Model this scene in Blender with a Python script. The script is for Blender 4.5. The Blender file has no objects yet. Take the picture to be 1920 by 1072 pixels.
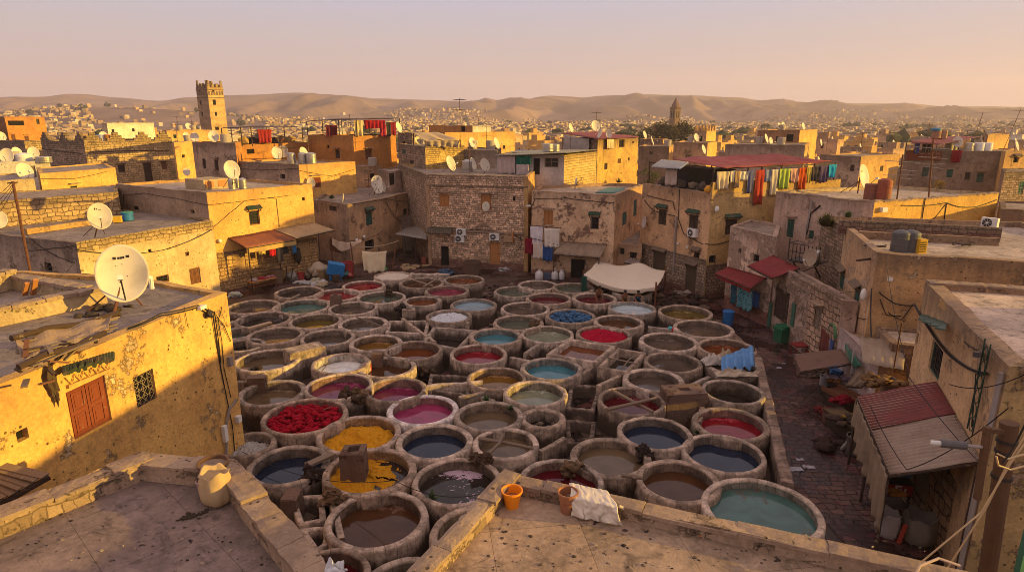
import bpy, bmesh, math, random
from mathutils import Vector as V, Matrix, noise
RND = random.Random(11)
SC = bpy.context.scene
COL = SC.collection
rad = math.radians
# ------------------------------------------------------------------ camera model (pixels of the 1920x1072 photograph)
F = 1181.0; H = 13.0
PITCH = math.atan(311 / F); CP, SP = math.cos(PITCH), math.sin(PITCH)
def ray(u, v):
    x = (u - 960) / F; y = (536 - v) / F
    return V((x, CP + y * SP, -SP + y * CP))
def G(u, v, z=0.0):
    d = ray(u, v); t = (z - H) / d.z
    return V((d.x * t, d.y * t, z))
def hz(y, v):
    d = ray(960, v); return H + d.z * y / d.y
def AT(u, v, y):            # point on the pixel ray at world depth y
    d = ray(u, v); return V((0, 0, H)) + d * (y / d.y)
def XU(u, y, z):            # x of column u at depth y, height z
    return (u - 960) / F * (y * CP - (z - H) * SP)
def PXM(y, z=0):            # pixels per metre there
    return F / (y * CP - (z - H) * SP)
# ------------------------------------------------------------------ tagging
ORG = {}
def tag(o, label=None, cat=None, group=None, kind=None):
    if label: o['label'] = label
    if cat: o['category'] = cat; kind = kind or 'thing'
    if group: o['group'] = group
    if kind: o['kind'] = kind
    return o
def thing(name, label, cat, loc=(0, 0, 0), group=None, rz=0.0):
    o = bpy.data.objects.new(name, None); COL.objects.link(o)
    o.empty_display_size = 0.3
    o.location = loc; o.rotation_euler = (0, 0, rz); ORG[o.name] = V(loc)
    return tag(o, label, cat, group)
def kids(o): return list(o.children)
def copy_tree(o, loc=None, rz=None, scale=None, label=None, group=None):
    def rec(a, par):
        c = a.copy(); COL.objects.link(c)
        if par: c.parent = par
        for k in kids(a): rec(k, c)
        return c
    r = rec(o, None)
    if loc is not None: r.location = loc
    if rz is not None: r.rotation_euler = (0, 0, rz)
    if scale is not None: r.scale = (scale,) * 3 if isinstance(scale, (int, float)) else scale
    if label: r['label'] = label
    if group: r['group'] = group
    return r
# ------------------------------------------------------------------ mesh builder
class MB:
    def __init__(s): s.v = []; s.f = []; s.uv = []; s.mi = []; s.cur = 0
    def face(s, pts, uv=None):
        i = len(s.v); s.v += [V(p) for p in pts]; s.f.append(tuple(range(i, i + len(pts))))
        s.uv.append(uv if uv else [(p[0] + p[1], p[2]) for p in pts]); s.mi.append(s.cur)
    def mesh(s, vs, fs, uvs=None):
        i = len(s.v); s.v += [V(p) for p in vs]
        for k, f in enumerate(fs):
            s.f.append(tuple(i + a for a in f)); s.mi.append(s.cur)
            s.uv.append([uvs[a] for a in f] if uvs else [(vs[a][0] + vs[a][1], vs[a][2]) for a in f])
    def box(s, c, size, rz=0.0, M=None):
        x, y, z = size[0] / 2, size[1] / 2, size[2] / 2
        m = M if M is not None else Matrix.Rotation(rz, 3, 'Z')
        c = V(c); vs = [c + m @ V((a * x, b * y, d * z)) for a in (-1, 1) for b in (-1, 1) for d in (-1, 1)]
        s.mesh(vs, [(0, 1, 3, 2), (4, 6, 7, 5), (0, 4, 5, 1), (2, 3, 7, 6), (0, 2, 6, 4), (1, 5, 7, 3)])
        return s
    def beam(s, p, q, w, h=None, up=(0, 0, 1)):
        p, q = V(p), V(q); h = h or w; d = q - p; L = d.length
        if L < 1e-6: return s
        z = d / L; x = V(up).cross(z)
        if x.length < 1e-3: x = V((1, 0, 0)).cross(z)
        x.normalize(); y = z.cross(x)
        M = Matrix((x, y, z)).transposed()
        return s.box((p + q) / 2, (w, h, L), M=M)
    def tube(s, pts, r, n=6, cap=True, r1=None):
        pts = [V(p) for p in pts]; N = len(pts); vs = []
        for i, p in enumerate(pts):
            d = (pts[min(i + 1, N - 1)] - pts[max(i - 1, 0)])
            if d.length < 1e-9: d = V((0, 0, 1))
            d.normalize(); a = V((0, 0, 1)).cross(d)
            if a.length < 1e-2: a = V((1, 0, 0)).cross(d)
            a.normalize(); b = d.cross(a)
            rr = r if r1 is None else r + (r1 - r) * i / (N - 1)
            for k in range(n):
                t = 2 * math.pi * k / n; vs.append(p + (a * math.cos(t) + b * math.sin(t)) * rr)
        fs = [(i * n + k, i * n + (k + 1) % n, (i + 1) * n + (k + 1) % n, (i + 1) * n + k) for i in range(N - 1) for k in range(n)]
        if cap: fs += [tuple(range(n))[::-1], tuple((N - 1) * n + k for k in range(n))]
        s.mesh(vs, fs); return s
    def lathe(s, prof, c, n=32, jit=0.0, seed=0, M=None, uscale=1.0, arc=None):
        c = V(c); vs = []; uv = []; N = len(prof); path = 0
        for i, (r, z) in enumerate(prof):
            if i: path += math.hypot(r - prof[i - 1][0], z - prof[i - 1][1])
            for k in range(n + 1):
                t = 2 * math.pi * k / n; rr = r; zz = z
                if jit and r > 1e-6:
                    w = noise.noise(V((math.cos(t) * 1.7 + seed * 3.1, math.sin(t) * 1.7, z * .6)))
                    w2 = noise.noise(V((math.cos(t) * 6 + seed, math.sin(t) * 6, r * 3 + z * 2)))
                    rr = r + jit * (w + .5 * w2); zz = z + jit * .5 * w2
                p = V((rr * math.cos(t), rr * math.sin(t), zz))
                vs.append(c + (M @ p if M is not None else p)); uv.append((t * uscale, path))
        q = n + 1
        fs = [(i * q + k, i * q + k + 1, (i + 1) * q + k + 1, (i + 1) * q + k) for i in range(N - 1) for k in range(n)]
        s.mesh(vs, fs, uv); return s
    def grid(s, fn, nu, nv, uvm=(1, 1)):
        vs = []; uv = []
        for j in range(nv + 1):
            for i in range(nu + 1):
                vs.append(fn(i / nu, j / nv)); uv.append((i / nu * uvm[0], j / nv * uvm[1]))
        q = nu + 1
        s.mesh(vs, [(j * q + i, j * q + i + 1, (j + 1) * q + i + 1, (j + 1) * q + i) for j in range(nv) for i in range(nu)], uv)
        return s
    def prism(s, poly, z0, z1):
        n = len(poly); vs = [V((p[0], p[1], z0)) for p in poly] + [V((p[0], p[1], z1)) for p in poly]
        s.mesh(vs, [(i, (i + 1) % n, n + (i + 1) % n, n + i) for i in range(n)] + [tuple(range(n))[::-1], tuple(range(n, 2 * n))])
        return s
    def ico(s, c, r, sub=1, jit=.2, seed=0, sq=(1, 1, 1)):
        bm = bmesh.new(); bmesh.ops.create_icosphere(bm, subdivisions=sub, radius=1)
        c = V(c); vs = []
        for v in bm.verts:
            k = 1 + jit * noise.noise(v.co * 1.6 + V((seed * 7.7, seed * 1.3, 0)))
            vs.append(c + V((v.co.x * sq[0], v.co.y * sq[1], v.co.z * sq[2])) * r * k)
        s.mesh(vs, [tuple(v.index for v in f.verts) for f in bm.faces]); bm.free(); return s
    def build(s, name, mat, parent=None, smooth=False, org=None, weld=False):
        if parent is not None: o0 = ORG.get(parent.name, V((0, 0, 0)))
        elif org is not None: o0 = V(org)
        else:
            xs = [v.x for v in s.v]; ys = [v.y for v in s.v]
            o0 = V(((min(xs) + max(xs)) / 2, (min(ys) + max(ys)) / 2, min(v.z for v in s.v)))
        me = bpy.data.meshes.new(name)
        me.from_pydata([v - o0 for v in s.v], [], s.f)
        uvl = me.uv_layers.new(name='UVMap'); k = 0
        flat = []
        for u in s.uv:
            for a in u: flat += [a[0], a[1]]
        uvl.data.foreach_set('uv', flat)
        for m in (mat if isinstance(mat, (list, tuple)) else [mat]): me.materials.append(m)
        me.polygons.foreach_set('material_index', s.mi)
        if weld:
            bm = bmesh.new(); bm.from_mesh(me); bmesh.ops.remove_doubles(bm, verts=bm.verts, dist=1e-4); bm.to_mesh(me); bm.free()
        if smooth: me.polygons.foreach_set('use_smooth', [True] * len(me.polygons))
        me.update()
        o = bpy.data.objects.new(name, me); COL.objects.link(o)
        if parent is not None:
            o.parent = parent
            ORG[o.name] = o0
            if parent.type == 'MESH': pass
        else: o.location = o0; ORG[o.name] = o0
        return o
# ------------------------------------------------------------------ materials
class NT:
    def __init__(s, name):
        s.m = bpy.data.materials.new(name); s.m.use_nodes = True; s.t = s.m.node_tree; s.n = s.t.nodes
        s.b = s.n['Principled BSDF']
    def new(s, typ, **kw):
        n = s.n.new(typ)
        for k, v in kw.items(): setattr(n, k, v)
        return n
    def link(s, a, b): s.t.links.new(a, b)
    def val(s, sock, v):
        if hasattr(v, 'type') and hasattr(v, 'is_output'): s.link(v, sock)
        elif isinstance(v, (tuple, list)) and len(v) == 3 and sock.type == 'RGBA': sock.default_value = (*v, 1)
        else: sock.default_value = v
    def coord(s, kind='Object', scale=None):
        c = s.new('ShaderNodeTexCoord').outputs[kind]
        if scale:
            m = s.new('ShaderNodeMapping'); s.link(c, m.inputs[0]); m.inputs['Scale'].default_value = scale; c = m.outputs[0]
        return c
    def noise(s, co, scale, detail=4, rough=.6, dist=0.0):
        n = s.new('ShaderNodeTexNoise'); s.link(co, n.inputs['Vector'])
        n.inputs['Scale'].default_value = scale; n.inputs['Detail'].default_value = detail
        n.inputs['Roughness'].default_value = rough; n.inputs['Distortion'].default_value = dist
        return n.outputs['Fac']
    def ramp(s, x, a, b, lo=0.0, hi=1.0):
        n = s.new('ShaderNodeMapRange'); n.interpolation_type = 'SMOOTHSTEP'
        s.val(n.inputs[0], x); n.inputs[1].default_value = a; n.inputs[2].default_value = b
        n.inputs[3].default_value = lo; n.inputs[4].default_value = hi; return n.outputs[0]
    def math(s, op, a, b=0.0):
        n = s.new('ShaderNodeMath', operation=op); s.val(n.inputs[0], a); s.val(n.inputs[1], b); return n.outputs[0]
    def mix(s, fac, a, b, mode='MIX'):
        n = s.new('ShaderNodeMix', data_type='RGBA', blend_type=mode)
        s.val(n.inputs[0], fac); s.val(n.inputs[6], a); s.val(n.inputs[7], b); return n.outputs[2]
    def bump(s, h, strength=.4, dist=.03, nrm=None):
        n = s.new('ShaderNodeBump'); n.inputs['Strength'].default_value = strength; n.inputs['Distance'].default_value = dist
        s.link(h, n.inputs['Height'])
        if nrm is not None: s.link(nrm, n.inputs['Normal'])
        return n.outputs[0]
    def out(s, col, rough=.9, nrm=None, spec=.3, metal=0.0):
        s.val(s.b.inputs['Base Color'], col); s.val(s.b.inputs['Roughness'], rough)
        s.b.inputs['Specular IOR Level'].default_value = spec; s.b.inputs['Metallic'].default_value = metal
        if nrm is not None: s.link(nrm, s.b.inputs['Normal'])
        return s.m
def sc(c, k): return tuple(min(1, x * k) for x in c)
MATS = {}
def memo(fn):
    def g(*a, **k):
        key = (fn.__name__, repr(a), repr(sorted(k.items())))
        if key not in MATS: MATS[key] = fn(*a, **k)
        return MATS[key]
    return g
def stone_nodes(n, uv, base, mortar, bw, bh, var=.35):
    """courses of rough stones on the (s, z) wall coordinates: colour, mortar mask"""
    dn = n.new('ShaderNodeTexNoise'); n.link(uv, dn.inputs['Vector']); dn.inputs['Scale'].default_value = 1.5 / max(bw, .3) * .6; dn.inputs['Detail'].default_value = 3
    vm = n.new('ShaderNodeVectorMath', operation='MULTIPLY_ADD'); n.link(dn.outputs['Color'], vm.inputs[0])
    vm.inputs[1].default_value = (bw * .95, bh * 1.1, 0); n.link(uv, vm.inputs[2])
    br = n.new('ShaderNodeTexBrick'); n.link(vm.outputs[0], br.inputs['Vector'])
    br.inputs['Scale'].default_value = 1; br.inputs['Brick Width'].default_value = bw; br.inputs['Row Height'].default_value = bh
    br.inputs['Mortar Size'].default_value = bh * .09; br.inputs['Mortar Smooth'].default_value = .5; br.inputs['Bias'].default_value = 0
    br.offset = .5; br.squash = .7; br.squash_frequency = 3
    br.inputs['Color1'].default_value = (*sc(base, 1 + var), 1); br.inputs['Color2'].default_value = (*sc(base, 1 - var), 1)
    br.inputs['Mortar'].default_value = (*mortar, 1)
    return br.outputs['Color'], br.outputs['Fac']
@memo
def M_plaster(col, col2=None, stain=.6, peel=0.0, peelcol=(.26, .17, .10), stone=False, lower=0.0, lowcol=(.16, .07, .05), spots=1.0):
    n = NT('plaster'); co = n.coord(); uv = n.coord('UV')
    col2 = col2 or sc(col, .72)
    big = n.noise(co, .55, 6, .62); fine = n.noise(co, 9, 8, .7); mid = n.noise(co, 2.3, 6, .65)
    c = n.mix(n.ramp(big, .36, .64), col2, col)
    c = n.mix(n.ramp(mid, .5, .72, 0, .55), c, sc(col, .5))
    c = n.mix(n.ramp(mid, .26, .44, .45, 0), c, sc(col, 1.35))
    c = n.mix(1.0, c, n.math('ADD', .40, n.math('MULTIPLY', fine, 1.18)), 'MULTIPLY')
    # rain stains that run down from the parapet
    sx = n.new('ShaderNodeSeparateXYZ'); n.link(uv, sx.inputs[0])
    st = n.noise(n.coord('UV', (2.6, .22, 1)), 1.0, 6, .68)
    top = n.ramp(n.math('ADD', sx.outputs[1], n.math('MULTIPLY', n.math('SUBTRACT', st, .5), 3.0)), -1.5, .1)
    c = n.mix(n.math('MULTIPLY', top, stain * .75), c, sc((.16, .11, .08), .8))
    run = n.ramp(st, .56, .72, 0, stain * .7)
    c = n.mix(run, c, sc(col, .38))
    h = n.math('ADD', n.math('MULTIPLY', fine, .5), mid)
    if peel > 0:
        pm = n.math('ADD', n.math('MULTIPLY', n.noise(co, .9, 3, .55), .55), n.math('MULTIPLY', n.noise(co, 4.5, 9, .75), .55))
        th = .70 - .22 * peel
        mask = n.ramp(pm, th, th + .05)
        pc = peelcol
        if stone:
            sc_, sf = stone_nodes(n, uv, peelcol, sc(peelcol, .55), .42, .24)
            pc = n.mix(1.0, sc_, n.math('ADD', .6, n.math('MULTIPLY', fine, .8)), 'MULTIPLY')
        else:
            pc = n.mix(fine, sc(peelcol, .55), sc(peelcol, 1.5))
        c = n.mix(mask, c, pc); h = n.math('SUBTRACT', h, n.math('MULTIPLY', mask, .8))
    if lower > 0:   # painted or dirty band at the foot of the wall
        z = n.new('ShaderNodeSeparateXYZ'); n.link(co, z.inputs[0])
        lm = n.ramp(n.math('ADD', z.outputs[2], n.math('MULTIPLY', mid, .9)), lower + .35, lower + .55, 1, 0)
        c = n.mix(n.math('MULTIPLY', lm, .85), c, n.mix(fine, sc(lowcol, .6), sc(lowcol, 1.4)))
    vo = n.new('ShaderNodeTexVoronoi'); n.link(co, vo.inputs['Vector']); vo.inputs['Scale'].default_value = 1.6
    sp = n.ramp(vo.outputs['Distance'], .045, .08, .9 * spots, 0)
    c = n.mix(sp, c, (.03, .02, .015))
    v3 = n.new('ShaderNodeTexVoronoi'); n.link(co, v3.inputs['Vector']); v3.inputs['Scale'].default_value = 4.2
    pit = n.math('MULTIPLY', n.ramp(v3.outputs['Distance'], .10, .17, .85 * spots, 0), n.ramp(n.noise(co, 1.1, 4, .6), .5, .56))
    c = n.mix(pit, c, sc(col, .16)); h = n.math('SUBTRACT', h, pit)
    return n.out(c, .92, n.bump(h, .9, .06), .2)
@memo
def M_stone(base, mortar=(.12, .08, .055), bw=.42, bh=.24, var=.35, lower=0.0, lowcol=(.13, .05, .04)):
    n = NT('masonry'); co = n.coord(); uv = n.coord('UV')
    c, f = stone_nodes(n, uv, base, mortar, bw, bh, var)
    fine = n.noise(co, 11, 8, .7); big = n.noise(co, .5, 5, .6)
    c = n.mix(1.0, c, n.math('ADD', .3, n.math('MULTIPLY', fine, 1.35)), 'MULTIPLY')
    c = n.mix(n.ramp(big, .45, .7, 0, .5), c, sc(base, .42))
    sx = n.new('ShaderNodeSeparateXYZ'); n.link(uv, sx.inputs[0])
    st = n.noise(n.coord('UV', (2.0, .3, 1)), 1.0, 6, .68)
    top = n.ramp(n.math('ADD', sx.outputs[1], n.math('MULTIPLY', n.math('SUBTRACT', st, .5), 2.4)), -1.2, .1)
    c = n.mix(n.math('MULTIPLY', top, .5), c, (.09, .065, .045))
    if lower > 0:
        z = n.new('ShaderNodeSeparateXYZ'); n.link(co, z.inputs[0])
        lm = n.ramp(n.math('ADD', z.outputs[2], n.math('MULTIPLY', big, 1.2)), lower + .3, lower + .8, 1, 0)
        c = n.mix(n.math('MULTIPLY', lm, .8), c, n.mix(fine, sc(lowcol, .6), sc(lowcol, 1.5)))
    h = n.math('SUBTRACT', n.math('MULTIPLY', fine, .6), n.math('MULTIPLY', f, 1.3))
    return n.out(c, .95, n.bump(h, .9, .06), .15)
@memo
def M_roof(col, tile=0.0, ang=0.0):
    n = NT('roof_screed'); co = n.coord()
    big = n.noise(co, .45, 6, .65); fine = n.noise(co, 7, 8, .72); mid = n.noise(co, 1.6, 7, .7, .6)
    c = n.mix(n.ramp(big, .32, .66), sc(col, .7), sc(col, 1.15))
    c = n.mix(n.ramp(mid, .5, .68, 0, .8), c, sc(col, .33))
    c = n.mix(1.0, c, n.math('ADD', .35, n.math('MULTIPLY', fine, 1.25)), 'MULTIPLY')
    vo = n.new('ShaderNodeTexVoronoi'); n.link(co, vo.inputs['Vector']); vo.inputs['Scale'].default_value = 3.1
    c = n.mix(n.math('MULTIPLY', n.ramp(vo.outputs['Distance'], .06, .14, .85, 0), n.ramp(mid, .42, .52)), c, (.03, .022, .018))
    c = n.mix(n.ramp(n.noise(co, 1.0, 9, .8, 1.5), .56, .64, 0, .7), c, sc(col, .3))
    c = n.mix(n.ramp(n.noise(co, 2.6, 8, .75, .8), .55, .68, 0, .5), c, sc(col, 1.5))
    h = n.math('ADD', fine, mid)
    if tile > 0:
        m = n.new('ShaderNodeMapping'); n.link(co, m.inputs[0]); m.inputs['Rotation'].default_value = (0, 0, ang)
        br = n.new('ShaderNodeTexBrick'); n.link(m.outputs[0], br.inputs['Vector']); br.inputs['Scale'].default_value = 1
        br.inputs['Brick Width'].default_value = tile; br.inputs['Row Height'].default_value = tile; br.offset = 0
        br.inputs['Mortar Size'].default_value = .007; br.inputs['Mortar Smooth'].default_value = .5
        br.inputs['Color1'].default_value = (.85, .85, .85, 1); br.inputs['Color2'].default_value = (1.08, 1.05, 1.02, 1); br.inputs['Mortar'].default_value = (.5, .46, .42, 1)
        c = n.mix(1.0, c, br.outputs['Color'], 'MULTIPLY'); h = n.math('SUBTRACT', h, br.outputs['Fac'])
    return n.out(c, .9, n.bump(h, .5, .03), .25)
@memo
def M_simple(col, rough=.7, var=.25, scale=6.0, spec=.3, metal=0.0, bump=.2, dirt=0.0):
    n = NT('paint'); co = n.coord()
    a = n.noise(co, scale, 6, .65); b = n.noise(co, scale * .25, 4, .6)
    c = n.mix(a, sc(col, 1 - var), sc(col, 1 + var))
    if dirt: c = n.mix(n.ramp(b, .45, .68, 0, dirt), c, sc((.12, .08, .055), 1))
    return n.out(c, rough, n.bump(a, bump, .01), spec, metal)
@memo
def M_wood(col, rough=.75, worn=.4):
    n = NT('wood'); co = n.coord('Object', (9, 9, 1.2)); c1 = n.noise(co, 2.2, 7, .7, 1.0); p = n.noise(n.coord(), 5, 6, .7)
    c = n.mix(c1, sc(col, .55), sc(col, 1.35))
    c = n.mix(n.ramp(p, .58, .66, 0, worn), c, (.34, .26, .19))
    return n.out(c, rough, n.bump(c1, .3, .01), .3)
@memo
def M_cloth(col, var=.25, stripe=None, dirt=.3, trans=0.0):
    n = NT('cloth'); co = n.coord()
    a = n.noise(co, 3.0, 6, .65); w = n.noise(co, 40, 3, .6)
    c = n.mix(a, sc(col, 1 - var), sc(col, 1 + var * .6))
    if stripe:
        vo = n.new('ShaderNodeTexVoronoi'); n.link(co, vo.inputs['Vector']); vo.inputs['Scale'].default_value = 7
        c = n.mix(n.ramp(vo.outputs['Distance'], .25, .35), stripe, c)
    c = n.mix(n.ramp(n.noise(co, 1.1, 6, .7), .5, .72, 0, dirt), c, sc(col, .4))
    return n.out(c, .95, n.bump(w, .25, .006), .1)
@memo
def M_corr(col, col2=None, rust=.5):
    n = NT('corrugated_sheet'); co = n.coord(); uv = n.coord('UV', (5.0, .35, 1))
    st = n.noise(uv, 1.6, 7, .7); b = n.noise(co, 1.1, 6, .68); fine = n.noise(co, 12, 6, .7)
    c = n.mix(st, sc(col, .6), sc(col, 1.3))
    c = n.mix(n.ramp(b, .42, .62, 0, rust), c, col2 or (.2, .08, .04))
    c = n.mix(1.0, c, n.math('ADD', .65, n.math('MULTIPLY', fine, .7)), 'MULTIPLY')
    return n.out(c, .65, n.bump(fine, .2, .01), .35)
@memo
def M_liquid(col, scum=0.0, scumcol=(.6, .5, .5), rough=.04):
    n = NT('dye_liquid'); co = n.coord()
    a = n.noise(co, 1.4, 5, .6, .8); w = n.noise(co, 5, 3, .5)
    c = n.mix(n.ramp(a, .3, .7), sc(col, .8), sc(col, 1.2)); r = rough
    if scum:
        m = n.math('ADD', n.math('MULTIPLY', n.noise(co, .7, 2, .5), .6), n.math('MULTIPLY', n.noise(co, 6, 7, .75), .5))
        k = n.ramp(m, .66 - scum * .2, .69 - scum * .2)
        c = n.mix(k, c, scumcol); r = n.math('ADD', rough, n.math('MULTIPLY', k, .5))
    n.b.inputs['IOR'].default_value = 1.33
    return n.out(c, r, n.bump(w, .05, .012), .5)
@memo
def M_rimstone(col, dark=.35):
    """blocks set round a basin: joints run across the rim and down the side"""
    n = NT('basin_stone'); co = n.coord(); uv = n.coord('UV')
    br = n.new('ShaderNodeTexBrick'); n.link(uv, br.inputs['Vector']); br.inputs['Scale'].default_value = 1
    br.inputs['Brick Width'].default_value = .46; br.inputs['Row Height'].default_value = 30.0; br.offset = 0
    br.inputs['Mortar Size'].default_value = .011; br.inputs['Mortar Smooth'].default_value = .6; br.squash = .72; br.squash_frequency = 2
    br.inputs['Color1'].default_value = (.86, .84, .82, 1); br.inputs['Color2'].default_value = (1.14, 1.1, 1.06, 1); br.inputs['Mortar'].default_value = (.6, .54, .49, 1)
    fine = n.noise(co, 10, 8, .72); mid = n.noise(co, 2.0, 6, .68); big = n.noise(co, .6, 4, .6)
    c = n.mix(n.ramp(mid, .34, .64), sc(col, .5), sc(col, 1.25))
    c = n.mix(1.0, c, br.outputs['Color'], 'MULTIPLY')
    c = n.mix(1.0, c, n.math('ADD', .25, n.math('MULTIPLY', fine, 1.45)), 'MULTIPLY')
    # dye and mud stains, plus gap shade painted darker toward the foot
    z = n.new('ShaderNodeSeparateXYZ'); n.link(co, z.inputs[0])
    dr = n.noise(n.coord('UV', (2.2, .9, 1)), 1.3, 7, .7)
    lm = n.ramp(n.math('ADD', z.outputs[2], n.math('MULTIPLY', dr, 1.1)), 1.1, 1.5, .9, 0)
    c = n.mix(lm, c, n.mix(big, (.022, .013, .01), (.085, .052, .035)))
    c = n.mix(n.ramp(dr, .56, .68, 0, .6), c, sc(col, dark))
    h = n.math('SUBTRACT', n.math('ADD', fine, n.math('MULTIPLY', mid, .7)), n.math('MULTIPLY', br.outputs['Fac'], .4))
    return n.out(c, .92, n.bump(h, .8, .045), .2)
@memo
def M_island(cols, rough=.9):
    n = NT('far_walls'); g = n.new('ShaderNodeNewGeometry'); cr = n.new('ShaderNodeValToRGB')
    n.link(g.outputs['Random Per Island'], cr.inputs[0]); e = cr.color_ramp.elements
    while len(e) < len(cols): e.new(.5)
    for i, c in enumerate(cols): e[i].position = i / len(cols); e[i].color = (*c, 1)
    cr.color_ramp.interpolation = 'CONSTANT'
    return n.out(cr.outputs[0], rough, None, .2)
# ------------------------------------------------------------------ light settings
SUN_AZ, SUN_EL, SUN_E, SUN_C = -8.0, 9.0, 5.0, (1.0, .67, .12)
SKY = [(5.9, 4.25, 3.85), (5.5, 4.35, 4.2), (5.1, 4.45, 4.65), (8.0, 6.1, 5.9), (4.6, 4.55, 5.7)]
HAZE = 2.2e-4; EXPO = 0.75
# ------------------------------------------------------------------ palette
TERRA = (.30, .105, .05); GREENP = (.03, .10, .07); BROWNW = (.17, .065, .03); DARKW = (.055, .03, .02)
WOOD = M_wood(BROWNW); WOOD_D = M_wood(DARKW); WOOD_O = M_wood((.46, .19, .06)); WOOD_GREY = M_wood((.20, .14, .095))
GREEN = M_simple(GREENP, .7, .4, 5, dirt=.5); PANE = M_simple((.012, .011, .012), .25, .2)
DARK = M_simple((.012, .009, .008), .95, .3); IRON = M_simple((.03, .022, .02), .6, .4, 9, .4)
PIPE = M_simple((.30, .25, .22), .6, .3, 3, dirt=.4); RUST = M_simple((.13, .05, .025), .85, .45, 4)
WHITEP = M_simple((.72, .68, .62), .55, .12, 5, dirt=.25); DISHM = M_simple((.64, .55, .42), .55, .12, 2.5, dirt=.4)
CABLE = M_simple((.018, .014, .013), .7, .2); COPE = M_plaster((.50, .345, .225), (.33, .22, .145), .5, .2, (.2, .13, .09))
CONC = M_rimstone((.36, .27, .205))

def topj(x, y, a=1.0):
    return a * (.07 * noise.noise(V((x * .8, y * .8, 3.1))) + .05 * noise.noise(V((x * 3, y * 3, 7.7))))
class Wall:
    def __init__(s, a, b):
        s.a = V((a[0], a[1])); s.b = V((b[0], b[1])); s.L = (s.b - s.a).length; s.t = (s.b - s.a) / s.L; s.n = V((s.t.y, -s.t.x))
    def P(s, d, z, out=0.0):
        p = s.a + s.t * d + s.n * out; return V((p.x, p.y, z))
    def hit(s, u, v, out=0.0):      # (distance along, z) where the pixel ray meets the wall
        d = ray(u, v); o = s.a + s.n * out
        den = d.x * s.n.x + d.y * s.n.y
        t = (o.x * s.n.x + o.y * s.n.y) / den
        p = V((d.x * t, d.y * t)); return (p - o).dot(s.t), H + d.z * t
    def pt(s, u, v, out=0.0):
        d, z = s.hit(u, v, out); return s.P(d, z, out)
def ccw(poly):
    a = sum(poly[i][0] * poly[(i + 1) % len(poly)][1] - poly[(i + 1) % len(poly)][0] * poly[i][1] for i in range(len(poly)))
    return list(poly) if a > 0 else list(poly)[::-1]
def inset(poly, d):
    n = len(poly); r = []
    for i in range(n):
        w0 = Wall(poly[i - 1], poly[i]); w1 = Wall(poly[i], poly[(i + 1) % n])
        p0 = w0.a - w0.n * d; p1 = w1.a - w1.n * d
        den = w0.t.x * w1.t.y - w0.t.y * w1.t.x
        if abs(den) < 1e-4: r.append((p1.x, p1.y)); continue
        k = ((p1.x - p0.x) * w1.t.y - (p1.y - p0.y) * w1.t.x) / den
        r.append((p0.x + w0.t.x * k, p0.y + w0.t.y * k))
    return r
def wall_panel(mb, w, z0, z1, holes=(), depth=.2, jit=1.0, step=1.0, uoff=0.0):
    def cuts(lo, hi, hs, st):
        k = sorted(set([lo, hi] + [round(h, 4) for h in hs if lo < h < hi])); out = []
        for a, b in zip(k, k[1:]):
            m = max(1, int((b - a) / st + .5)); out += [a + (b - a) * i / m for i in range(m)]
        return out + [hi]
    S = cuts(0.0, w.L, [h[0] for h in holes] + [h[1] for h in holes], step)
    Z = cuts(z0, z1, [h[2] for h in holes] + [h[3] for h in holes], step)
    he = lambda s, z: any(h[0] - .01 <= s <= h[1] + .01 and h[2] - .01 <= z <= h[3] + .01 for h in holes)
    vs = []; uv = []
    for j, z in enumerate(Z):
        for i, s in enumerate(S):
            p = w.P(s, z); o = 0.0; zz = z
            if j == len(Z) - 1: zz = z1 + topj(p.x, p.y, jit)
            elif 0 < i < len(S) - 1 and not he(s, z): o = .05 * jit * noise.noise(p * .55)
            vs.append(w.P(s, zz, o)); uv.append((s + uoff, zz - z1))
    q = len(S); fs = []
    for j in range(len(Z) - 1):
        for i in range(q - 1):
            cs, cz = (S[i] + S[i + 1]) / 2, (Z[j] + Z[j + 1]) / 2
            if any(h[0] < cs < h[1] and h[2] < cz < h[3] for h in holes): continue
            fs.append((j * q + i, j * q + i + 1, (j + 1) * q + i + 1, (j + 1) * q + i))
    mb.mesh(vs, fs, uv)
    for h in holes:
        a, b, c, d = w.P(h[0], h[2]), w.P(h[1], h[2]), w.P(h[1], h[3]), w.P(h[0], h[3])
        n3 = V((w.n.x, w.n.y, 0)) * -depth
        for p, q_ in ((a, b), (b, c), (c, d), (d, a)):
            mb.face([q_, p, p + n3, q_ + n3], [(0, -3), (depth, -3), (depth, -3.2), (0, -3.2)])
        mb.face([a + n3, b + n3, c + n3, d + n3], [(0, -3)] * 4)
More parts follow.
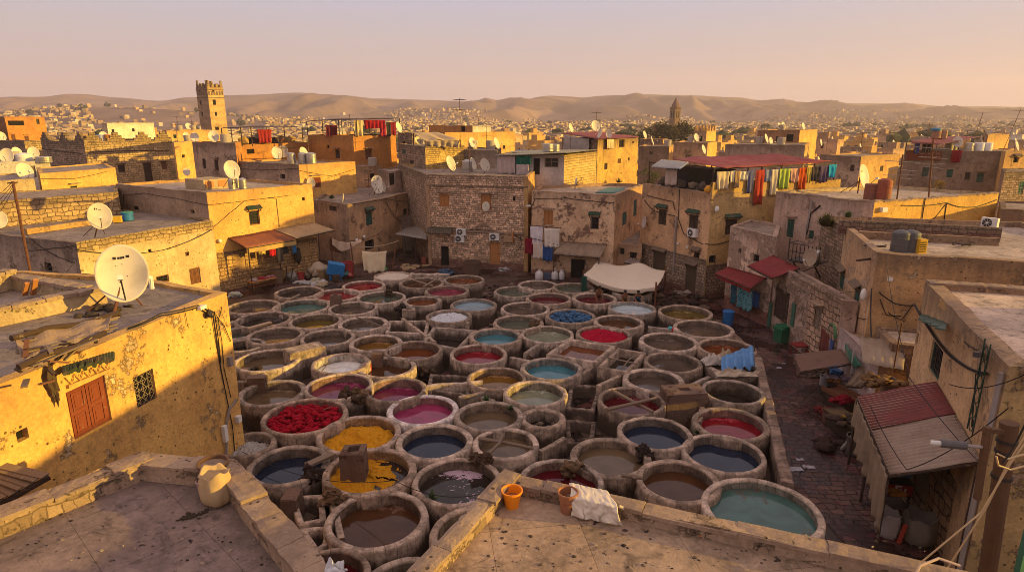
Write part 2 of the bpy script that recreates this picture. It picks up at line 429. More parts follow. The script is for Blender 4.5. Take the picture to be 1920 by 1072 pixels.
def fill_opening(root, w, h, kind, depth):
    s0, s1, z0, z1 = h; W = s1 - s0; Hh = z1 - z0; d = -depth * .45
    def bx(mb, sa, sb, za, zb, o, t): mb.beam(w.P(sa, (za + zb) / 2, o), w.P(sb, (za + zb) / 2, o), t, zb - za) if False else mb.box(w.P((sa + sb) / 2, (za + zb) / 2, o), (sb - sa, t, zb - za), math.atan2(w.t.y, w.t.x))
    base = kind.split(':'); k = base[0]; colr = base[1] if len(base) > 1 else 'brown'
    cm = {'brown': WOOD, 'dark': WOOD_D, 'green': GREEN, 'orange': WOOD_O, 'grey': WOOD_GREY, 'red': M_wood((.20, .045, .02))}[colr]
    if k == 'hole':
        m = MB(); bx(m, s0 + .005, s1 - .005, z0 + .005, z1 - .005, -depth + .02, .02); m.build('opening', DARK, root); return
    e = min(.07, W * .12); f = MB()
    bx(f, s0 + .003, s0 + e, z0 + .003, z1 - .003, d, .07); bx(f, s1 - e, s1 - .003, z0 + .003, z1 - .003, d, .07)
    bx(f, s0 + e, s1 - e, z1 - e, z1 - .003, d, .066); 
    if k != 'door': bx(f, s0 + e, s1 - e, z0 + .003, z0 + e, d, .066)
    if k == 'door':
        fr = f.build('door_frame', cm, root); m = MB(); nb = max(3, int(W / .22)); bw = (W - 2 * e) / nb
        for i in range(nb): bx(m, s0 + e + bw * i + .006, s0 + e + bw * (i + 1) - .006, z0, z1 - e, d - .02 + .012 * (i % 2), .05)
        for zz in (.15, .5, .85): bx(m, s0 + e + .02, s1 - e - .02, z0 + Hh * zz - .05, z0 + Hh * zz + .05, d + .035, .03)
        dr = m.build('door', cm, root); m = MB(); m.ico(w.P(s1 - e - .12, z0 + Hh * .48, d + .06), .045, 1, 0); m.build('handle', IRON, dr); return
    fr = f.build('window', cm, root)
    m = MB(); bx(m, s0 + e, s1 - e, z0 + e, z1 - e, -depth + .03, .02); m.build('pane', PANE, fr)
    if k == 'shutter':
        mid = (s0 + s1) / 2; n = max(3, int(Hh / .16))
        for a, b in ((s0 + e, mid - .008), (mid + .008, s1 - e)):
            m = MB(); t = .055 if b - a > .25 else .03
            bx(m, a, a + t, z0 + e, z1 - e, d + .03, .05); bx(m, b - t, b, z0 + e, z1 - e, d + .03, .05)
            bx(m, a + t, b - t, z1 - e - t, z1 - e, d + .03, .046); bx(m, a + t, b - t, z0 + e, z0 + e + t, d + .03, .046)
            bx(m, a + t, b - t, z0 + Hh * .48, z0 + Hh * .48 + t, d + .03, .044)
            st = (Hh - 2 * e - 2 * t) / n
            M0 = Matrix.Rotation(math.atan2(w.t.y, w.t.x), 3, 'Z') @ Matrix.Rotation(rad(-35), 3, 'X')
            for i in range(n): m.box(w.P((a + b) / 2, z0 + e + t + st * (i + .5), d + .02), (b - a - 2 * t, .016, st * .95), M=M0)
            m.build('shutter', cm, fr)
    elif k == 'panel':      # solid shutters with raised fields
        mid = (s0 + s1) / 2
        for a, b in ((s0 + e, mid - .01), (mid + .01, s1 - e)):
            m = MB(); bx(m, a, b, z0 + e, z1 - e, d + .03, .045)
            for za, zb in ((.08, .46), (.54, .92)):
                q0, q1 = z0 + Hh * za, z0 + Hh * zb; r = (b - a) * .16
                bx(m, a + r, b - r, q0, q0 + .03, d + .06, .03); bx(m, a + r, b - r, q1 - .03, q1, d + .06, .03)
                bx(m, a + r, a + r + .03, q0 + .03, q1 - .03, d + .06, .028); bx(m, b - r - .03, b - r, q0 + .03, q1 - .03, d + .06, .028)
                bx(m, a + r + .08, b - r - .08, q0 + .1, q1 - .1, d + .055, .02)
            m.build('shutter', cm, fr)
    elif k in ('grille', 'star'):
        m = MB(); bw_ = .02 if k == 'grille' else .011; nx = max(2, int(W / .17)); nz = max(2, int(Hh / .22))
        for i in range(1, nx): m.beam(w.P(s0 + W * i / nx, z0 + e, d + .03), w.P(s0 + W * i / nx, z1 - e, d + .03), bw_)
        for i in range(1, nz): m.beam(w.P(s0 + e, z0 + Hh * i / nz, d + .03), w.P(s1 - e, z0 + Hh * i / nz, d + .03), bw_)
        if k == 'star':
            for i in range(3):
                for j in range(4):
                    cs, cz = s0 + W * (i + .5) / 3, z0 + Hh * (j + .5) / 4; r = min(W / 3, Hh / 4) * .62
                    for t in (45, 135): m.beam(w.P(cs - r * math.cos(rad(t)), cz - r * math.sin(rad(t)), d + .05), w.P(cs + r * math.cos(rad(t)), cz + r * math.sin(rad(t)), d + .05), bw_)
        m.build('grille', IRON if k == 'grille' else M_simple((.32, .24, .16), .7), fr)
    elif k == 'glass':
        m = MB(); m.beam(w.P((s0 + s1) / 2, z0 + e, d), w.P((s0 + s1) / 2, z1 - e, d), .04); m.beam(w.P(s0 + e, z0 + Hh * .6, d), w.P(s1 - e, z0 + Hh * .6, d), .035); m.build('glazing_bar', cm, fr)
def hood(root, w, s0, s1, z, style='tile', proj=.35):
    """small canopy over an opening"""
    ang = math.atan2(w.t.y, w.t.x)
    if style == 'slab':
        m = MB(); m.box(w.P((s0 + s1) / 2, z, proj / 2), (s1 - s0, proj, .07), ang); return m.build('window_hood', COPE, root)
    col = {'tile': M_simple((.035, .08, .05), .6, .6, 9, dirt=.7), 'brown': WOOD_GREY, 'green': GREEN}[style]
    m = MB(); n = max(4, int((s1 - s0) / .12)); st = (s1 - s0) / n
    for i in range(n):
        a = s0 + st * i
        m.tube([w.P(a + st / 2, z + .16, .02), w.P(a + st / 2, z - .06 + .02 * RND.random(), proj)], st * .52, 6)
    o = m.build('window_hood', col, root)
    m = MB(); m.box(w.P((s0 + s1) / 2, z - .08, proj * .4), (s1 - s0 - .06, proj * .7, .05), ang)
    for s in (s0 + .08, s1 - .08): m.beam(w.P(s, z - .3, .02), w.P(s, z - .1, proj * .7), .05)
    m.build('bracket', WOOD_D, o); return o
HOUSES = {}
def slab(m, c, size, rz):
    """one worn coping slab: uneven outline, rounded arrises"""
    M0 = Matrix.Rotation(rz, 3, 'Z'); x, y, z = size[0] / 2, size[1] / 2, size[2] / 2; nx = max(2, int(size[0] / .14)); ny = 4; c = V(c); vs = []
    for j in range(ny + 1):
        for i in range(nx + 1):
            a, b = i / nx * 2 - 1, j / ny * 2 - 1; k = .02 if abs(a) == 1 or abs(b) == 1 else 0
            p = M0 @ V((a * x, b * y, 0)); q = p + c; w = noise.noise(q * 4.0); e = noise.noise(q * 9.0)
            vs.append(q + M0 @ V(((.03 * e) if abs(a) == 1 else 0, (.04 * w + .02 * e) if abs(b) == 1 else 0, 0)) + V((0, 0, z - k + .018 * w + .01 * e)))
    n = len(vs); per = list(range(nx + 1)) + [nx + (nx + 1) * j for j in range(1, ny + 1)] + [(nx + 1) * ny + i for i in range(nx - 1, -1, -1)] + [(nx + 1) * j for j in range(ny - 1, 0, -1)]
    fs = [(j * (nx + 1) + i, j * (nx + 1) + i + 1, (j + 1) * (nx + 1) + i + 1, (j + 1) * (nx + 1) + i) for j in range(ny) for i in range(nx)]
    lo = {v: n + k for k, v in enumerate(per)}
    for v in per: vs.append(vs[v] - V((0, 0, size[2])))
    fs += [(per[k], lo[per[k]], lo[per[(k + 1) % len(per)]], per[(k + 1) % len(per)]) for k in range(len(per))]
    m.mesh(vs, fs)
def house(name, label, poly, z1, mats, openings=(), z0=-.2, par=.35, thick=.3, roof=None, cat='house', coping=None, jit=1.0, group=None, step=1.0, clen=.95):
    """poly: outline seen from above; mats: one material or {edge: material}; openings: (edge, u, v, w_px, h_px, kind[, hood style])
    or (edge, 'm', s0, s1, z0, z1, kind[, hood]) in metres"""
    P = [(p[0], p[1]) for p in poly]; rev = ccw(P) != P
    n = len(P)
    Q = P[::-1] if rev else P
    idx = (lambda e: (n - 2 - e) % n) if rev else (lambda e: e)
    W = [Wall(Q[i], Q[(i + 1) % n]) for i in range(n)]
    cx, cy = sum(p[0] for p in Q) / n, sum(p[1] for p in Q) / n
    root = thing(name, label, cat, (cx, cy, max(z0, 0)), group)
    ml = []; mi = {}
    for e in range(n):
        m = mats.get(e, mats.get('*')) if isinstance(mats, dict) else mats
        if m not in ml: ml.append(m)
        mi[idx(e)] = ml.index(m)
    holes = {i: [] for i in range(n)}; todo = []
    for op in openings:
        e = idx(op[0]); w = W[e]; hd = None
        if op[1] == 'm':
            h = tuple(op[2:6]); kind = op[6]; hd = op[7] if len(op) > 7 else None
        else:
            u, v, wp, hp = op[1:5]; kind = op[5]; hd = op[6] if len(op) > 6 else None
            sc_, zc = w.hit(u, v); sa = w.hit(u - wp / 2, v)[0]; sb = w.hit(u + wp / 2, v)[0]
            za = w.hit(u, v + hp / 2)[1]; zb = w.hit(u, v - hp / 2)[1]
            h = (min(sa, sb), max(sa, sb), min(za, zb), max(za, zb))
        if h[0] < .05 or h[1] > w.L - .05 or h[3] > z1 - .02: 
            h = (max(.08, h[0]), min(w.L - .08, h[1]), h[2], min(h[3], z1 - .1))
            if h[1] - h[0] < .1: print('opening skipped', name, op); continue
        h = (h[0], h[1], max(h[2], z0 + .02), h[3])
        if any(h[0] < g[1] + .05 and h[1] > g[0] - .05 and h[2] < g[3] + .05 and h[3] > g[2] - .05 for g in holes[e]): print('opening overlap', name, op); continue
        holes[e].append(h); todo.append((e, h, kind, hd))
    mb = MB(); uo = 0
    for i, w in enumerate(W):
        mb.cur = mi[i]; wall_panel(mb, w, z0, z1, holes[i], .22, jit, step, uo); uo += w.L
    In = inset(Q, thick); zr = z1 - par
    for i in range(n):      # parapet top and inner face
        w = W[i]; wi = Wall(In[i], In[(i + 1) % n]); k = max(1, int(w.L / .8 + .5)); mb.cur = mi[i]; vs = []; uv = []
        for j in range(k + 1):
            a = w.P(w.L * j / k, 0); b = wi.P(wi.L * j / k, 0); za = z1 + topj(a.x, a.y, jit)
            zb = z1 + topj(a.x, a.y, jit) + .02
            vs += [V((a.x, a.y, za)), V((b.x, b.y, zb)), V((b.x, b.y, zr - .05))]; uv += [(w.L * j / k, -.02), (w.L * j / k, -thick), (w.L * j / k, -thick - par)]
        fs = []
        for j in range(k):
            a, b = j * 3, j * 3 + 3; fs += [(a, b, b + 1, a + 1), (a + 1, b + 1, b + 2, a + 2)]
        mb.mesh(vs, fs, uv)
    mb.build('wall', ml, root)
    rb = MB(); rb.face([(p[0], p[1], zr) for p in In]); rb.build('roof', roof or M_roof((.30, .22, .165)), root)
    for e, h, kind, hd in todo:
        fill_opening(root, W[e], h, kind, .22)
        if hd: hood(root, W[e], h[0] - .15, h[1] + .15, h[3] + .22, hd)
    if coping:
        for e in coping:
            i = idx(e); w = W[i]; c = MB(); d = .0; r = random.Random(i + int(cx * 10))
            while d < w.L - .1:
                L = min(r.uniform(clen * .5, clen), w.L - d); p = w.P(d + L / 2, 0); 
                slab(c, w.P(d + L / 2, z1 + topj(p.x, p.y, jit) + .02 + r.uniform(-.012, .012), -thick / 2), (L - .012, thick + .05 + r.uniform(-.02, .02), .08), math.atan2(w.t.y, w.t.x) + r.uniform(-.015, .015)); d += L
            c.build('coping', COPE, root)
    HOUSES[root.name] = root
    WL = [W[idx(e)] for e in range(n)]
    return root, WL, zr
def wire_on(root, w, pts, r=.012, out=.04, mat=None):
    """cable that runs along a wall through picture points"""
    P = [w.pt(u, v, out) for u, v in pts]; Q = []
    for a, b in zip(P, P[1:]):
        for i in range(4): Q.append(a.lerp(b, i / 4) + V((0, 0, -.03 * math.sin(math.pi * i / 4))))
    m = MB(); m.tube(Q + [P[-1]], r, 5); return m.build('cable', mat or CABLE, root)
def sag(a, b, s=.5, n=14):
    a, b = V(a), V(b); return [a.lerp(b, i / n) - V((0, 0, s * 4 * (i / n) * (1 - i / n))) for i in range(n + 1)]
def solid(o, t):
    md = o.modifiers.new('Solidify', 'SOLIDIFY'); md.thickness = t; md.offset = 0; return o
def corr(name, quad, mat, parent=None, pitch=.2, amp=.04, sagd=.0, tiltnoise=.03, org=None, t=.012):
    """corrugated sheet: quad = eave-left, eave-right, top-right, top-left; the ribs run from eave to top"""
    A, B, C_, D = [V(q) for q in quad]; L = max((B - A).length, .3); nu = max(8, int(L / pitch) * 4); nv = 5
    nrm = (B - A).cross(D - A).normalized()
    def fn(u, v):
        p = A.lerp(B, u).lerp(D.lerp(C_, u), v); ph = u * L / pitch * 2 * math.pi
        return p + nrm * (amp * math.sin(ph) + tiltnoise * noise.noise(p * .9 + V((3, 1, 0)))) - V((0, 0, sagd * 4 * v * (1 - v)))
    m = MB(); m.grid(fn, nu, nv, (L, (D - A).length)); o = m.build(name, mat, parent, org=org, smooth=True); return solid(o, t)
def drape(name, quad, mat, parent=None, folds=5, amp=.06, nu=24, nv=10, sagd=0.0, edge=.06, t=.012, seed=0, wave=0.0, org=None):
    """hanging or stretched cloth: quad = top-left, top-right, bottom-right, bottom-left"""
    A, B, C_, D = [V(q) for q in quad]; nrm = (B - A).cross(D - A)
    nrm = nrm.normalized() if nrm.length > 1e-6 else V((0, -1, 0))
    def fn(u, v):
        p = A.lerp(B, u).lerp(D.lerp(C_, u), v)
        q = amp * (.25 + .75 * v) * math.sin(u * folds * 2 * math.pi + seed + .8 * noise.noise(V((u * 3, v * 2, seed))))
        q += amp * .8 * noise.noise(V((u * 4, v * 3, seed + 5)))
        e = edge * v * noise.noise(V((u * 5, seed, 0)))
        return p + nrm * q + V((0, 0, e - sagd * 4 * u * (1 - u) - wave * 16 * u * (1 - u) * v * (1 - v)))
    m = MB(); m.grid(fn, nu, nv, ((B - A).length, (D - A).length)); return solid(m.build(name, mat, parent, smooth=True, org=org), t)
def dish(label, base, ctr, diam, az, el=28, group=None, brace=True, logo=None, mat=None):
    """satellite dish on a mast; az = bearing it looks at (0 = +x, -90 = toward the camera)"""
    base, ctr = V(base), V(ctr); R_ = diam / 2
    t = thing('satellite_dish', label, 'satellite dish', base, group)
    d = V((math.cos(rad(az)) * math.cos(rad(el)), math.sin(rad(az)) * math.cos(rad(el)), math.sin(rad(el))))
    x = V((0, 0, 1)).cross(d).normalized(); y = d.cross(x); M = Matrix((x, y, d)).transposed()
    n = 28 if diam > .5 else 14; dp = R_ * .22
    prof = [(0.0, -dp)] + [(R_ * k, dp * (k * k - 1)) for k in (.25, .5, .75, .92)] + [(R_ * 1.0, .0), (R_ * 1.01, -.012), (R_, -.03)] + [(R_ * k, dp * (k * k - 1) - .03) for k in (.75, .4)] + [(0, -dp - .03)]
    MM = M @ Matrix.Diagonal((.86, 1.08, 1)); m = MB(); m.lathe(prof, ctr, n, M=MM); refl = m.build('reflector', mat or DISHM, t, smooth=True)
    if logo:
        m = MB(); r = random.Random(len(label))
        for a, b, w, h in logo:
            p = lambda qx, qy: ctr + M @ V((qx * R_, qy * R_, dp * (qx * qx + qy * qy - 1) + .008))
            m.face([p(a, b), p(a + w, b), p(a + w, b + h), p(a, b + h)])
        solid(m.build('logo', CABLE, refl), .003)
    lnb = ctr + M @ V((0, -R_ * .35, R_ * .95)); m = MB()
    m.tube([ctr + M @ V((0, -R_ * 1.0, 0)), lnb], .014 * max(diam, .7), 5); m.build('feed_arm', IRON, t)
    m = MB(); m.beam(lnb - d * .05, lnb + d * .09 * max(diam, .5), .08 * max(diam, .5)); m.build('receiver', WHITEP, t)
    back = ctr - d * (dp + .03); m = MB(); top = V((base.x, base.y, back.z)); hor = (back - base); hor.z = 0
    if hor.length > .5: m.tube([base, back - d * .1, back], .03 * max(diam, .6), 7)
    else: m.tube([base, V((back.x - d.x * .1, back.y - d.y * .1, back.z - .02)), back + d * .01], .03 * max(diam, .6), 7)
    m.build('mast', RUST, t)
    if brace:
        for k in (-1, 1):
            m = MB(); q = base + V((d.y * k * .6 - d.x * .75, -d.x * k * .6 - d.y * .75, 0)) * diam * .8
            m.tube([q, base.lerp(back, .82)], .016 * max(diam, .7), 5); m.build('brace', RUST, t)
    return t
def antenna(label, base, h, az=0, rungs=5, w=.9, group=None, y2=0):
    b = V(base); t = thing('rooftop_antenna', label, 'antenna', b, group); m = MB()
    tp = b + V((y2, 0, h)); m.tube([b, b.lerp(tp, .5) + V((.02, 0, 0)), tp], .03, 6); m.build('mast', RUST, t)
    a = V((math.cos(rad(az)), math.sin(rad(az)), 0)); c = V((-a.y, a.x, 0)); m = MB()
    for k in range(2):
        z = tp - V((0, 0, .15 + k * .9)) ; m.tube([z - c * .7, z + c * .7], .015, 4)
        for i in range(rungs): m.tube([z + c * (i / (rungs - 1) - .5) * 1.3 - a * w / 2, z + c * (i / (rungs - 1) - .5) * 1.3 + a * w / 2], .011, 4)
    m.build('aerial', IRON, t); return t
def ac_unit(label, p, rz, wall=True, s=1.0):
    """air conditioner: p = centre of its back, rz = bearing it faces"""
    t = thing('air_conditioner', label, 'air conditioner', p); d = V((math.cos(rad(rz)), math.sin(rad(rz)), 0)); x = V((-d.y, d.x, 0)); p = V(p)
    w, h, dp = .85 * s, .6 * s, .32 * s; m = MB(); m.box(p + d * dp / 2, (w, dp, h), rad(rz + 90)); m.build('casing', WHITEP, t)
    m = MB(); c = p + d * (dp + .004) - x * w * .12; M = Matrix((x, V((0, 0, 1)), d)).transposed()
    m.lathe([(0, .0), (h * .4, .0), (h * .4, .012), (h * .43, .012), (h * .43, 0)], c, 20, M=M); fan = m.build('fan_grille', IRON, t)
    m = MB()
    for k in range(4): m.tube([c + d * .02 + (x * math.cos(k * .785) + V((0, 0, math.sin(k * .785)))) * h * .42 * s_ for s_ in (-1, 1)], .008, 4)
    m.lathe([(0, .03), (h * .1, .03), (h * .1, .012)], c, 10, M=M); m.build('guard', WHITEP, fan)
    for k in (-1, 1):
        m = MB(); q = p + x * k * w * .35 - V((0, 0, h / 2 + .03))
        if wall: m.beam(q - d * .02, q + d * dp, .04); m.beam(q - V((0, 0, .25)), q + d * dp * .8, .03)
        else: m.beam(q + d * .05, q + d * .05 - V((0, 0, .5)), .05); m.beam(q + d * (dp - .05), q + d * (dp - .05) - V((0, 0, .5)), .05); m.beam(q, q + d * dp, .05)
        m.build('bracket', IRON, t)
    return t
def bucket(name, label, cat, p, r, h, mat, taper=.78, fill=None, handle=False, group=None, lid=None):
    t = thing(name, label, cat, p, group); p = V(p); m = MB(); ri = r * .9
    m.lathe([(0, .0), (r * taper, 0), (r * taper * 1.02, .03), (r * .97, h * .9), (r * 1.06, h * .9), (r * 1.07, h), (r * .95, h), (ri * (taper + .05), .03), (0, .03)], p, 24, jit=r * .02, seed=p.x); m.build('body', mat, t, smooth=False)
    if fill: m = MB(); m.lathe([(0, h * .55), (r * .86, h * .53)], p, 20, jit=.01, seed=p.y); m.build('contents', fill, t)
    if handle: m = MB(); m.tube([p + V((r * 1.05 * math.cos(a), .0 + r * .3 * math.sin(a), h * .95 + r * .35 * math.sin(a))) for a in [math.pi * i / 10 for i in range(11)]], .008, 5); m.build('handle', IRON, t)
    if lid: m = MB(); m.lathe([(0, h + .06), (r * .8, h + .05), (r * 1.02, h + .01), (r * 1.02, h - .03)], p, 20); m.build('lid', lid, t)
    return t
def sack(label, p, r, h, mat, open_top=True, seed=0, name='sack'):
    p = V(p); m = MB()
    prof = [(0, 0), (r * .75, .01), (r * .96, h * .12), (r, h * .3), (r * 1.02, h * .5), (r * .93, h * .68), (r * .95, h * .8), (r * .84, h * .92), (r * .9, h)]
    if open_top: prof += [(r * .8, h * .98), (r * .7, h * .84), (r * .3, h * .76), (0, h * .8)]
    else: prof += [(r * .4, h * 1.05), (r * .15, h * 1.12), (0, h * 1.1)]
    m.lathe(prof, p, 40, jit=r * .12, seed=seed + .37)
    for i, v in enumerate(m.v):
        a = math.atan2(v.y - p.y, v.x - p.x); k = (v.z - p.z) / h; f = 1 + (.045 * math.sin(7 * a + 5 * k + seed) + .09 * noise.noise(V((math.cos(a) * 2.4, math.sin(a) * 2.4, k * 2.5 + seed)))) * min(1, k * 3)
        m.v[i] = V((p.x + (v.x - p.x) * f, p.y + (v.y - p.y) * f, v.z + (.07 * h * math.sin(2 * a + seed) + .05 * h * math.sin(5 * a)) * max(0, k - .55) * 2))
    o = m.build(name, mat, org=p, smooth=True); return tag(o, label, 'sack')
# ------------------------------------------------------------------ dye basins of the tannery
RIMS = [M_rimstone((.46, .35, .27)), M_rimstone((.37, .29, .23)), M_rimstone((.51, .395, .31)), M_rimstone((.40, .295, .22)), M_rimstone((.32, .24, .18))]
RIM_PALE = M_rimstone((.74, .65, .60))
LQ = dict(red=(.17, .006, .012), maroon=(.075, .005, .009), pink=(.17, .02, .042), magenta=(.24, .028, .08), purple=(.14, .015, .046), brown=(.065, .026, .011),
          rust=(.12, .032, .009), olive=(.10, .065, .014), grey=(.078, .055, .042), green=(.07, .08, .058), teal=(.045, .14, .17), dark=(.028, .02, .016),
          navy=(.012, .018, .035), sand=(.115, .075, .042), blue=(.10, .18, .22), pale=(.40, .46, .48), milk=(.62, .60, .55), amber=(.15, .07, .012),
          palegreen=(.18, .185, .125), seagreen=(.06, .12, .105), bluegrey=(.22, .30, .35))
VATS = []
def vat(u, v, w, kind, label, lev=.38, rz=None, pale=False, thick=.215, scum=0.0, scol=(.6, .5, .5), rimj=.02, squash=None):
    i = len(VATS); rz = rz if rz is not None else 1.12 + .05 * math.sin(i * 2.39) + .0007 * i
    c = G(u, v, rz); px = F / (c.y * CP - (rz - H) * SP); r = w / 2 / px; ri = r - thick * (.85 + .35 * ((i * 37) % 11) / 10); rimj = max(rimj, .014 + .03 * ((i * 53) % 13) / 12)
    base = V((c.x, c.y, 0)); t = thing('dye_vat', label, 'dye vat', base, 'round stone dye basins of the tannery')
    m = MB(); rim = RIM_PALE if pale else RIMS[i * 7 % 5]
    lz = rz - lev
    prof = [(r + .12, -.35), (r + .06, .2), (r + .02, rz * .6), (r + .015, rz - .07), (r - .01, rz - .015), (r - .05, rz + .004), (ri + .045, rz), (ri + .01, rz - .015), (ri, rz - .07), (ri - .01, lz), (ri - .05, lz - .25)]
    m.lathe(prof, base, 44, jit=rimj, seed=i, uscale=r); inn = LQ.get(kind) or {'r': (.2, .01, .02), 'b': (.08, .1, .14), 'y': (.4, .2, .02)}.get(kind[0], (.2, .17, .14)); bc = (.5, .38, .29)
    for k in range(8 * 44, len(m.f)): m.mi[k] = 1
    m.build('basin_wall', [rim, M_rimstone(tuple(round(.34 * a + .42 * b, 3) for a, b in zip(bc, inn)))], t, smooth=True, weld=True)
    R_ = random.Random(i)
    if kind in LQ:
        m = MB(); m.lathe([(0, lz), (ri * .5, lz), (ri + .0, lz)], base, 40)
        if not scum and R_.random() < .45 and kind not in ('navy', 'teal', 'milk'): scum, scol = R_.choice([.06, .1, .14]), tuple(min(.6, x * 1.9 + .03) for x in LQ[kind])
        m.build('dye_liquid', M_liquid(LQ[kind], scum, scol, .03 + .01 * R_.randrange(4)), t)
    elif kind in ('redhides', 'bluehides'):
        m = MB(); col = (.34, .006, .02) if kind == 'redhides' else (.055, .13, .24)
        m.lathe([(0, lz - .02), (ri, lz - .02)], base, 30)
        n = 260 if kind == 'redhides' else 150
        for k in range(n):
            a, q = R_.random() * 6.283, ri * .9 * math.sqrt(R_.random()); s_ = R_.uniform(.06, .135)
            m.ico(base + V((q * math.cos(a), q * math.sin(a), lz + R_.uniform(-.02, .14) + .16 * (1 - q / ri))), s_, 2, .9, k, (1.2, 1, .7))
        m.build('hide_bundle', M_cloth(col, .35, None, .5), t, smooth=True)
    elif kind in ('whitepile', 'redpile', 'yellowpile', 'yellowhalf', 'clumps'):
        col = {'whitepile': (.62, .62, .64), 'redpile': (.40, .008, .03), 'yellowpile': (.66, .30, .015), 'yellowhalf': (.62, .28, .015), 'clumps': (.42, .38, .34)}[kind]
        hh = {'whitepile': .30, 'redpile': .24, 'yellowpile': .34, 'yellowhalf': .20, 'clumps': .25}[kind]
        def fn(a, b):
            th = a * 6.28318; q = b * (ri - .005); x, y = q * math.cos(th), q * math.sin(th)
            z = hh * (1 - (q / ri) ** 2) * (.7 + .7 * noise.noise(V((x * 1.1, y * 1.1, i)))) + .09 * noise.noise(V((x * 3.5, y * 3.5, i))) + .07 * noise.noise(V((x * 8, y * 8, i))) + .05 * noise.noise(V((x * 19, y * 19, i)))
            if kind == 'yellowhalf': z += .13 * (-(x * .75) - y * .2 + .25 - .6 * (x > .2) * (y < 0) + .35 * noise.noise(V((x * 2, y * 2, 4)))) - .02
            return base + V((x, y, lz + z))
        m = MB(); m.grid(fn, 120, 44, (1, 1))
        n = NT('dye_stuff'); co = n.coord(); f_ = n.noise(co, 14, 8, .75); f2 = n.noise(co, 3, 6, .7)
        cc = n.mix(f_, sc(col, .5), sc(col, 1.35)); cc = n.mix(n.ramp(f2, .55, .7, 0, .75), cc, sc(col, .25))
        mat = n.out(cc, .95, n.bump(f_, .9, .05), .1)
        m.build('dye_pile', mat, t, smooth=True)
        if kind in ('yellowhalf', 'clumps'):
            m = MB(); m.lathe([(0, lz), (ri, lz)], base, 40); m.build('dye_liquid', M_liquid(LQ['dark'] if kind == 'yellowhalf' else LQ['navy']), t)
    elif kind == 'stones':
        m = MB(); m.lathe([(0, lz - .3), (ri, lz - .3)], base, 30); m.build('basin_floor', DARK, t); m = MB()
        for k in range(22):
            a, q = R_.random() * 6.283, ri * .85 * math.sqrt(R_.random()); m.ico(base + V((q * math.cos(a), q * math.sin(a), lz - .25)), R_.uniform(.07, .15), 1, .5, k)
        m.build('stones', CONC, t)
    VATS.append((t, base, r, ri, rz, lz)); return VATS[-1]
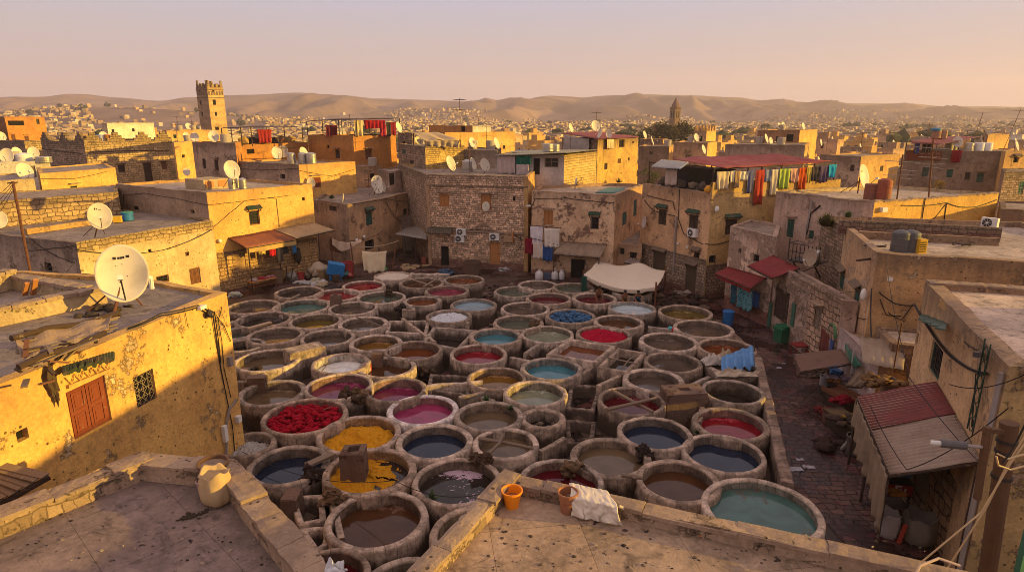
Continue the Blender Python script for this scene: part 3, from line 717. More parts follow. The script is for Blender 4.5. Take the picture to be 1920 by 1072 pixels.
VT = [
 (737, 517, 71, 'milk', 'dye vat at the far edge under a pale spread hide, below the hanging canvas', .1),
 (682, 535, 80, 'red', 'bright red dye vat in the farthest row beside the blue container', .22),
 (791, 530, 85, 'brown', 'far dye vat crossed by grey planks over reddish liquid', .25),
 (870, 524, 77, 'rust', 'brown dye vat nearest the bare doorway of the stone house', .3),
 (561, 547, 90, 'dark', 'dark rubbish strewn dye vat next to the table at the left wall', .35),
 (633, 552, 90, 'red', 'deep red dye vat with a square clay spout standing on its near rim', .25),
 (715, 557, 90, 'green', 'grey green dye vat between the deep red vat and the pink vat', .3),
 (838, 545, 83, 'pink', 'rose pink dye vat in front of the stone house', .28),
 (792, 564, 72, 'rust', 'small rust brown dye vat with a ragged rim in front of the pink vat', .25),
 (475, 574, 97, 'grey', 'wide grey brown dye vat behind the corner of the ochre house', .3),
 (566, 574, 106, 'seagreen', 'murky green dye vat second from the ochre house corner', .35),
 (662, 577, 91, 'grey', 'brown grey dye vat between the murky green vat and grey green vat', .35),
 (888, 571, 88, 'bluegrey', 'milky blue dye vat right of the white heaped vat', .25),
 (425, 596, 64, 'brown', 'half hidden brown dye vat touching the ochre house corner', .3),
 (494, 598, 102, 'dark', 'dark dye vat whose inner wall glows orange in sunlight', .42),
 (592, 601, 98, 'olive', 'olive green dye vat in the left part of the yard', .4),
 (681, 606, 92, 'grey', 'slate grey dye vat with one stick lying across it', .35),
 (842, 592, 86, 'whitepile', 'dye vat heaped with white wool', .25),
 (445, 624, 72, 'green', 'small greenish dye vat squeezed beside the ochre house wall', .4),
 (516, 628, 105, 'grey', 'dye vat with orange house reflection behind the pale masonry block', .36),
 (614, 632, 100, 'grey', 'brown grey dye vat right of the pale masonry block', .42),
 (705, 642, 98, 'amber', 'amber dye vat reflecting orange light, left of the brown lilac vat', .42),
 (775, 656, 108, 'rust', 'red brown dye vat with lilac reflection near the square dark tank', .45),
 (458, 646, 75, 'dark', 'almost black dye vat half hidden by the sunlit house corner', .4),
 (930, 630, 100, 'teal', 'teal blue dye vat in the middle of the yard', .35),
 (897, 663, 108, 'red', 'blood red dye vat with a tall brown wall, just left of centre', .38),
 (1008, 534, 75, 'grey', 'small brown grey dye vat near the white jerrycans', .28),
 (1075, 539, 80, 'green', 'green dye vat left of the canopy pole', .28),
 (966, 546, 80, 'green', 'pale grey green dye vat left of the crimson vat', .3),
 (1029, 559, 86, 'maroon', 'crimson dye vat with pale reflections in front of the green vat', .3),
 (1115, 559, 84, 'maroon', 'dark vat in which the worker stands under the canopy', .3),
 (985, 578, 92, 'grey', 'smoky grey dye vat between milky blue vat and blue bundles', .32),
 (1070, 592, 95, 'bluehides', 'dye vat full of blue hide bundles', .2),
 (1185, 577, 90, 'pale', 'pale blue dye vat in front of the canopy', .25),
 (972, 604, 95, 'green', 'dark bottle green dye vat behind the teal blue vat', .34),
 (1160, 603, 94, 'brown', 'dark brown dye vat left of the blue bin, behind the red powder', .33),
 (1026, 626, 100, 'palegreen', 'pale green dye vat with crumbling rim beside the teal vat', .3),
 (1132, 626, 104, 'redpile', 'dye vat heaped with crimson powder', .18),
 (1185, 546, 74, 'dark', 'dark dye vat under the cloth canopy beside the seated workers', .3),
 (1285, 585, 100, 'olive', 'murky olive black dye vat nearest the red awnings', .36),
 (1319, 615, 111, 'grey', 'violet grey dye vat next to the blue bin', .33),
 (1254, 640, 110, 'grey', 'wide brown grey dye vat with pale sky reflection', .33),
 (1262, 678, 107, 'grey', 'dull brown dye vat left of the vat under the blue tarp', .33),
 (1034, 690, 116, 'teal', 'light blue dye vat reflecting the sky near the centre', .36),
 (931, 708, 111, 'amber', 'mustard yellow dye vat left of the light blue vat', .4),
 (1004, 736, 120, 'palegreen', 'pale grey green dye vat just below the centre', .42),
 (1225, 711, 113, 'grey', 'grey dye vat partly behind the brick box with a hole', .4),
 (1184, 750, 126, 'maroon', 'dark red dye vat with crossed poles on its rim', .42),
 (917, 778, 128, 'sand', 'sandy brown dye vat between the magenta and the stone filled vat', .42),
 (1017, 783, 86, 'stones', 'small basin filled with loose stones', .25),
 (1228, 810, 138, 'navy', 'sky reflecting dye vat with straw on its front edge', .38),
 (948, 830, 124, 'sand', 'muddy dye vat with broken branches across it', .36),
 (1145, 855, 151, 'sand', 'large sandy brown dye vat in the lower middle', .34),
 (1052, 900, 160, 'maroon', 'wine red dye vat half hidden behind the front terrace', .36),
 (1271, 900, 156, 'brown', 'dark chocolate dye vat left of the black vat', .38),
 (1356, 848, 151, 'navy', 'black dye vat by the lane wall with a small lamp reflection', .38),
 (1428, 953, 216, 'seagreen', 'huge sea green dye vat with brown scum at the lower right', .3),
 (1370, 793, 140, 'red', 'blood red dye vat with orange reflections by the lane wall', .38),
 (1374, 733, 116, 'dark', 'deep empty looking black basin right of the brick box', .7),
 (1362, 651, 108, 'rust', 'rusty red dye vat behind the blue tarpaulin', .35),
 (1374, 684, 100, 'dark', 'dye vat covered by a blue tarpaulin and rags', .3),
 (500, 674, 118, 'sand', 'rough black walled dye vat with golden reflection at the left', .42),
 (461, 702, 72, 'sand', 'cut off golden brown dye vat touching the house corner', .36),
 (510, 735, 124, 'sand', 'big brown dye vat with black stained sides beside the house corner', .42),
 (639, 680, 108, 'milk', 'milk white dye vat in the left part of the yard', .42),
 (726, 687, 108, 'brown', 'brown dye vat with a red jerrycan floating at its edge', .36),
 (636, 723, 126, 'purple', 'wide purple dye vat above the red bundles', .42),
 (742, 729, 117, 'purple', 'plum dye vat right of the wide purple vat', .45),
 (793, 767, 134, 'magenta', 'magenta dye vat with a pale whitewashed rim', .36),
 (572, 778, 156, 'redhides', 'dye vat packed with crimson hide bundles', .3),
 (673, 812, 155, 'yellowpile', 'dye vat filled with bright yellow powder', .42),
 (815, 826, 144, 'navy', 'inky blue black dye vat beside the yellow powder', .38),
 (465, 832, 100, 'clumps', 'dye vat of grey white wool at the foot of the ochre house', .35),
 (541, 870, 150, 'navy', 'black dye vat with rotten hides on its right rim', .42),
 (693, 881, 173, 'yellowhalf', 'dye vat half covered with floating yellow dye', .4),
 (858, 900, 168, 'dark', 'dark dye vat with lilac petals floating in it', .4),
 (707, 971, 191, 'brown', 'largest chocolate brown dye vat at the bottom between the terraces', .4),
 (612, 1078, 160, 'maroon', 'dark red dye vat cut by the left terrace parapet', .4),
 (768, 1108, 200, 'green', 'dark green dye vat at the bottom edge between the terraces', .4),
 (900, 1000, 190, 'olive', 'dye vat disappearing behind the left corner of the front terrace', .45),
]
for q in VT:
    kw = {}
    if 'whitewashed' in q[4]: kw['pale'] = True
    if 'lilac petals' in q[4]: kw.update(scum=.36, scol=(.50, .36, .42))
    if 'brown scum' in q[4]: kw.update(scum=.12, scol=(.10, .07, .05))
    if 'crumbling' in q[4] or 'ragged' in q[4] or 'straw' in q[4]: kw['rimj'] = .055
    vat(*q[:4], q[4], q[5], **kw)
def vat_at(word): return next(x for x in VATS if word in x[0]['label'])
# rectangular tanks
def tank(pts, z, th, kind, lev, label, cross=None):
    P = ccw([tuple(G(u, v, z).xy) for u, v in pts]); I = inset(P, th); n = len(P)
    cx = sum(p[0] for p in P) / n; cy = sum(p[1] for p in P) / n
    t = thing('dye_tank', label, 'dye tank', (cx, cy, 0), 'rectangular stone tanks'); m = MB()
    for i in range(n):
        j = (i + 1) % n; L = Wall(P[i], P[j]).L; k = max(2, int(L / .35)); vs = []; uv = []
        for a in range(k + 1):
            p = V(P[i]).lerp(V(P[j]), a / k); q = V(I[i]).lerp(V(I[j]), a / k); dz = .04 * noise.noise(V((p.x * 2, p.y * 2, 1)))
            for (r_, zz, w_) in ((p, -.2, 0), (p, z - .03 + dz, 1), (p.lerp(q, .15), z + dz, 1.1), (q.lerp(p, .15), z + dz, 1.3), (q, z - .04 + dz, 1.4), (q, z - lev - .2, 2)):
                vs.append(V((r_.x, r_.y, zz))); uv.append((L * a / k, w_))
        m.mesh(vs, [(a * 6 + b, a * 6 + 6 + b, a * 6 + 7 + b, a * 6 + b + 1) for a in range(k) for b in range(5)], uv)
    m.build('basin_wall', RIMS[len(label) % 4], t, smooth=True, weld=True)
    m = MB(); m.face([(p[0], p[1], z - lev) for p in I]); m.build('dye_liquid', M_liquid(LQ[kind], .12 if kind == 'rust' else 0, (.10, .03, .01)), t)
    return t
tank([(1024, 663), (1117, 680), (1155, 648), (1067, 634)], 1.3, .24, 'rust', .32, 'square rust red tank near the middle of the yard')
tank([(1119, 688), (1176, 698), (1212, 660), (1158, 652)], 1.22, .2, 'dark', .45, 'square dark tank with sticks right of the rust tank')
tank([(728, 601), (722, 622), (800, 626), (806, 600)], .95, .2, 'dark', .75, 'sunken rectangular tank beside the stick covered slate vat')
tank([(812, 612), (790, 642), (860, 655), (895, 618)], 1.05, .22, 'dark', .7, 'dark square tank left of the teal vat')
tank([(1068, 720), (1060, 765), (1115, 770), (1130, 722)], .7, .2, 'dark', .6, 'black sunken tank left of the crossed pole vat')
tank([(806, 700), (800, 730), (880, 742), (884, 705)], .75, .18, 'dark', .5, 'black sunken tank below the blood red vat')
tank([(540, 930), (560, 985), (612, 975), (607, 925)], .95, .2, 'dark', .7, 'narrow dark tank beside the left terrace parapet')
tank([(560, 990), (590, 1035), (615, 1020), (622, 985)], .95, .18, 'dark', .7, 'lower dark tank wedged beside the left terrace parapet')
tank([(1060, 785), (1062, 830), (1112, 835), (1118, 790)], .6, .2, 'dark', .5, 'black sunken tank right of the basin of stones')
# blocks, spouts and low walls among the basins
def mason_box(name, label, u, v, z, sx, sy, h, rz, hole=0.0, mat=None, cat='masonry block'):
    c = G(u, v, z); t = thing(name, label, cat, (c.x, c.y, z - h), None)
    m = MB(); a = rad(rz); ex, ey = V((math.cos(a), math.sin(a), 0)), V((-math.sin(a), math.cos(a), 0))
    def ring(k, zz): return [c + ex * sx / 2 * k * i + ey * sy / 2 * k * j + V((RND.uniform(-.03, .03), RND.uniform(-.03, .03), zz - z + RND.uniform(-.025, .025))) for i, j in ((-1, -1), (1, -1), (1, 1), (-1, 1))]
    r0, r1, r2 = ring(1.08, z - h), ring(1.0, z - .04), ring(.96, z)
    rings = [r0, r1, r2]
    if hole: rings += [ring(hole, z), ring(hole * .95, z - h * .5)]
    vs = [p for r_ in rings for p in r_]; fs = [(i * 4 + k, i * 4 + (k + 1) % 4, i * 4 + 4 + (k + 1) % 4, i * 4 + 4 + k) for i in range(len(rings) - 1) for k in range(4)] + [tuple(range(len(vs) - 4, len(vs)))]
    m.mesh(vs, fs); m.build('block', mat or M_stone((.30, .16, .10), (.10, .05, .035), .4, .22), t)
    if hole: m = MB(); m.face([p + V((0, 0, .02)) for p in ring(hole * .9, z - h * .5 + .02)]); m.build('opening', DARK, t)
    return t
BRK = M_plaster((.30, .17, .115), (.20, .10, .07), .9, .6, (.12, .06, .04), spots=.5)
mason_box('brick_stand', 'brick box with a square hole standing among the vats at right', 1283, 729, 1.6, 1.75, 1.15, 1.75, 4, .3, BRK)
mason_box('clay_spout', 'square clay spout standing between the two yellow vats', 663, 841, 2.0, .8, .75, 2.1, 2, .55, BRK)
mason_box('clay_spout', 'small square clay spout on the rim of the deep red vat', 629, 553, 1.75, .7, .5, 1.7, 5, .4, BRK)
mason_box('masonry_slab', 'sunlit rectangular slab of pale masonry among the left vats', 571, 650, 1.55, 1.9, 1.0, 1.6, 38, 0, CONC)
mason_box('masonry_slab', 'small square stone post behind the brown vat with the jerrycan', 707, 660, 1.5, .55, .4, 1.5, 5, 0, BRK)
mason_box('masonry_slab', 'low stone pier behind the slate grey vat', 766, 579, 1.3, .8, .5, 1.3, 8, .5, CONC)
mason_box('masonry_slab', 'broken stone pier between the two brown vats at left', 482, 705, 1.5, .8, .45, 1.6, 0, 0, BRK)
mason_box('masonry_slab', 'stone pier at the left foot of the purple vat', 545, 925, 1.35, .5, .7, 1.4, 0, 0, BRK)
def low_wall(label, a, b, z=1.0, th=.22, h=1.2):
    p, q = G(*a, z), G(*b, z); L = (q - p).length; n = max(3, int(L / .3)); d = (q - p).normalized(); x = V((-d.y, d.x, 0)); vs = []; uv = []
    for i in range(n + 1):
        c = p.lerp(q, i / n); dz = .06 * noise.noise(c * 1.9); dx = x * .04 * noise.noise(c * 1.3 + V((9, 0, 0)))
        for k, (o, zz) in enumerate(((-.62, -h), (-.5, -.05), (-.4, 0), (.4, 0), (.5, -.05), (.62, -h))):
            vs.append(c + dx + x * o * th + V((0, 0, zz + dz))); uv.append((L * i / n, k * .3))
    m = MB(); m.mesh(vs, [(i * 6 + b, i * 6 + 6 + b, i * 6 + 7 + b, i * 6 + 1 + b) for i in range(n) for b in range(5)] + [(0, 1, 2, 3, 4, 5), tuple(n * 6 + k for k in (5, 4, 3, 2, 1, 0))], uv)
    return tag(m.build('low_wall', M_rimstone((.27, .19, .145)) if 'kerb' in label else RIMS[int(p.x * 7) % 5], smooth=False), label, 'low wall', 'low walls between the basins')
for a, b, l in [((1070, 712), (1120, 682), 'slanting low wall from the light blue vat up to the rust tank'), ((1172, 698), (1122, 722), 'short low wall below the tank with sticks'),
                ((905, 742), (925, 752), 'stub of wall right below the mustard vat'), ((800, 722), (905, 714), 'low wall between the plum vat and the mustard vat'),
                ((860, 745), (940, 725), 'low wall that ends at the mustard vat'), ((755, 596), (815, 640), 'low wall dividing the two sunken tanks'),
                ((957, 668), (1010, 680), 'low wall from the blood red vat to the light blue vat'), ((1015, 640), (985, 662), 'thin low wall beside the pale green vat'),
                ((1330, 705), (1290, 722), 'low wall behind the brick box'), ((1310, 790), (1320, 745), 'low wall between the brick box and the lane'),
                ((1060, 820), (1012, 845), 'low wall under the basin of stones'), ((640, 1010), (622, 930), 'long low wall left of the largest brown vat'),
                ((880, 604), (820, 606), 'low wall behind the dark square tank'), ((1215, 612), (1275, 618), 'low wall between the crimson powder and violet grey vat')]:
    low_wall(l, a, b, .98 + .013 * (len(l) % 7))
low_wall('long kerb wall between the vats and the cobbled lane', (1420, 665), (1477, 905), 1.05, .42, 1.25)
low_wall('upper kerb wall from the blue bin along the vats', (1360, 612), (1424, 672), .85, .4, 1.1)
low_wall('crooked low wall behind the far planked vat', (770, 512), (842, 514), .8, .4)
# poles, planks and branches that lie on the basins
def stick(name, label, pts, r, mat=None, z=None, flat=False):
    P = [G(u, v, zz) for u, v, zz in pts]; m = MB()
    if flat:
        for a, b in zip(P, P[1:]): m.beam(a, b, r * 3, r)
    else: m.tube(P, r, 7, r1=r * .75)
    return tag(m.build(name, mat or WOOD_GREY), label, name.replace('_', ' '))
stick('pole', 'long pole laid over the dark red vat, falling to the right', [(1147, 732, 1.28), (1225, 772, 1.26)], .085)
stick('pole', 'shorter pole crossing over the dark red vat toward the brick box', [(1138, 768, 1.4), (1234, 745, 1.42)], .085)
stick('branch', 'broken grey branch across the muddy vat, upper one', [(898, 822, 1.25), (950, 830, 1.3), (1000, 840, 1.22)], .075)
stick('branch', 'short dead branch standing against the muddy vat', [(917, 850, 1.18), (935, 832, 1.4), (944, 815, 1.55)], .07)
stick('plank', 'grey plank on the far planked vat, left piece', [(772, 524, 1.2), (812, 536, 1.2)], .06, flat=True)
stick('plank', 'grey plank on the far planked vat, right piece', [(795, 537, 1.27), (820, 522, 1.27)], .06, flat=True)
stick('stick', 'thin stick lying across the slate grey vat', [(668, 594, 1.2), (718, 612, 1.2)], .04)
stick('stick', 'curved pale stick in the square dark tank', [(1168, 690, 1.25), (1178, 675, 1.32), (1195, 664, 1.25)], .035)
stick('plank', 'thin bar across the square dark tank', [(1140, 670, 1.26), (1196, 682, 1.26)], .035, flat=True)
stick('stick', 'thin pale stick poking out of the crimson bundles', [(606, 768, 1.15), (622, 762, 1.25), (632, 756, 1.4)], .02)
stick('stick', 'thin pole leaning in the milk white vat', [(596, 706, .9), (618, 676, 1.7)], .025)
stick('plank', 'sunlit boards dropped on the dark glowing vat', [(465, 616, 1.3), (508, 604, 1.32)], .09, M_wood((.42, .28, .17)), flat=True)
stick('plank', 'wooden chute leaning from the rubbish vat', [(535, 566, 1.0), (562, 552, 1.35)], .09, flat=True)
stick('plank', 'wet board between black vat and clay spout', [(575, 872, 1.35), (625, 850, 1.35)], .1, WOOD_GREY, flat=True)
stick('pole', 'upright wooden stump beside the chocolate vat', [(1184, 925, .2), (1190, 893, 1.55)], .11)
stick('pole', 'short wooden cross piece beside the chocolate vat', [(1166, 890, 1.45), (1206, 896, 1.5)], .08)
for i, (u, v, z, s, l) in enumerate([(655, 738, 1.3, .34, 'sodden brown hide heaped between the purple and plum vats'), (676, 733, 1.3, .36, 'second sodden hide right of the first, on the plum vat rim'),
        (589, 880, 1.3, .33, 'black rotting hide on the right rim of the black vat'), (903, 858, 1.3, .3, 'tan hide hung over the rim above the lilac petal vat'),
        (1072, 872, 1.35, .32, 'dark lump of hide on the rim of the wine red vat'), (752, 575, 1.3, .4, 'brown hide clump between grey green and small rust vat'),
        (727, 545, 1.35, .3, 'dark hide hanging off the rim of the pale hide vat'), (627, 922, 1.3, .35, 'dark hide slumped left of the half yellow vat'),
        (480, 690, 1.25, .3, 'torn hide on the rim of the golden rough vat'), (1000, 668, 1.1, .25, 'curled hide scrap in the gap before the light blue vat'), (1280, 655, .9, .3, 'hide scrap below the violet grey vat'),
        (1216, 845, 1.2, .3, 'mass of dry straw on the front edge of the sky reflecting vat'), (800, 690, .7, .45, 'rubble heap in the gap left of the blood red vat'), (1005, 606, 1.0, .3, 'crumbled stones beside the bottle green vat')]):
    m = MB(); c = G(u, v, z); r_ = random.Random(i)
    for k in range(12): m.ico(c + V((r_.uniform(-s, s), r_.uniform(-s, s) * .6, r_.uniform(-s * 1.3, .02))), s * r_.uniform(.22, .5), 2, 1.5, k + i * 20, (1.2, 1, r_.uniform(.6, 1.3)))
    tag(m.build('hide_heap' if 'hide' in l else 'straw_heap' if 'straw' in l else 'rubble_heap', M_cloth([(.09, .055, .035), (.17, .105, .06), (.045, .03, .025)][i % 3], .5, None, .6), smooth=i % 2 == 0), l, 'hide' if 'hide' in l else 'straw' if 'straw' in l else 'rubble')
LEAF = M_simple((.06, .10, .03), .8, .5, 20)
def tuft(label, p, r, n=60, mat=None, name='weed'):
    m = MB(); p = V(p); q = random.Random(int(p.x * 99 + p.y))
    for k in range(n):
        a = q.random() * 6.28; e = q.uniform(.2, 1.4); d = V((math.cos(a) * math.cos(e), math.sin(a) * math.cos(e), math.sin(e))); L = r * q.uniform(.5, 1)
        s = V((-d.y, d.x, 0)).normalized() * r * .09; b = p + d * L * .3
        m.face([p + s * .4, p - s * .4, b - s, p + d * L, b + s])
    return tag(m.build(name, mat or LEAF, org=p), label, 'plant')
tuft('green weed below the mustard vat', G(912, 752, 1.0), .38); tuft('small weed on the rim of the sandy vat', G(957, 768, 1.1), .3)
tuft('weed growing between lilac petal vat and largest vat', G(810, 938, 1.0), .42); tuft('tiny weed left of the vat with blue tarp', G(1333, 601, .8), .4)
tuft('weed beside the blood red vat at the lane', G(1308, 812, .9), .32)
# red jerrycan in the brown vat
bt = vat_at('jerrycan'); p = G(690, 694, bt[5] - .05)
t = thing('jerrycan', 'orange red jerrycan floating in the brown vat', 'jerrycan', p); m = MB(); m.box(p + V((0, 0, .17)), (.34, .26, .36), .4); m.box(p + V((.02, 0, .38)), (.12, .1, .08), .4)
m.build('body', M_simple((.45, .07, .015), .5, .3), t); m = MB(); m.box(p + V((-.22, .06, .12)), (.22, .2, .22), .9); m.build('lid', M_simple((.09, .03, .02), .6), t)
# pale hide spread over the farthest vat, blue tarpaulin over another
bt = VATS[0]; c = bt[1]
def fnh(a, b):
    x, y = (a - .5) * 2.5, (b - .5) * 2.2; q = math.hypot(x, y)
    return c + V((x * (1.1 if a < .5 else 1), y, bt[4] + .05 - max(0, q - .7) * .28 + .09 * noise.noise(V((x * 3, y * 3, 0)))))
m = MB(); m.grid(fnh, 24, 20); tag(solid(m.build('hide', M_cloth((.55, .46, .36)), smooth=True), .02), 'large pale hide spread over the farthest left vat', 'hide')
bt = vat_at('covered by a blue'); c = bt[1]
drape('tarpaulin', [G(1352, 668, 1.5), G(1412, 648, 2.1), G(1416, 690, 1.5), G(1352, 696, 1.3)], M_cloth((.12, .26, .48), .3, None, .5), None, 4, .15)
tag(bpy.data.objects['tarpaulin'], 'creased blue tarpaulin with brown stains over a vat by the lane', 'tarpaulin')
def rag(name, label, u, v, z, sx, sy, col, h=.18, seed=0, cat='cloth'):
    c = G(u, v, z)
    def fn(a, b):
        x, y = (a - .5) * sx, (b - .5) * sy
        k = max(0, 1 - (2 * abs(a - .5)) ** 2.5) * max(0, 1 - (2 * abs(b - .5)) ** 2.5)
        return c + V((x + .12 * noise.noise(V((a * 4, b * 4, seed))), y + .12 * noise.noise(V((a * 4, b * 4, seed + 9))), .015 + k * h * (.8 + 1.3 * noise.noise(V((a * 5, b * 5, seed + 3))))))
    m = MB(); m.grid(fn, 22, 18); return tag(solid(m.build(name, M_cloth(col, .3), smooth=True), .012), label, cat)
rag('rag', 'bunch of whitish rags on the left of the tarp covered vat', 1338, 680, 1.2, 1.1, .7, (.48, .42, .36), .4, 3)
rag('rag', 'long beige cloth along the front rim of the tarp covered vat', 1380, 702, 1.16, 2.0, .6, (.46, .37, .27), .2, 4)
rag('rag', 'beige folded cloth at the back of the tarp covered vat', 1362, 668, 1.3, .8, .5, (.40, .30, .2), .3, 5)
# two small balls on the low wall
for u, v, col, l in ((1257, 616, (.05, .35, .38), 'small turquoise ball left of the violet grey vat'), (1264, 618, (.45, .02, .03), 'small red ball beside the turquoise ball')):
    m = MB(); p = G(u, v, 1.05); m.ico(p, .16, 2, 0); tag(m.build('ball', M_simple(col, .4), smooth=True), l, 'ball')
# ------------------------------------------------------------------ plasters
OCHRE = M_plaster((.75, .435, .13), (.60, .325, .10), .35, .12, (.36, .23, .13), lower=.1)
OCHRE2 = M_plaster((.69, .405, .135), (.54, .295, .105), .5, .3, (.30, .19, .11))
CREAM = M_plaster((.66, .49, .27), (.52, .36, .19), .5, .3, (.34, .21, .11))
ORANGE = M_plaster((.55, .24, .06), (.44, .18, .05), .45, .1, (.30, .16, .08))
PINK = M_plaster((.66, .46, .35), (.52, .34, .25), .7, .35, (.30, .19, .14))
PALEPINK = M_plaster((.62, .48, .45), (.5, .36, .32), .5, .35, (.33, .2, .15))
BROWNP = M_plaster((.56, .35, .19), (.40, .245, .14), .8, .5, (.22, .135, .09))
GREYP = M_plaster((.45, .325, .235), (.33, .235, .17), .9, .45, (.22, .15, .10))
PEELP = M_plaster((.74, .49, .30), (.56, .345, .20), .6, .5, (.26, .15, .10), True, lower=.5)
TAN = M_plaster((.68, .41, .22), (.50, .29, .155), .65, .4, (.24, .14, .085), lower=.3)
WHITEW = M_plaster((.72, .64, .52), (.6, .5, .38), .4, .2, (.4, .3, .2))
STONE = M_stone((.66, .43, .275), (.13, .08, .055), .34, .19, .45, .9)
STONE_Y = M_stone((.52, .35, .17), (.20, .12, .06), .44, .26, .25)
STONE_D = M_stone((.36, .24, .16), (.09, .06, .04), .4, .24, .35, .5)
BLOCKY = M_stone((.60, .40, .16), (.38, .24, .10), .5, .25, .1)
R_GREY = M_roof((.27, .205, .16)); R_TILE = M_roof((.44, .34, .26), 1.0, .3); R_BIG = M_roof((.56, .42, .31), 1.55, -.1); R_BIG2 = M_roof((.24, .17, .14), 1.8, .75)
R_PALE = M_roof((.44, .33, .24)); R_EARTH = M_roof((.32, .22, .13))
def g2(u, v, z): p = G(u, v, z); return (p.x, p.y)
def XY(u, y, z): return (XU(u, y, z), y)
def chouse(name, label, uc, vc, Yc, ul, Yl, ur, Yr, mats, openings=(), **kw):
    z = hz(Yc, vc); L, C_, R_ = XY(ul, Yl, z), XY(uc, Yc, z), XY(ur, Yr, z)
    return house(name, label, [L, C_, R_, (L[0] + R_[0] - C_[0], L[1] + R_[1] - C_[1])], z, mats, openings, **kw), z
# ------------------------------------------------------------------ A: ochre house with the big dish
zA = 7.0; P1 = g2(425, 548, zA); P2 = g2(-5, 722, zA); d = (V(P2) - V(P1)).normalized(); P2 = tuple(V(P2) + d * 5)
PA = [P2, P1, g2(272, 521, zA), (-21.5, 25.5), (-27, 8)]
hA, wA, zrA = house('ochre_house', 'near ochre house with brown shutters and a ruined tile canopy, big dish on its roof', PA, zA, {'*': M_plaster((.75, .435, .13), (.60, .325, .10), .4, .36, (.54, .37, .21), True, lower=.6, lowcol=(.5, .38, .26))},
    [(0, 167, 763, 78, 95, 'panel:red'), (0, 272, 728, 40, 62, 'star:dark'), (0, 42, 815, 24, 22, 'hole'), (0, 378, 577, 12, 7, 'hole')], par=.12, thick=.35, roof=R_GREY, step=.7)
w = wA[0]
m = MB(); a = w.pt(128, 733, .05); b = w.pt(208, 700, .05); m.beam(a + V((0, 0, .12)), b + V((0, 0, .12)), .1, .09)
n_ = 5
for i in range(n_):
    q0 = a.lerp(b, i / n_); q1 = a.lerp(b, (i + 1) / n_); mid = (q0 + q1) / 2
    m.beam(q0 + V((0, 0, .38)), mid + V((0, 0, .15)), .022); m.beam(mid + V((0, 0, .15)), q1 + V((0, 0, .38)), .022)
m.build('plaster_zigzag', OCHRE, hA)
# ruined canopy above its shutters
A0, A1 = w.pt(40, 672, .05), w.pt(212, 622, .05); e0, e1 = w.pt(52, 700, 1.0), w.pt(200, 640, 1.0)
cp = thing('ruined_canopy', 'collapsed wooden canopy with broken boards over the brown shutters', 'canopy', (A0 + A1) / 2)
r_ = random.Random(5)
for k in range(10):
    m = MB(); f = k / 9; a = A0.lerp(e0, f) + V((0, 0, .42 - .2 * f + r_.uniform(-.05, .07))); b = A1.lerp(e1, f) + V((0, 0, .38 - .2 * f + r_.uniform(-.05, .07)))
    s0, s1 = r_.uniform(-.06, .16), r_.uniform(.72, 1.08); c = a.lerp(b, r_.uniform(.35, .6))
    if k % 3 == 1: m.beam(a.lerp(b, s0), c, .2, .03); m.beam(c + V((0, .1, .05)), a.lerp(b, s1) + V((0, 0, r_.uniform(-.12, .1))), .2, .03)
    else: m.beam(a.lerp(b, s0), a.lerp(b, s1), .3, .03)
    m.build('board', WOOD_GREY if k % 2 else M_wood((.30, .19, .12)), cp)
def fsh(u, v): p = A0.lerp(A1, u * 1.04 - .02).lerp(e0.lerp(e1, u * 1.04 - .02), v * (.95 + .2 * noise.noise(V((u * 7, 0, 1))))); return p + V((0, 0, .50 - .24 * v + .1 * noise.noise(V((u * 5, v * 3, 9)))))
m = MB(); m.grid(fsh, 26, 8, (3, 1)); solid(m.build('boarding', M_wood((.27, .18, .12)), cp), .02)
m = MB()
for a, b in ((A0.lerp(A1, -.05) + V((0, 0, .55)), A0.lerp(A1, 1.1) + V((0, 0, .5))), (e0.lerp(e1, -.08) + V((0, 0, .22)), e0.lerp(e1, 1.0) + V((0, 0, .25)))):
    m.tube([a, a.lerp(b, .3) + V((0, 0, .05)), a.lerp(b, .6) + V((0, 0, -.06)), b], .075, 7)
for f in (.1, .5, .85): m.beam(A0.lerp(A1, f) + V((0, 0, .3)), e0.lerp(e1, f) + V((0, 0, .1)), .08)
m.build('beam', WOOD_D, cp)
g0, g1 = w.pt(118, 698, .1), w.pt(215, 668, .1); h0, h1 = w.pt(118, 700, .4), w.pt(213, 670, .4); m = MB(); n_ = 16
for i in range(n_): m.tube([g0.lerp(g1, (i + .5) / n_) + V((0, 0, .12)), h0.lerp(h1, (i + .5) / n_) + V((0, 0, -.02 + r_.uniform(-.05, .05)))], .055, 6)
m.build('roof_tile', M_simple((.05, .065, .035), .8, .7, 8, dirt=.95), cp)
for k in range(15):
    m = MB(); q = A0.lerp(e0, r_.random()) + V((r_.uniform(-.1, .5), r_.uniform(-1.0, 1.3), r_.uniform(-.35, .45))); m.beam(q, q + V((r_.uniform(-.3, .3), r_.uniform(-.9, .9), r_.uniform(-.3, .3))), r_.uniform(.05, .13), .04); m.build('board', (WOOD_GREY, WOOD_D, WOOD)[k % 3], cp)
m = MB(); q = w.pt(98, 718, .12); m.ico(q, .22, 2, 1.2, 3, (.5, .6, 1.6)); m.ico(q + V((0, .05, -.35)), .13, 2, 1.2, 4, (.5, .6, 1.9)); m.build('rubble', M_cloth((.09, .06, .04)), cp)
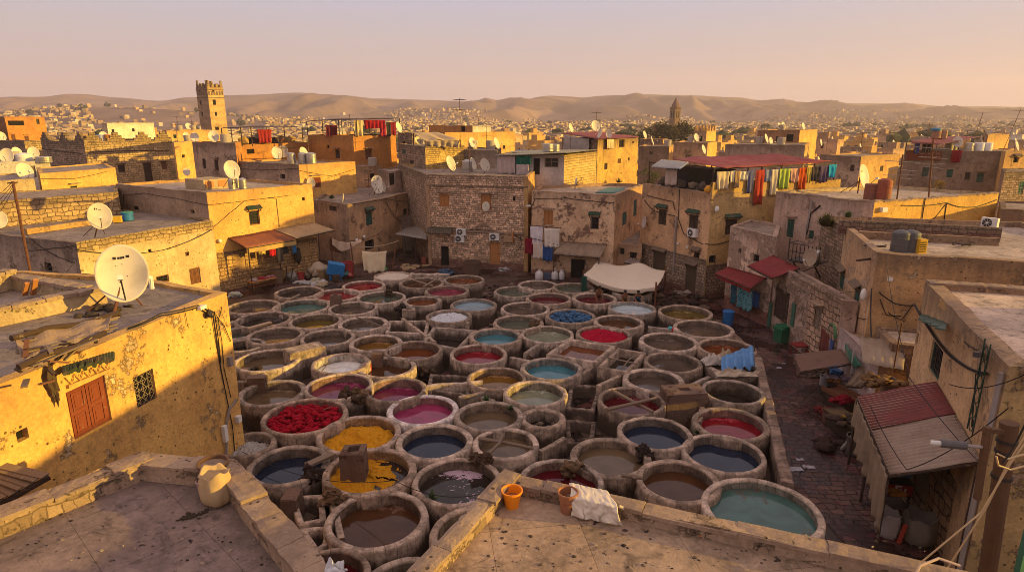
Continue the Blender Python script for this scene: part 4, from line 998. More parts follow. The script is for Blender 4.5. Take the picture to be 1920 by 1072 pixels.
# services on its corner
for pts, rr in (([(240, 615), (300, 588), (372, 572), (402, 585), (410, 640), (414, 680)], .022), ([(238, 618), (300, 592), (372, 576), (399, 592), (406, 640), (414, 690), (424, 740), (436, 800), (440, 845)], .022), ([(405, 590), (420, 610), (433, 640)], .014), ([(416, 575), (409, 600), (416, 640), (420, 690), (433, 745)], .016), ([(345, 575), (350, 600), (352, 612)], .01)):
    wire_on(hA, w, pts, rr, .05)
wire_on(hA, w, [(424, 862), (425, 790), (430, 765), (444, 748)], .05, .07, PIPE)
m = MB(); a, b = w.pt(418, 827, .02), w.pt(420, 797, .02); ang = math.atan2(w.t.y, w.t.x); m.box((a + b) / 2 + V((w.n.x, w.n.y, 0)) * .06, (.17, .14, .62), ang); m.build('meter_box', WHITEP, hA)
m = MB(); m.box(w.pt(447, 785, .08), (.2, .16, .25), ang); m.build('meter_box', WHITEP, hA)
m = MB(); m.box(w.pt(431, 677, .08), (.16, .16, .35), ang); m.build('meter_box', PIPE, hA)
m = MB(); m.box(w.pt(378, 576, .1), (.3, .16, .12), ang); m.build('wall_lamp', WHITEP, hA)
m = MB(); m.ico(w.pt(392, 590, .1), .13, 2, 1.4, 2); m.build('junction_box', IRON, hA)
# divider parapets on that roof
def parapet(label, pts, z, th, h, mat=None, name='parapet_wall', cope=True):
    P = [G(u, v, z) for u, v in pts]; base = P[0].copy(); base.z = z - h; t = thing(name, label, 'wall', base); r_ = random.Random(len(label))
    for a, b in zip(P, P[1:]):
        w_ = Wall(a.xy, b.xy); m = MB(); wall_panel(m, w_, z - h, z, (), .1, .5, .6)
        w2 = Wall((b.xy - w_.n * -0) - w_.n * th, a.xy - w_.n * th); wall_panel(m, w2, z - h, z, (), .1, .5, .6)
        k = max(1, int(w_.L / .6)); vs = []
        for j in range(k + 1):
            p = w_.P(w_.L * j / k, 0); q = w_.P(w_.L * j / k, 0, -th)
            vs += [V((p.x, p.y, z + topj(p.x, p.y, .5))), V((q.x, q.y, z + topj(q.x, q.y, .5)))]
        m.mesh(vs, [(2 * j, 2 * j + 2, 2 * j + 3, 2 * j + 1) for j in range(k)], [(j * .3, -.05 - .2 * (j % 2)) for j in range(2 * k + 2)])
        for s in (0, w_.L): m.face([w_.P(s, z - h), w_.P(s, z - h, -th), w_.P(s, z, -th), w_.P(s, z)])
        m.build('wall', mat or CREAM, t)
        if cope:
            m = MB(); dd = 0
            while dd < w_.L - .15:
                L = min(r_.uniform(.55, 1.0), w_.L - dd); slab(m, w_.P(dd + L / 2, z + .07 + r_.uniform(-.015, .02), -th / 2), (L - .03, th + .1, .12), math.atan2(w_.t.y, w_.t.x) + r_.uniform(-.02, .02)); dd += L
            m.build('coping', COPE, t)
    return t
parapet('sunlit block parapet that divides the roof with the big dish', [(-30, 590), (198, 543)], zA + .35, .35, .5)
parapet('low block parapet at the back of the near left roof', [(18, 522), (150, 545)], zA + .3, .4, .45)
parapet('lit stub of parapet at the left edge beyond the big dish', [(-40, 528), (30, 510)], zA + .5, .4, .6)
dish('huge cream satellite dish in the left foreground on the ochre house roof', G(212, 593, zA - .12), AT(229, 512, 20.1), 1.78, -62, 22, logo=[(-.25, .55, .1, .1), (-.1, .56, .06, .08), (-.02, .56, .06, .08), (.06, .57, .06, .08), (.18, .59, .1, .09), (-.2, .3, .03, .03), (.0, .35, .03, .03), (-.05, -.15, .03, .03), (.12, -.1, .03, .03)])
for i, (u, v, l) in enumerate([(105, 640, 'heap of rotten timber at the foot of the big dish brace'), (205, 585, 'dark rubble heap around the mast of the big dish')]):
    m = MB(); c = G(u, v, zA - .1); r_ = random.Random(i + 40)
    for k in range(26): m.ico(c + V((r_.uniform(-.7, .5), r_.uniform(-.7, .7), r_.uniform(0, .08))), r_.uniform(.05, .16), 1, .8, k, (1.3, 1, .6))
    if i == 0:
        for k in range(6): q = c + V((r_.uniform(-.7, .5), r_.uniform(-.7, .7), .1)); m.beam(q, q + V((r_.uniform(-.6, .6), r_.uniform(-.6, .6), .12)), .1, .04)
    tag(m.build('debris_heap', M_cloth((.07, .05, .035), .5)), l, 'debris')
for u, v, l, dx in ((46, 553, 'loose board standing on the far left roof, left one', .5), (62, 552, 'loose board on the far left roof, right one', .6)):
    p = G(u, v, zA); m = MB(); m.beam(p, p + V((.35, -.2, dx)), .16, .08); tag(m.build('board', WOOD_O), l, 'board')
p = G(285, 541, zA); t = thing('vent_pipe', 'bent white vent pipe behind the big dish', 'pipe', p); m = MB(); m.tube([p, p + V((0, 0, .4)), p + V((-.12, -.1, .5)), p + V((-.3, -.1, .5))], .09, 8); m.build('pipe', WHITEP, t)
# ------------------------------------------------------------------ B: cream house behind it
zB = 5.7
hB, wB, zrB = house('cream_house', 'cream plastered house with peeling paint behind the big dish', [g2(-120, 427, zB), g2(142, 455, zB), g2(398, 414, zB), g2(300, 392, zB), g2(-120, 398, zB)], zB,
    {0: GREYP, 1: CREAM, '*': STONE_Y}, [(0, 91, 501, 12, 18, 'grille:grey'), (1, 281, 470, 6, 6, 'hole'), (1, 351, 476, 7, 8, 'glass:brown'), (1, 366, 517, 20, 30, 'panel:brown'), (1, 305, 523, 24, 14, 'grille:brown')], par=.15, roof=R_GREY)
m = MB(); ww = Wall(wB[1].P(0, 0, .05).xy, wB[1].P(wB[1].L, 0, .05).xy); wall_panel(m, ww, zB - .62, zB + .03, (), .1, .6, .7)
m.face([wB[1].P(0, zB + .03, .05), wB[1].P(ww.L, zB + .03, .05), wB[1].P(ww.L, zB + .03, -.05), wB[1].P(0, zB + .03, -.05)]); m.face([wB[1].P(0, zB - .62, .05), wB[1].P(ww.L, zB - .62, .05), wB[1].P(ww.L, zB - .62, 0), wB[1].P(0, zB - .62, 0)])
m.build('stone_band', STONE_Y, hB)
wire_on(hB, wB[1], [(144, 468), (190, 474), (260, 475), (310, 468), (360, 450), (398, 430)], .025, .1)
wire_on(hB, wB[0], [(50, 440), (75, 462), (110, 482), (140, 492)], .02); wire_on(hB, wB[0], [(52, 470), (100, 465), (142, 460)], .02)
parapet('sunlit back parapet of the cream house roof', [(50, 430), (170, 413)], zB + .22, .3, .35, OCHRE2, cope=False)
dish('cream satellite dish with a red mark on the cream house roof', G(178, 444, zB - .1), AT(187, 405, 34.0), 1.35, -55, 20, logo=[(-.3, .55, .08, .16), (-.16, .56, .06, .1), (-.05, .5, .2, .04)])
dish('cream satellite dish cut off by the left picture edge', G(4, 428, zB - .1), AT(-3, 411, 37.0), 1.0, -50, 20)
bucket('tub', 'round green and blue tub on the cream house roof', 'tub', G(240, 413, zB - .12), .42, .62, M_simple((.03, .16, .40), .4, .3), .9, None, lid=M_simple((.04, .22, .09), .5))
p = G(221, 417, zB - .12); t = thing('crate', 'yellow plastic crate beside the green tub', 'crate', p); m = MB(); m.box(p + V((0, 0, .22)), (.55, .4, .4), .3); m.build('body', M_simple((.62, .36, .02), .5), t); m = MB(); m.box(p + V((0, 0, .44)), (.6, .45, .06), .3); m.build('lid', M_simple((.6, .4, .03), .5), t)
p = G(62, 514, 0); m = MB(); a, b = AT(24, 340, 33.0), AT(58, 516, 33.0); t = thing('utility_pole', 'rusty leaning pole with tangled wires in front of the cream house', 'utility pole', (b.x, b.y, 0))
m.tube([V((b.x + .05, b.y, 0)), b, a.lerp(b, .5), a], .07, 7); m.build('pole', RUST, t); m = MB()
for k in range(4): m.tube(sag(a + V((0, 0, -.1 * k)), AT(-40 + k * 4, 380 + k * 16, 33), .2, 6), .012, 4)
m.build('wire', CABLE, t); m = MB(); m.beam(a + V((-.3, 0, -.1)), a + V((.25, 0, -.05)), .06); m.build('crossbar', RUST, t)
# ------------------------------------------------------------------ C: yellow house with awnings
zC = 7.7
PC = [g2(217, 345, zC), g2(387, 362, zC), g2(585, 345, zC)]; PC.append((PC[0][0] + PC[2][0] - PC[1][0], PC[0][1] + PC[2][1] - PC[1][1]))
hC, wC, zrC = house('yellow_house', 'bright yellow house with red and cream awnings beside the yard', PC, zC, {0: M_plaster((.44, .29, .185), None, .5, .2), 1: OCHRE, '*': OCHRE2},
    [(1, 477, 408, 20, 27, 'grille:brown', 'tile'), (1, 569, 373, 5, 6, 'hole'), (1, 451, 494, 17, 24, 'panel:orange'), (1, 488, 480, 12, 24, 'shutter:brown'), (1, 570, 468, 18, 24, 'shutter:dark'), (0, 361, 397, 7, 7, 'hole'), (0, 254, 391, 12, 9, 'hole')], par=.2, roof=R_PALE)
w = wC[1]; m = MB(); zS = w.hit(430, 470)[1]; zS = min(zS, 3.4); ww = Wall(w.P(0, 0, .06).xy, w.P(w.L, 0, .06).xy)
hs = []
for u, v, wp, hp in ((451, 494, 19, 26), (488, 480, 14, 26), (570, 468, 20, 26)):
    sa, sb = w.hit(u - wp / 2, v)[0], w.hit(u + wp / 2, v)[0]; hs.append((sa, sb, w.hit(u, v + hp / 2)[1], min(w.hit(u, v - hp / 2)[1], zS - .1)))
wall_panel(m, ww, -.2, zS, hs, .055, .6, .8); m.build('stone_base', M_stone((.50, .30, .13), (.2, .11, .05), .46, .28, .25), hC)
wire_on(hC, w, [(387, 384), (420, 381), (470, 375), (545, 366)], .02); wire_on(hC, w, [(397, 428), (430, 400), (458, 377)], .018); wire_on(hC, w, [(480, 374), (508, 370), (518, 372), (524, 425)], .018)
wire_on(hC, wC[0], [(229, 405), (232, 365), (270, 362), (330, 372), (387, 384)], .02)
m = MB(); m.ico(w.pt(412, 452, .15), .16, 2, .1); m.build('wall_lamp', WHITEP, hC)
def awning(label, w, top, eave, out_t, out_e, mat, name='awning', posts=(), wave=0, valance=None, sagd=0, kind='corr', group=None):
    a, b = w.pt(*top[0], out_t), w.pt(*top[1], out_t); c, d_ = w.pt(*eave[0], out_e), w.pt(*eave[1], out_e)
    t = thing(name, label, 'awning', (a + b) / 2 - V((0, 0, .0)), group)
    q = [c, d_, b, a]
    if kind == 'corr': corr('roof_sheet', q, mat, t, sagd=sagd)
    else: drape('canvas', [a, b, d_, c], mat, t, 3, .03, 26, 10, 0, .02, wave=sagd)
    m = MB(); m.beam(c - V((0, 0, .05)), d_ - V((0, 0, .05)), .07); m.beam(a - V((0, 0, .04)), b - V((0, 0, .04)), .07)
    for k in (0.05, .5, .95): m.beam(a.lerp(b, k) - V((0, 0, .06)), c.lerp(d_, k) - V((0, 0, .08)), .05)
    m.build('rafter', WOOD_D, t)
    for k in posts:
        p = c.lerp(d_, k); m = MB(); m.tube([V((p.x, p.y, -.1)), p], .05, 6); m.build('post', WOOD_D, t)
    if valance: drape('valance', [c, d_, d_ - V((0, 0, valance[1])), c - V((0, 0, valance[1]))], valance[0], t, 7, .05)
    return t, (a, b, c, d_)
RUSTY = M_corr((.30, .10, .045), (.14, .05, .03), .5); CREAMC = M_corr((.46, .32, .17), (.26, .15, .07), .4)
awC, _ = awning('rust red awning on the yellow house above hanging clothes', w, ((428, 446), (512, 431)), ((462, 465), (555, 449)), .05, 1.7, RUSTY, posts=(.03,), valance=(M_cloth((.52, .33, .12)), .45))
awD, qd = awning('cream corrugated awning right of the rust red one', w, ((514, 430), (588, 417)), ((556, 447), (628, 431)), .05, 1.7, CREAMC, posts=(.55,))
def garment(label, pl, pr, h, col, cat='garment', kind='cloth', seed=0, name='hanging_cloth', group='laundry hung out to dry', stripe=None, nar=.85):
    pl, pr = V(pl), V(pr); mid = (pl + pr) / 2; bl = mid.lerp(pl, nar) - V((0, 0, h)); br = mid.lerp(pr, nar) - V((0, 0, h))
    L = (pr - pl).length
    o = drape(name, [pl, pr, br, bl], M_cloth(col, .22, stripe), None, max(1.5, L * 2.2), min(.09, L * .09), 20, 10, 0, .12, .014, seed)
    return tag(o, label, cat, group)
def wl(w, u, v, out): return w.pt(u, v, out)
for i, (u0, u1, v, h, c, l, cat) in enumerate([(483, 497, 459, .8, (.58, .42, .12), 'pale yellow cloth hung left under the rust red awning', 'garment'), (504, 516, 459, .95, (.45, .02, .03), 'red shirt hung under the rust red awning', 'shirt'), (517, 529, 461, 1.35, (.035, .03, .05), 'long black garment under the rust red awning', 'garment'),
        (527, 540, 456, .9, (.03, .028, .03), 'black trousers hung right under the rust red awning', 'trousers'), (546, 555, 452, 1.05, (.04, .16, .34), 'blue towel at the right end of the rust red awning', 'towel')]):
    garment(l, wl(w, u0, v, 1.55), wl(w, u1, v - 2, 1.55), h, c, cat, seed=i)
m = MB(); p = wl(w, 559, 481, .5); m.ico(p, .55, 2, .5, 3, (.55, .5, 1.15)); tag(m.build('net_bundle', M_cloth((.07, .055, .04), .5), smooth=True), 'dark net bundle hanging on the yellow house wall', 'net')
# roof clutter of C
c = G(378, 357, zC + .0); m = MB(); t = thing('roof_shed', 'low block shed with hatches on the yellow house roof', 'shed', (c.x, c.y, zrC))
z1 = zC + .62
Lc, Cc, Rc = G(346, 335, z1), G(381, 338, z1), G(428, 334, z1); wq = Wall(Lc.xy, Cc.xy); wr = Wall(Cc.xy, Rc.xy)
m.prism(ccw([Lc.xy, Cc.xy, Rc.xy, (Lc + Rc - Cc).xy]), zrC - .03, z1); m.build('wall', CREAM, t)
for s in (.22, .72): m = MB(); m.box(wr.P(wr.L * s, zrC + .45, .01), (.7, .05, .5), math.atan2(wr.t.y, wr.t.x)); m.build('hatch', WOOD_O, t)
dish('cream satellite dish above the block shed on the yellow house', G(437, 352, zC), AT(435, 318, 44.5), 1.25, -50, 22, logo=[(-.2, .5, .06, .05), (-.1, .5, .06, .05), (0, .5, .06, .05)])
STEEL = M_simple((.42, .38, .33), .35, .25, 4, .5, .6, dirt=.4)
def tank_cyl(label, p, r, h, mat=STEEL, lid=True, name='water_tank', cat='water tank', group=None):
    t = thing(name, label, cat, p, group); m = MB(); m.lathe([(0, 0), (r, 0), (r * 1.02, .05), (r, .09), (r, h * .33), (r * 1.03, h * .36), (r, h * .39), (r, h * .66), (r * 1.03, h * .69), (r, h * .72), (r, h * .93), (r * .92, h), (0, h)], p, 22); m.build('body', mat, t)
    if lid: m = MB(); m.lathe([(r * .95, h), (r * .5, h + .09), (r * .2, h + .12), (0, h + .12)], p, 18); m.build('lid', mat, t)
    return t
tank_cyl('left steel drum beside the block shed', G(436, 355, zC), .28, .75); tank_cyl('right steel drum beside the block shed', G(456, 354, zC), .3, .75); tank_cyl('middle slim drum beside the block shed', G(446, 352, zC + .02), .18, .8)
# ------------------------------------------------------------------ D: grey brown house in the corner of the yard
zD = 5.75
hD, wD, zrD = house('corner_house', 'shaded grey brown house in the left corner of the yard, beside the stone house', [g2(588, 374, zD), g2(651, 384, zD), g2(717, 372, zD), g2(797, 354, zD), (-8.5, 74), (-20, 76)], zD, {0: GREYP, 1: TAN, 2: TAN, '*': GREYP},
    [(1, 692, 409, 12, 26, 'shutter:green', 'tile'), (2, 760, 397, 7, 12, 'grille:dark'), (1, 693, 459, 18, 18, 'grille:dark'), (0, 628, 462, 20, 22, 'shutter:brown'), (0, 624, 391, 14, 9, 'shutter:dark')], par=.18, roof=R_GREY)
wire_on(hD, wD[1], [(652, 384), (690, 378), (717, 374)], .02); wire_on(hD, wD[2], [(719, 375), (745, 410), (775, 425)], .018); wire_on(hD, wD[2], [(722, 372), (735, 402), (762, 428)], .018); wire_on(hD, wD[2], [(720, 372), (760, 378), (795, 368)], .02); wire_on(hD, wD[1], [(655, 452), (690, 448), (720, 432)], .018)
for u, v in ((683, 444), (669, 450)): m = MB(); m.ico(wD[1].pt(u, v, .2), .15, 2, .2); m.build('wall_lamp', WHITEP, hD)
dish('white satellite dish with dark lettering facing the camera on the corner house', G(701, 366, zD), AT(706, 342, 58.3), 1.22, -88, 18, logo=[(-.45, .42, .05, .22), (-.45, .6, .18, .04), (-.45, .42, .18, .04), (-.3, .45, .04, .17), (-.15, .5, .14, .04), (.05, .42, .05, .2), (.2, .5, .2, .05), (.3, .42, .05, .2)], brace=True)
dish('small tilted dish on the front corner of the corner house', G(640, 378, zD), AT(642, 371, 56.5), .8, 200, 10)
for u, v, h, c, l in ((727, 352, 1.0, TERRA, 'squat brick chimney left on the corner house roof'), (760, 355, 1.25, TERRA, 'brick chimney right on the corner house roof')):
    p = G(u, v, zD); t = thing('chimney', l, 'chimney', p); m = MB(); m.box(p + V((0, 0, h / 2)), (.6, .6, h), .4); m.build('shaft', M_stone(c, (.12, .06, .04), .25, .12), t); m = MB(); m.box(p + V((0, 0, h + .05)), (.7, .7, .1), .4); m.build('cap', COPE, t)
tuft('green plants in a bed on the corner house roof', G(622, 373, zD), .5, 160)
chouse('roof_hut', 'pale roof hut with a dark doorway behind the lettered dish', 727, 322, 66, 706, 69, 790, 72, {'*': PINK, 0: GREYP}, [(1, 735, 336, 10, 22, 'door:dark')], par=.1, cat='hut')
chouse('low_annex', 'small shaded annex with two windows under the orange house', 690, 312, 72, 640, 74, 715, 74, TAN, [(1, 680 + 18, 330, 8, 9, 'glass:dark')], par=.1)
# ------------------------------------------------------------------ E: stone house
zE = 8.35
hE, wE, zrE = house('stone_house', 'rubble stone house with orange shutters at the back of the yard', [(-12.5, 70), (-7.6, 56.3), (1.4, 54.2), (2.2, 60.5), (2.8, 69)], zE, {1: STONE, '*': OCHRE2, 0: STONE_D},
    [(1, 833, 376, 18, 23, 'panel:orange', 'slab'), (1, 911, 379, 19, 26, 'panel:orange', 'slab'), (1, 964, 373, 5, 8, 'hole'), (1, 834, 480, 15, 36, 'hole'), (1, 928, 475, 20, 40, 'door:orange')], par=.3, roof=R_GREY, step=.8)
w = wE[1]
m = MB(); m.beam(w.P(.02, 3.5, .07), w.P(w.L - .3, 3.42, .07), .14, .16); m.build('string_course', COPE, hE)
m = MB(); m.beam(w.P(.02, 7.4, .05), w.P(w.L, 7.45, .05), .1, .1); m.build('string_course', STONE_D, hE)
m = MB(); c = w.pt(906, 438, .06); ang = math.atan2(w.t.y, w.t.x)
for k in range(11):
    a = math.pi * k / 10; a2 = math.pi * (k + 1) / 10
    if k < 10: m.beam(c + V((math.cos(a) * .85 * w.t.x, math.cos(a) * .85 * w.t.y, math.sin(a) * .85)), c + V((math.cos(a2) * .85 * w.t.x, math.cos(a2) * .85 * w.t.y, math.sin(a2) * .85)), .16, .14)
m.build('relieving_arch', COPE, hE)
m = MB(); m.box(w.P(w.L - .18, zE / 2, .03), (.36, .1, zE - .02), ang); m.build('corner_pier', OCHRE2, hE)
m = MB(); m.box(w.P(.15, zE / 2 - .4, .03), (.3, .1, zE - .9), ang); m.build('corner_pier', TAN, hE)
awning('dark mossy lean-to roof over the bare doorway of the stone house', w, ((802, 426), (850, 426)), ((800, 436), (845, 439)), .05, 1.1, M_corr((.10, .075, .05), (.05, .06, .03), .6), 'awning')
a_ = -90 + math.degrees(math.atan2(w.t.y, w.t.x))
ac_unit('upper of two air conditioners stacked on the stone house', w.pt(866, 434, .02), a_); ac_unit('lower of two air conditioners stacked on the stone house', w.pt(863, 447, .02), a_)
ac_unit('air conditioner above the wooden door of the stone house', w.pt(928, 443, .02), a_)
p = w.pt(953, 447, .2); t = thing('cardboard_box', 'brown box bracketed to the stone house right of the air conditioners', 'box', p); m = MB(); m.box(p, (.75, .4, .55), ang); m.build('box', M_simple((.36, .22, .12), .8), t); m = MB(); m.box(p + V((.4, -.05, .12)), (.12, .42, .9), ang); m.build('flap', WOOD_O, t)
dish('small white round dish over the right shutter of the stone house', w.pt(911, 392, .02), w.pt(911, 387, .45), .78, -88, 12, brace=False, logo=[(-.1, .1, .05, .3), (-.1, 0, .3, .05)])
wire_on(hE, w, [(803, 424), (850, 428), (920, 432), (985, 440)], .03); wire_on(hE, w, [(940, 445), (965, 440), (980, 450)], .03); wire_on(hE, w, [(975, 441), (978, 460), (968, 470)], .02)
# ------------------------------------------------------------------ F: peeling plaster house, and the little house beside it
zF = 7.2
f0, f1, f2 = g2(997, 358, zF), g2(1154, 365, zF), g2(1206, 346, zF)
hF, wF, zrF = house('peeling_house', 'tan house with badly peeling plaster at the back of the yard', [f0, f1, f2, (f2[0] - 3, f2[1] + 1.5), (2.6, 58)], zF, {0: PEELP, 1: TAN, '*': TAN},
    [(0, 1028, 408, 17, 26, 'panel:orange', 'slab'), (0, 1115, 418, 16, 24, 'grille:grey', 'tile'), (0, 1083, 506, 26, 40, 'hole'), (1, 1171, 410, 8, 24, 'shutter:green'), (1, 1191, 390, 6, 30, 'shutter:green')], par=.25, roof=R_PALE, step=.8)
w = wF[0]
wire_on(hF, w, [(1000, 372), (1030, 372), (1060, 371), (1110, 377), (1152, 380)], .03); wire_on(hF, w, [(998, 385), (1003, 372)], .03)
m = MB(); m.box(w.pt(991, 386, .2), (.35, .14, .14), .5); m.build('wall_lamp', WHITEP, hF)
awning('grey corrugated awning over the dark shop doorway below the peeling house', w, ((1052, 452), (1138, 458)), ((1037, 476), (1125, 483)), .05, 1.3, M_corr((.30, .21, .14), (.12, .07, .045), .5), posts=(.02, .98))
for i, (u0, u1, v, h, c, l) in enumerate([(994, 1018, 424, 1.5, (.70, .62, .62), 'pale lilac sheet, upper left on the rack by the stone house corner'), (1020, 1049, 428, 1.6, (.70, .60, .50), 'pale beige sheet, upper right of the laundry on the rack'),
        (984, 1000, 446, 1.35, (.22, .012, .03), 'dark red cloth hanging lowest left on the laundry rack'), (1000, 1018, 455, 1.35, (.62, .50, .40), 'beige cloth hung lower middle on the laundry rack'), (1018, 1037, 458, 1.4, (.03, .09, .26), 'blue cloth hung lower right on the laundry rack')]):
    garment(l, w.pt(u0, v, .7 + .1 * (i % 2)), w.pt(u1, v + 1, .7 + .1 * (i % 2)), h, c, 'sheet' if 'sheet' in l else 'cloth', seed=i + 20, nar=.96)
t = thing('drying_rack', 'pole rack carrying sheets at the corner of the stone house', 'rack', w.pt(1010, 500, .7)); m = MB()
for (ua, va, ub, vb) in ((984, 443, 1046, 459), (992, 422, 1052, 428)): m.tube([w.pt(ua, va, .75), w.pt(ub, vb, .75)], .03, 6)
for u, v in ((993, 423), (1051, 428)): a = w.pt(u, v, .75); m.tube([a, w.pt(u, v - 2, 0)], .03, 6)
m.build('pole', WOOD_D, t)
def low_poly(u, v, z): return g2(u, v, z)
hF2, wF2, _ = house('small_house', 'low plastered house with two tiny windows between peeling house and red roofed house', [g2(1146, 455, 3.0), g2(1204, 461, 3.0), g2(1208, 412, 3.0), g2(1160, 412, 3.0)], 3.0, TAN,
    [(0, 1166, 471, 10, 13, 'grille:grey'), (0, 1187, 479, 13, 13, 'grille:dark')], par=.1, roof=R_GREY)
m = MB(); m.box(wF2[0].pt(1154, 457, .15), (.3, .12, .12)); m.build('wall_lamp', WHITEP, hF2)
awning('tiny grey plank canopy on the low house', wF2[0], ((1180, 482), (1202, 486)), ((1170, 492), (1196, 496)), .02, .6, M_corr((.30, .25, .22)), 'canopy')
dish('slim tilted white dish on the peeling house roof', G(1077, 355, zF - .2), AT(1079, 341, 57.0), .85, 165, 8)
m = MB(); z = zrF + .04; q = [G(1115, 362, z), G(1163, 362, z + .02), G(1172, 352, z + .02), G(1140, 352, z)]; corr('roof_patch', [q[0], q[1], q[2], q[3]], M_corr((.10, .22, .17), (.2, .14, .1), .3)); tag(bpy.data.objects['roof_patch'], 'green corrugated sheet lying on the peeling house roof', 'sheet')
# ------------------------------------------------------------------ G: house with the red roof and the washing line
zG = 7.9
c0 = G(1319, 561, 0); gC = (c0.x, c0.y); gL = g2(1205, 345, zG); gR = (26.4, 51.0)
hG, wG, zrG = house('red_roofed_house', 'tall tan house with a red roofed terrace full of washing', [gL, gC, gR, (gL[0] + gR[0] - gC[0], gL[1] + gR[1] - gC[1])], zG, {0: TAN, 1: M_plaster((.66, .42, .17), None, .5, .3, (.36, .22, .12)), '*': TAN},
    [(0, 1242, 407, 15, 29, 'shutter:dark', 'tile'), (0, 1300, 416, 17, 27, 'shutter:dark', 'tile'), (0, 1237, 492, 20, 38, 'door:orange', 'brown'), (0, 1306, 479, 11, 13, 'grille:dark', 'brown'), (0, 1296, 522, 17, 46, 'door:dark', 'brown'), (1, 1371, 425, 22, 28, 'shutter:dark', 'tile'), (1, 1336, 486, 13, 14, 'grille:dark')], par=.05, roof=R_GREY, step=.8)
w = wG[0]
hs = []
for u, v, wp, hp in ((1237, 492, 22, 38), (1306, 479, 13, 14), (1296, 522, 19, 46)):
    a, b = w.hit(u - wp / 2, v)[0], w.hit(u + wp / 2, v)[0]; hs.append((min(a, b) - .04, max(a, b) + .04, w.hit(u, v + hp / 2)[1] - .05, w.hit(u, v - hp / 2)[1] + .05))
m = MB(); ww = Wall(w.P(0, 0, .06).xy, w.P(w.L, 0, .06).xy); hs = [(max(.1, a), min(ww.L - .1, b), max(c, -.15), min(d2, 2.9)) for a, b, c, d2 in hs if c < 2.8]
wall_panel(m, ww, -.2, 3.0, hs, .055, .8, .7); m.build('stone_base', STONE_D, hG)
w1 = wG[1]; m = MB(); ww = Wall(w1.P(0, 0, .06).xy, w1.P(5, 0, .06).xy); wall_panel(m, ww, -.2, 2.6, (), .05, .8, .7); m.build('stone_base', STONE_D, hG)
# parapet of the terrace on its right side (one opening where the red cloth hangs)
ac_unit('air conditioner under a dark shutter of the red roofed house', w.pt(1302, 436, .02), math.degrees(math.atan2(w.n.y, w.n.x)))
wire_on(hG, w, [(1213, 366), (1235, 372), (1262, 378), (1266, 395)], .03); wire_on(hG, w, [(1208, 375), (1225, 395), (1265, 405)], .03); wire_on(hG, w, [(1274, 355), (1272, 410), (1282, 438), (1318, 458)], .03); wire_on(hG, w1, [(1322, 457), (1345, 458), (1370, 450)], .03)
wire_on(hG, w, [(1268, 406), (1266, 440), (1263, 512)], .07, .12, PIPE)
m = MB(); m.ico(w1.pt(1344, 392, .2), .16, 2, .2, 1, (1, 1, 1.4)); m.build('wall_lamp', WHITEP, hG)
for u, v in ((1271, 456), (1288, 463)): m = MB(); m.box(w.pt(u, v, .15), (.3, .15, .1), 1.2); m.build('wall_lamp', WHITEP, hG)
dish('pinkish dish on the left edge of the red roofed house', w.pt(1214, 422, .02), w.pt(1207, 417, .55), .95, 190, 10, brace=False, mat=M_simple((.52, .42, .37), .6))
t = thing('terrace_parapet', 'sunlit yellow parapet along the washing terrace', 'wall', w1.P(w1.L / 2, zG)); PAR = M_plaster((.62, .38, .10), (.5, .29, .09), .3, .4, (.34, .21, .12))
for s0, s1, hh in ((.02, 6.6, .75), (7.4, w1.L - .02, .5)):
    m = MB(); wi = Wall(w1.P(s0, 0).xy, w1.P(s1, 0).xy); wall_panel(m, wi, zG - .02, zG + hh, (), .1, 1, .6); wo = Wall(w1.P(s1, 0, -.25).xy, w1.P(s0, 0, -.25).xy); wall_panel(m, wo, zG - .02, zG + hh, (), .1, 1, .6)
    m.face([wi.P(0, zG + hh), wi.P(wi.L, zG + hh), wi.P(wi.L, zG + hh, -.25), wi.P(0, zG + hh, -.25)]); 
    for s in (0, wi.L): m.face([wi.P(s, zG), wi.P(s, zG, -.25), wi.P(s, zG + hh), wi.P(s, zG + hh, -.01)][:3] + [wi.P(s, zG + hh)])
    m.build('wall', PAR, t)
RED = M_corr((.30, .04, .03), (.34, .13, .08), .5); GREYC = M_corr((.28, .27, .27), (.2, .16, .13), .3)
zR = zG + 1.95
rt = thing('terrace_shelter', 'long rusty red corrugated roof over the washing terrace', 'roof', w.P(w.L / 2, zR))
K = [AT(1258, 297, 52.5), AT(1362, 316, 45.5), AT(1560, 303, 51.5), AT(1445, 289, 58)]
corr('roof_sheet', [K[1], K[2], K[3], K[0]], RED, rt, .2, .03, tiltnoise=.12)
corr('roof_sheet', [AT(1220, 313, 48.5), AT(1276, 317, 46.8), AT(1293, 304, 49.5), AT(1240, 299, 52)], GREYC, rt, .25, .03)
for k, p in enumerate([w.P(.4, 0, -.3), w.P(3.2, 0, -.3), w.P(w.L - .3, 0, -.3), w1.P(3.6, 0, -.35), w1.P(7, 0, -.35), w1.P(10.5, 0, -.35), w1.P(w1.L - .4, 0, -.4), w.P(2.5, 0, -5), w.P(5, 0, -8)]):
    m = MB(); m.tube([V((p.x, p.y, zrG)), V((p.x, p.y, zR - .12))], .06, 6); m.build('post', WOOD_D, rt)
m = MB()
for a, b in ((w.P(.3, zR - .2, -.3), w.P(w.L - .2, zR - .25, -.3)), (w1.P(.2, zR - .22, -.35), w1.P(w1.L - .3, zR - .25, -.4))): m.beam(a, b, .09)
m.build('rafter', WOOD_D, rt)
line = [(1346, 322, 1368), (1371, 321, 1378), (1380, 321, 1388), (1388, 322, 1402), (1404, 320, 1414), (1420, 319, 1433), (1436, 318, 1446), (1448, 318, 1462), (1463, 317, 1482), (1484, 316, 1499), (1500, 315, 1514), (1515, 314, 1521), (1522, 313, 1538), (1540, 312, 1554), (1556, 309, 1568)]
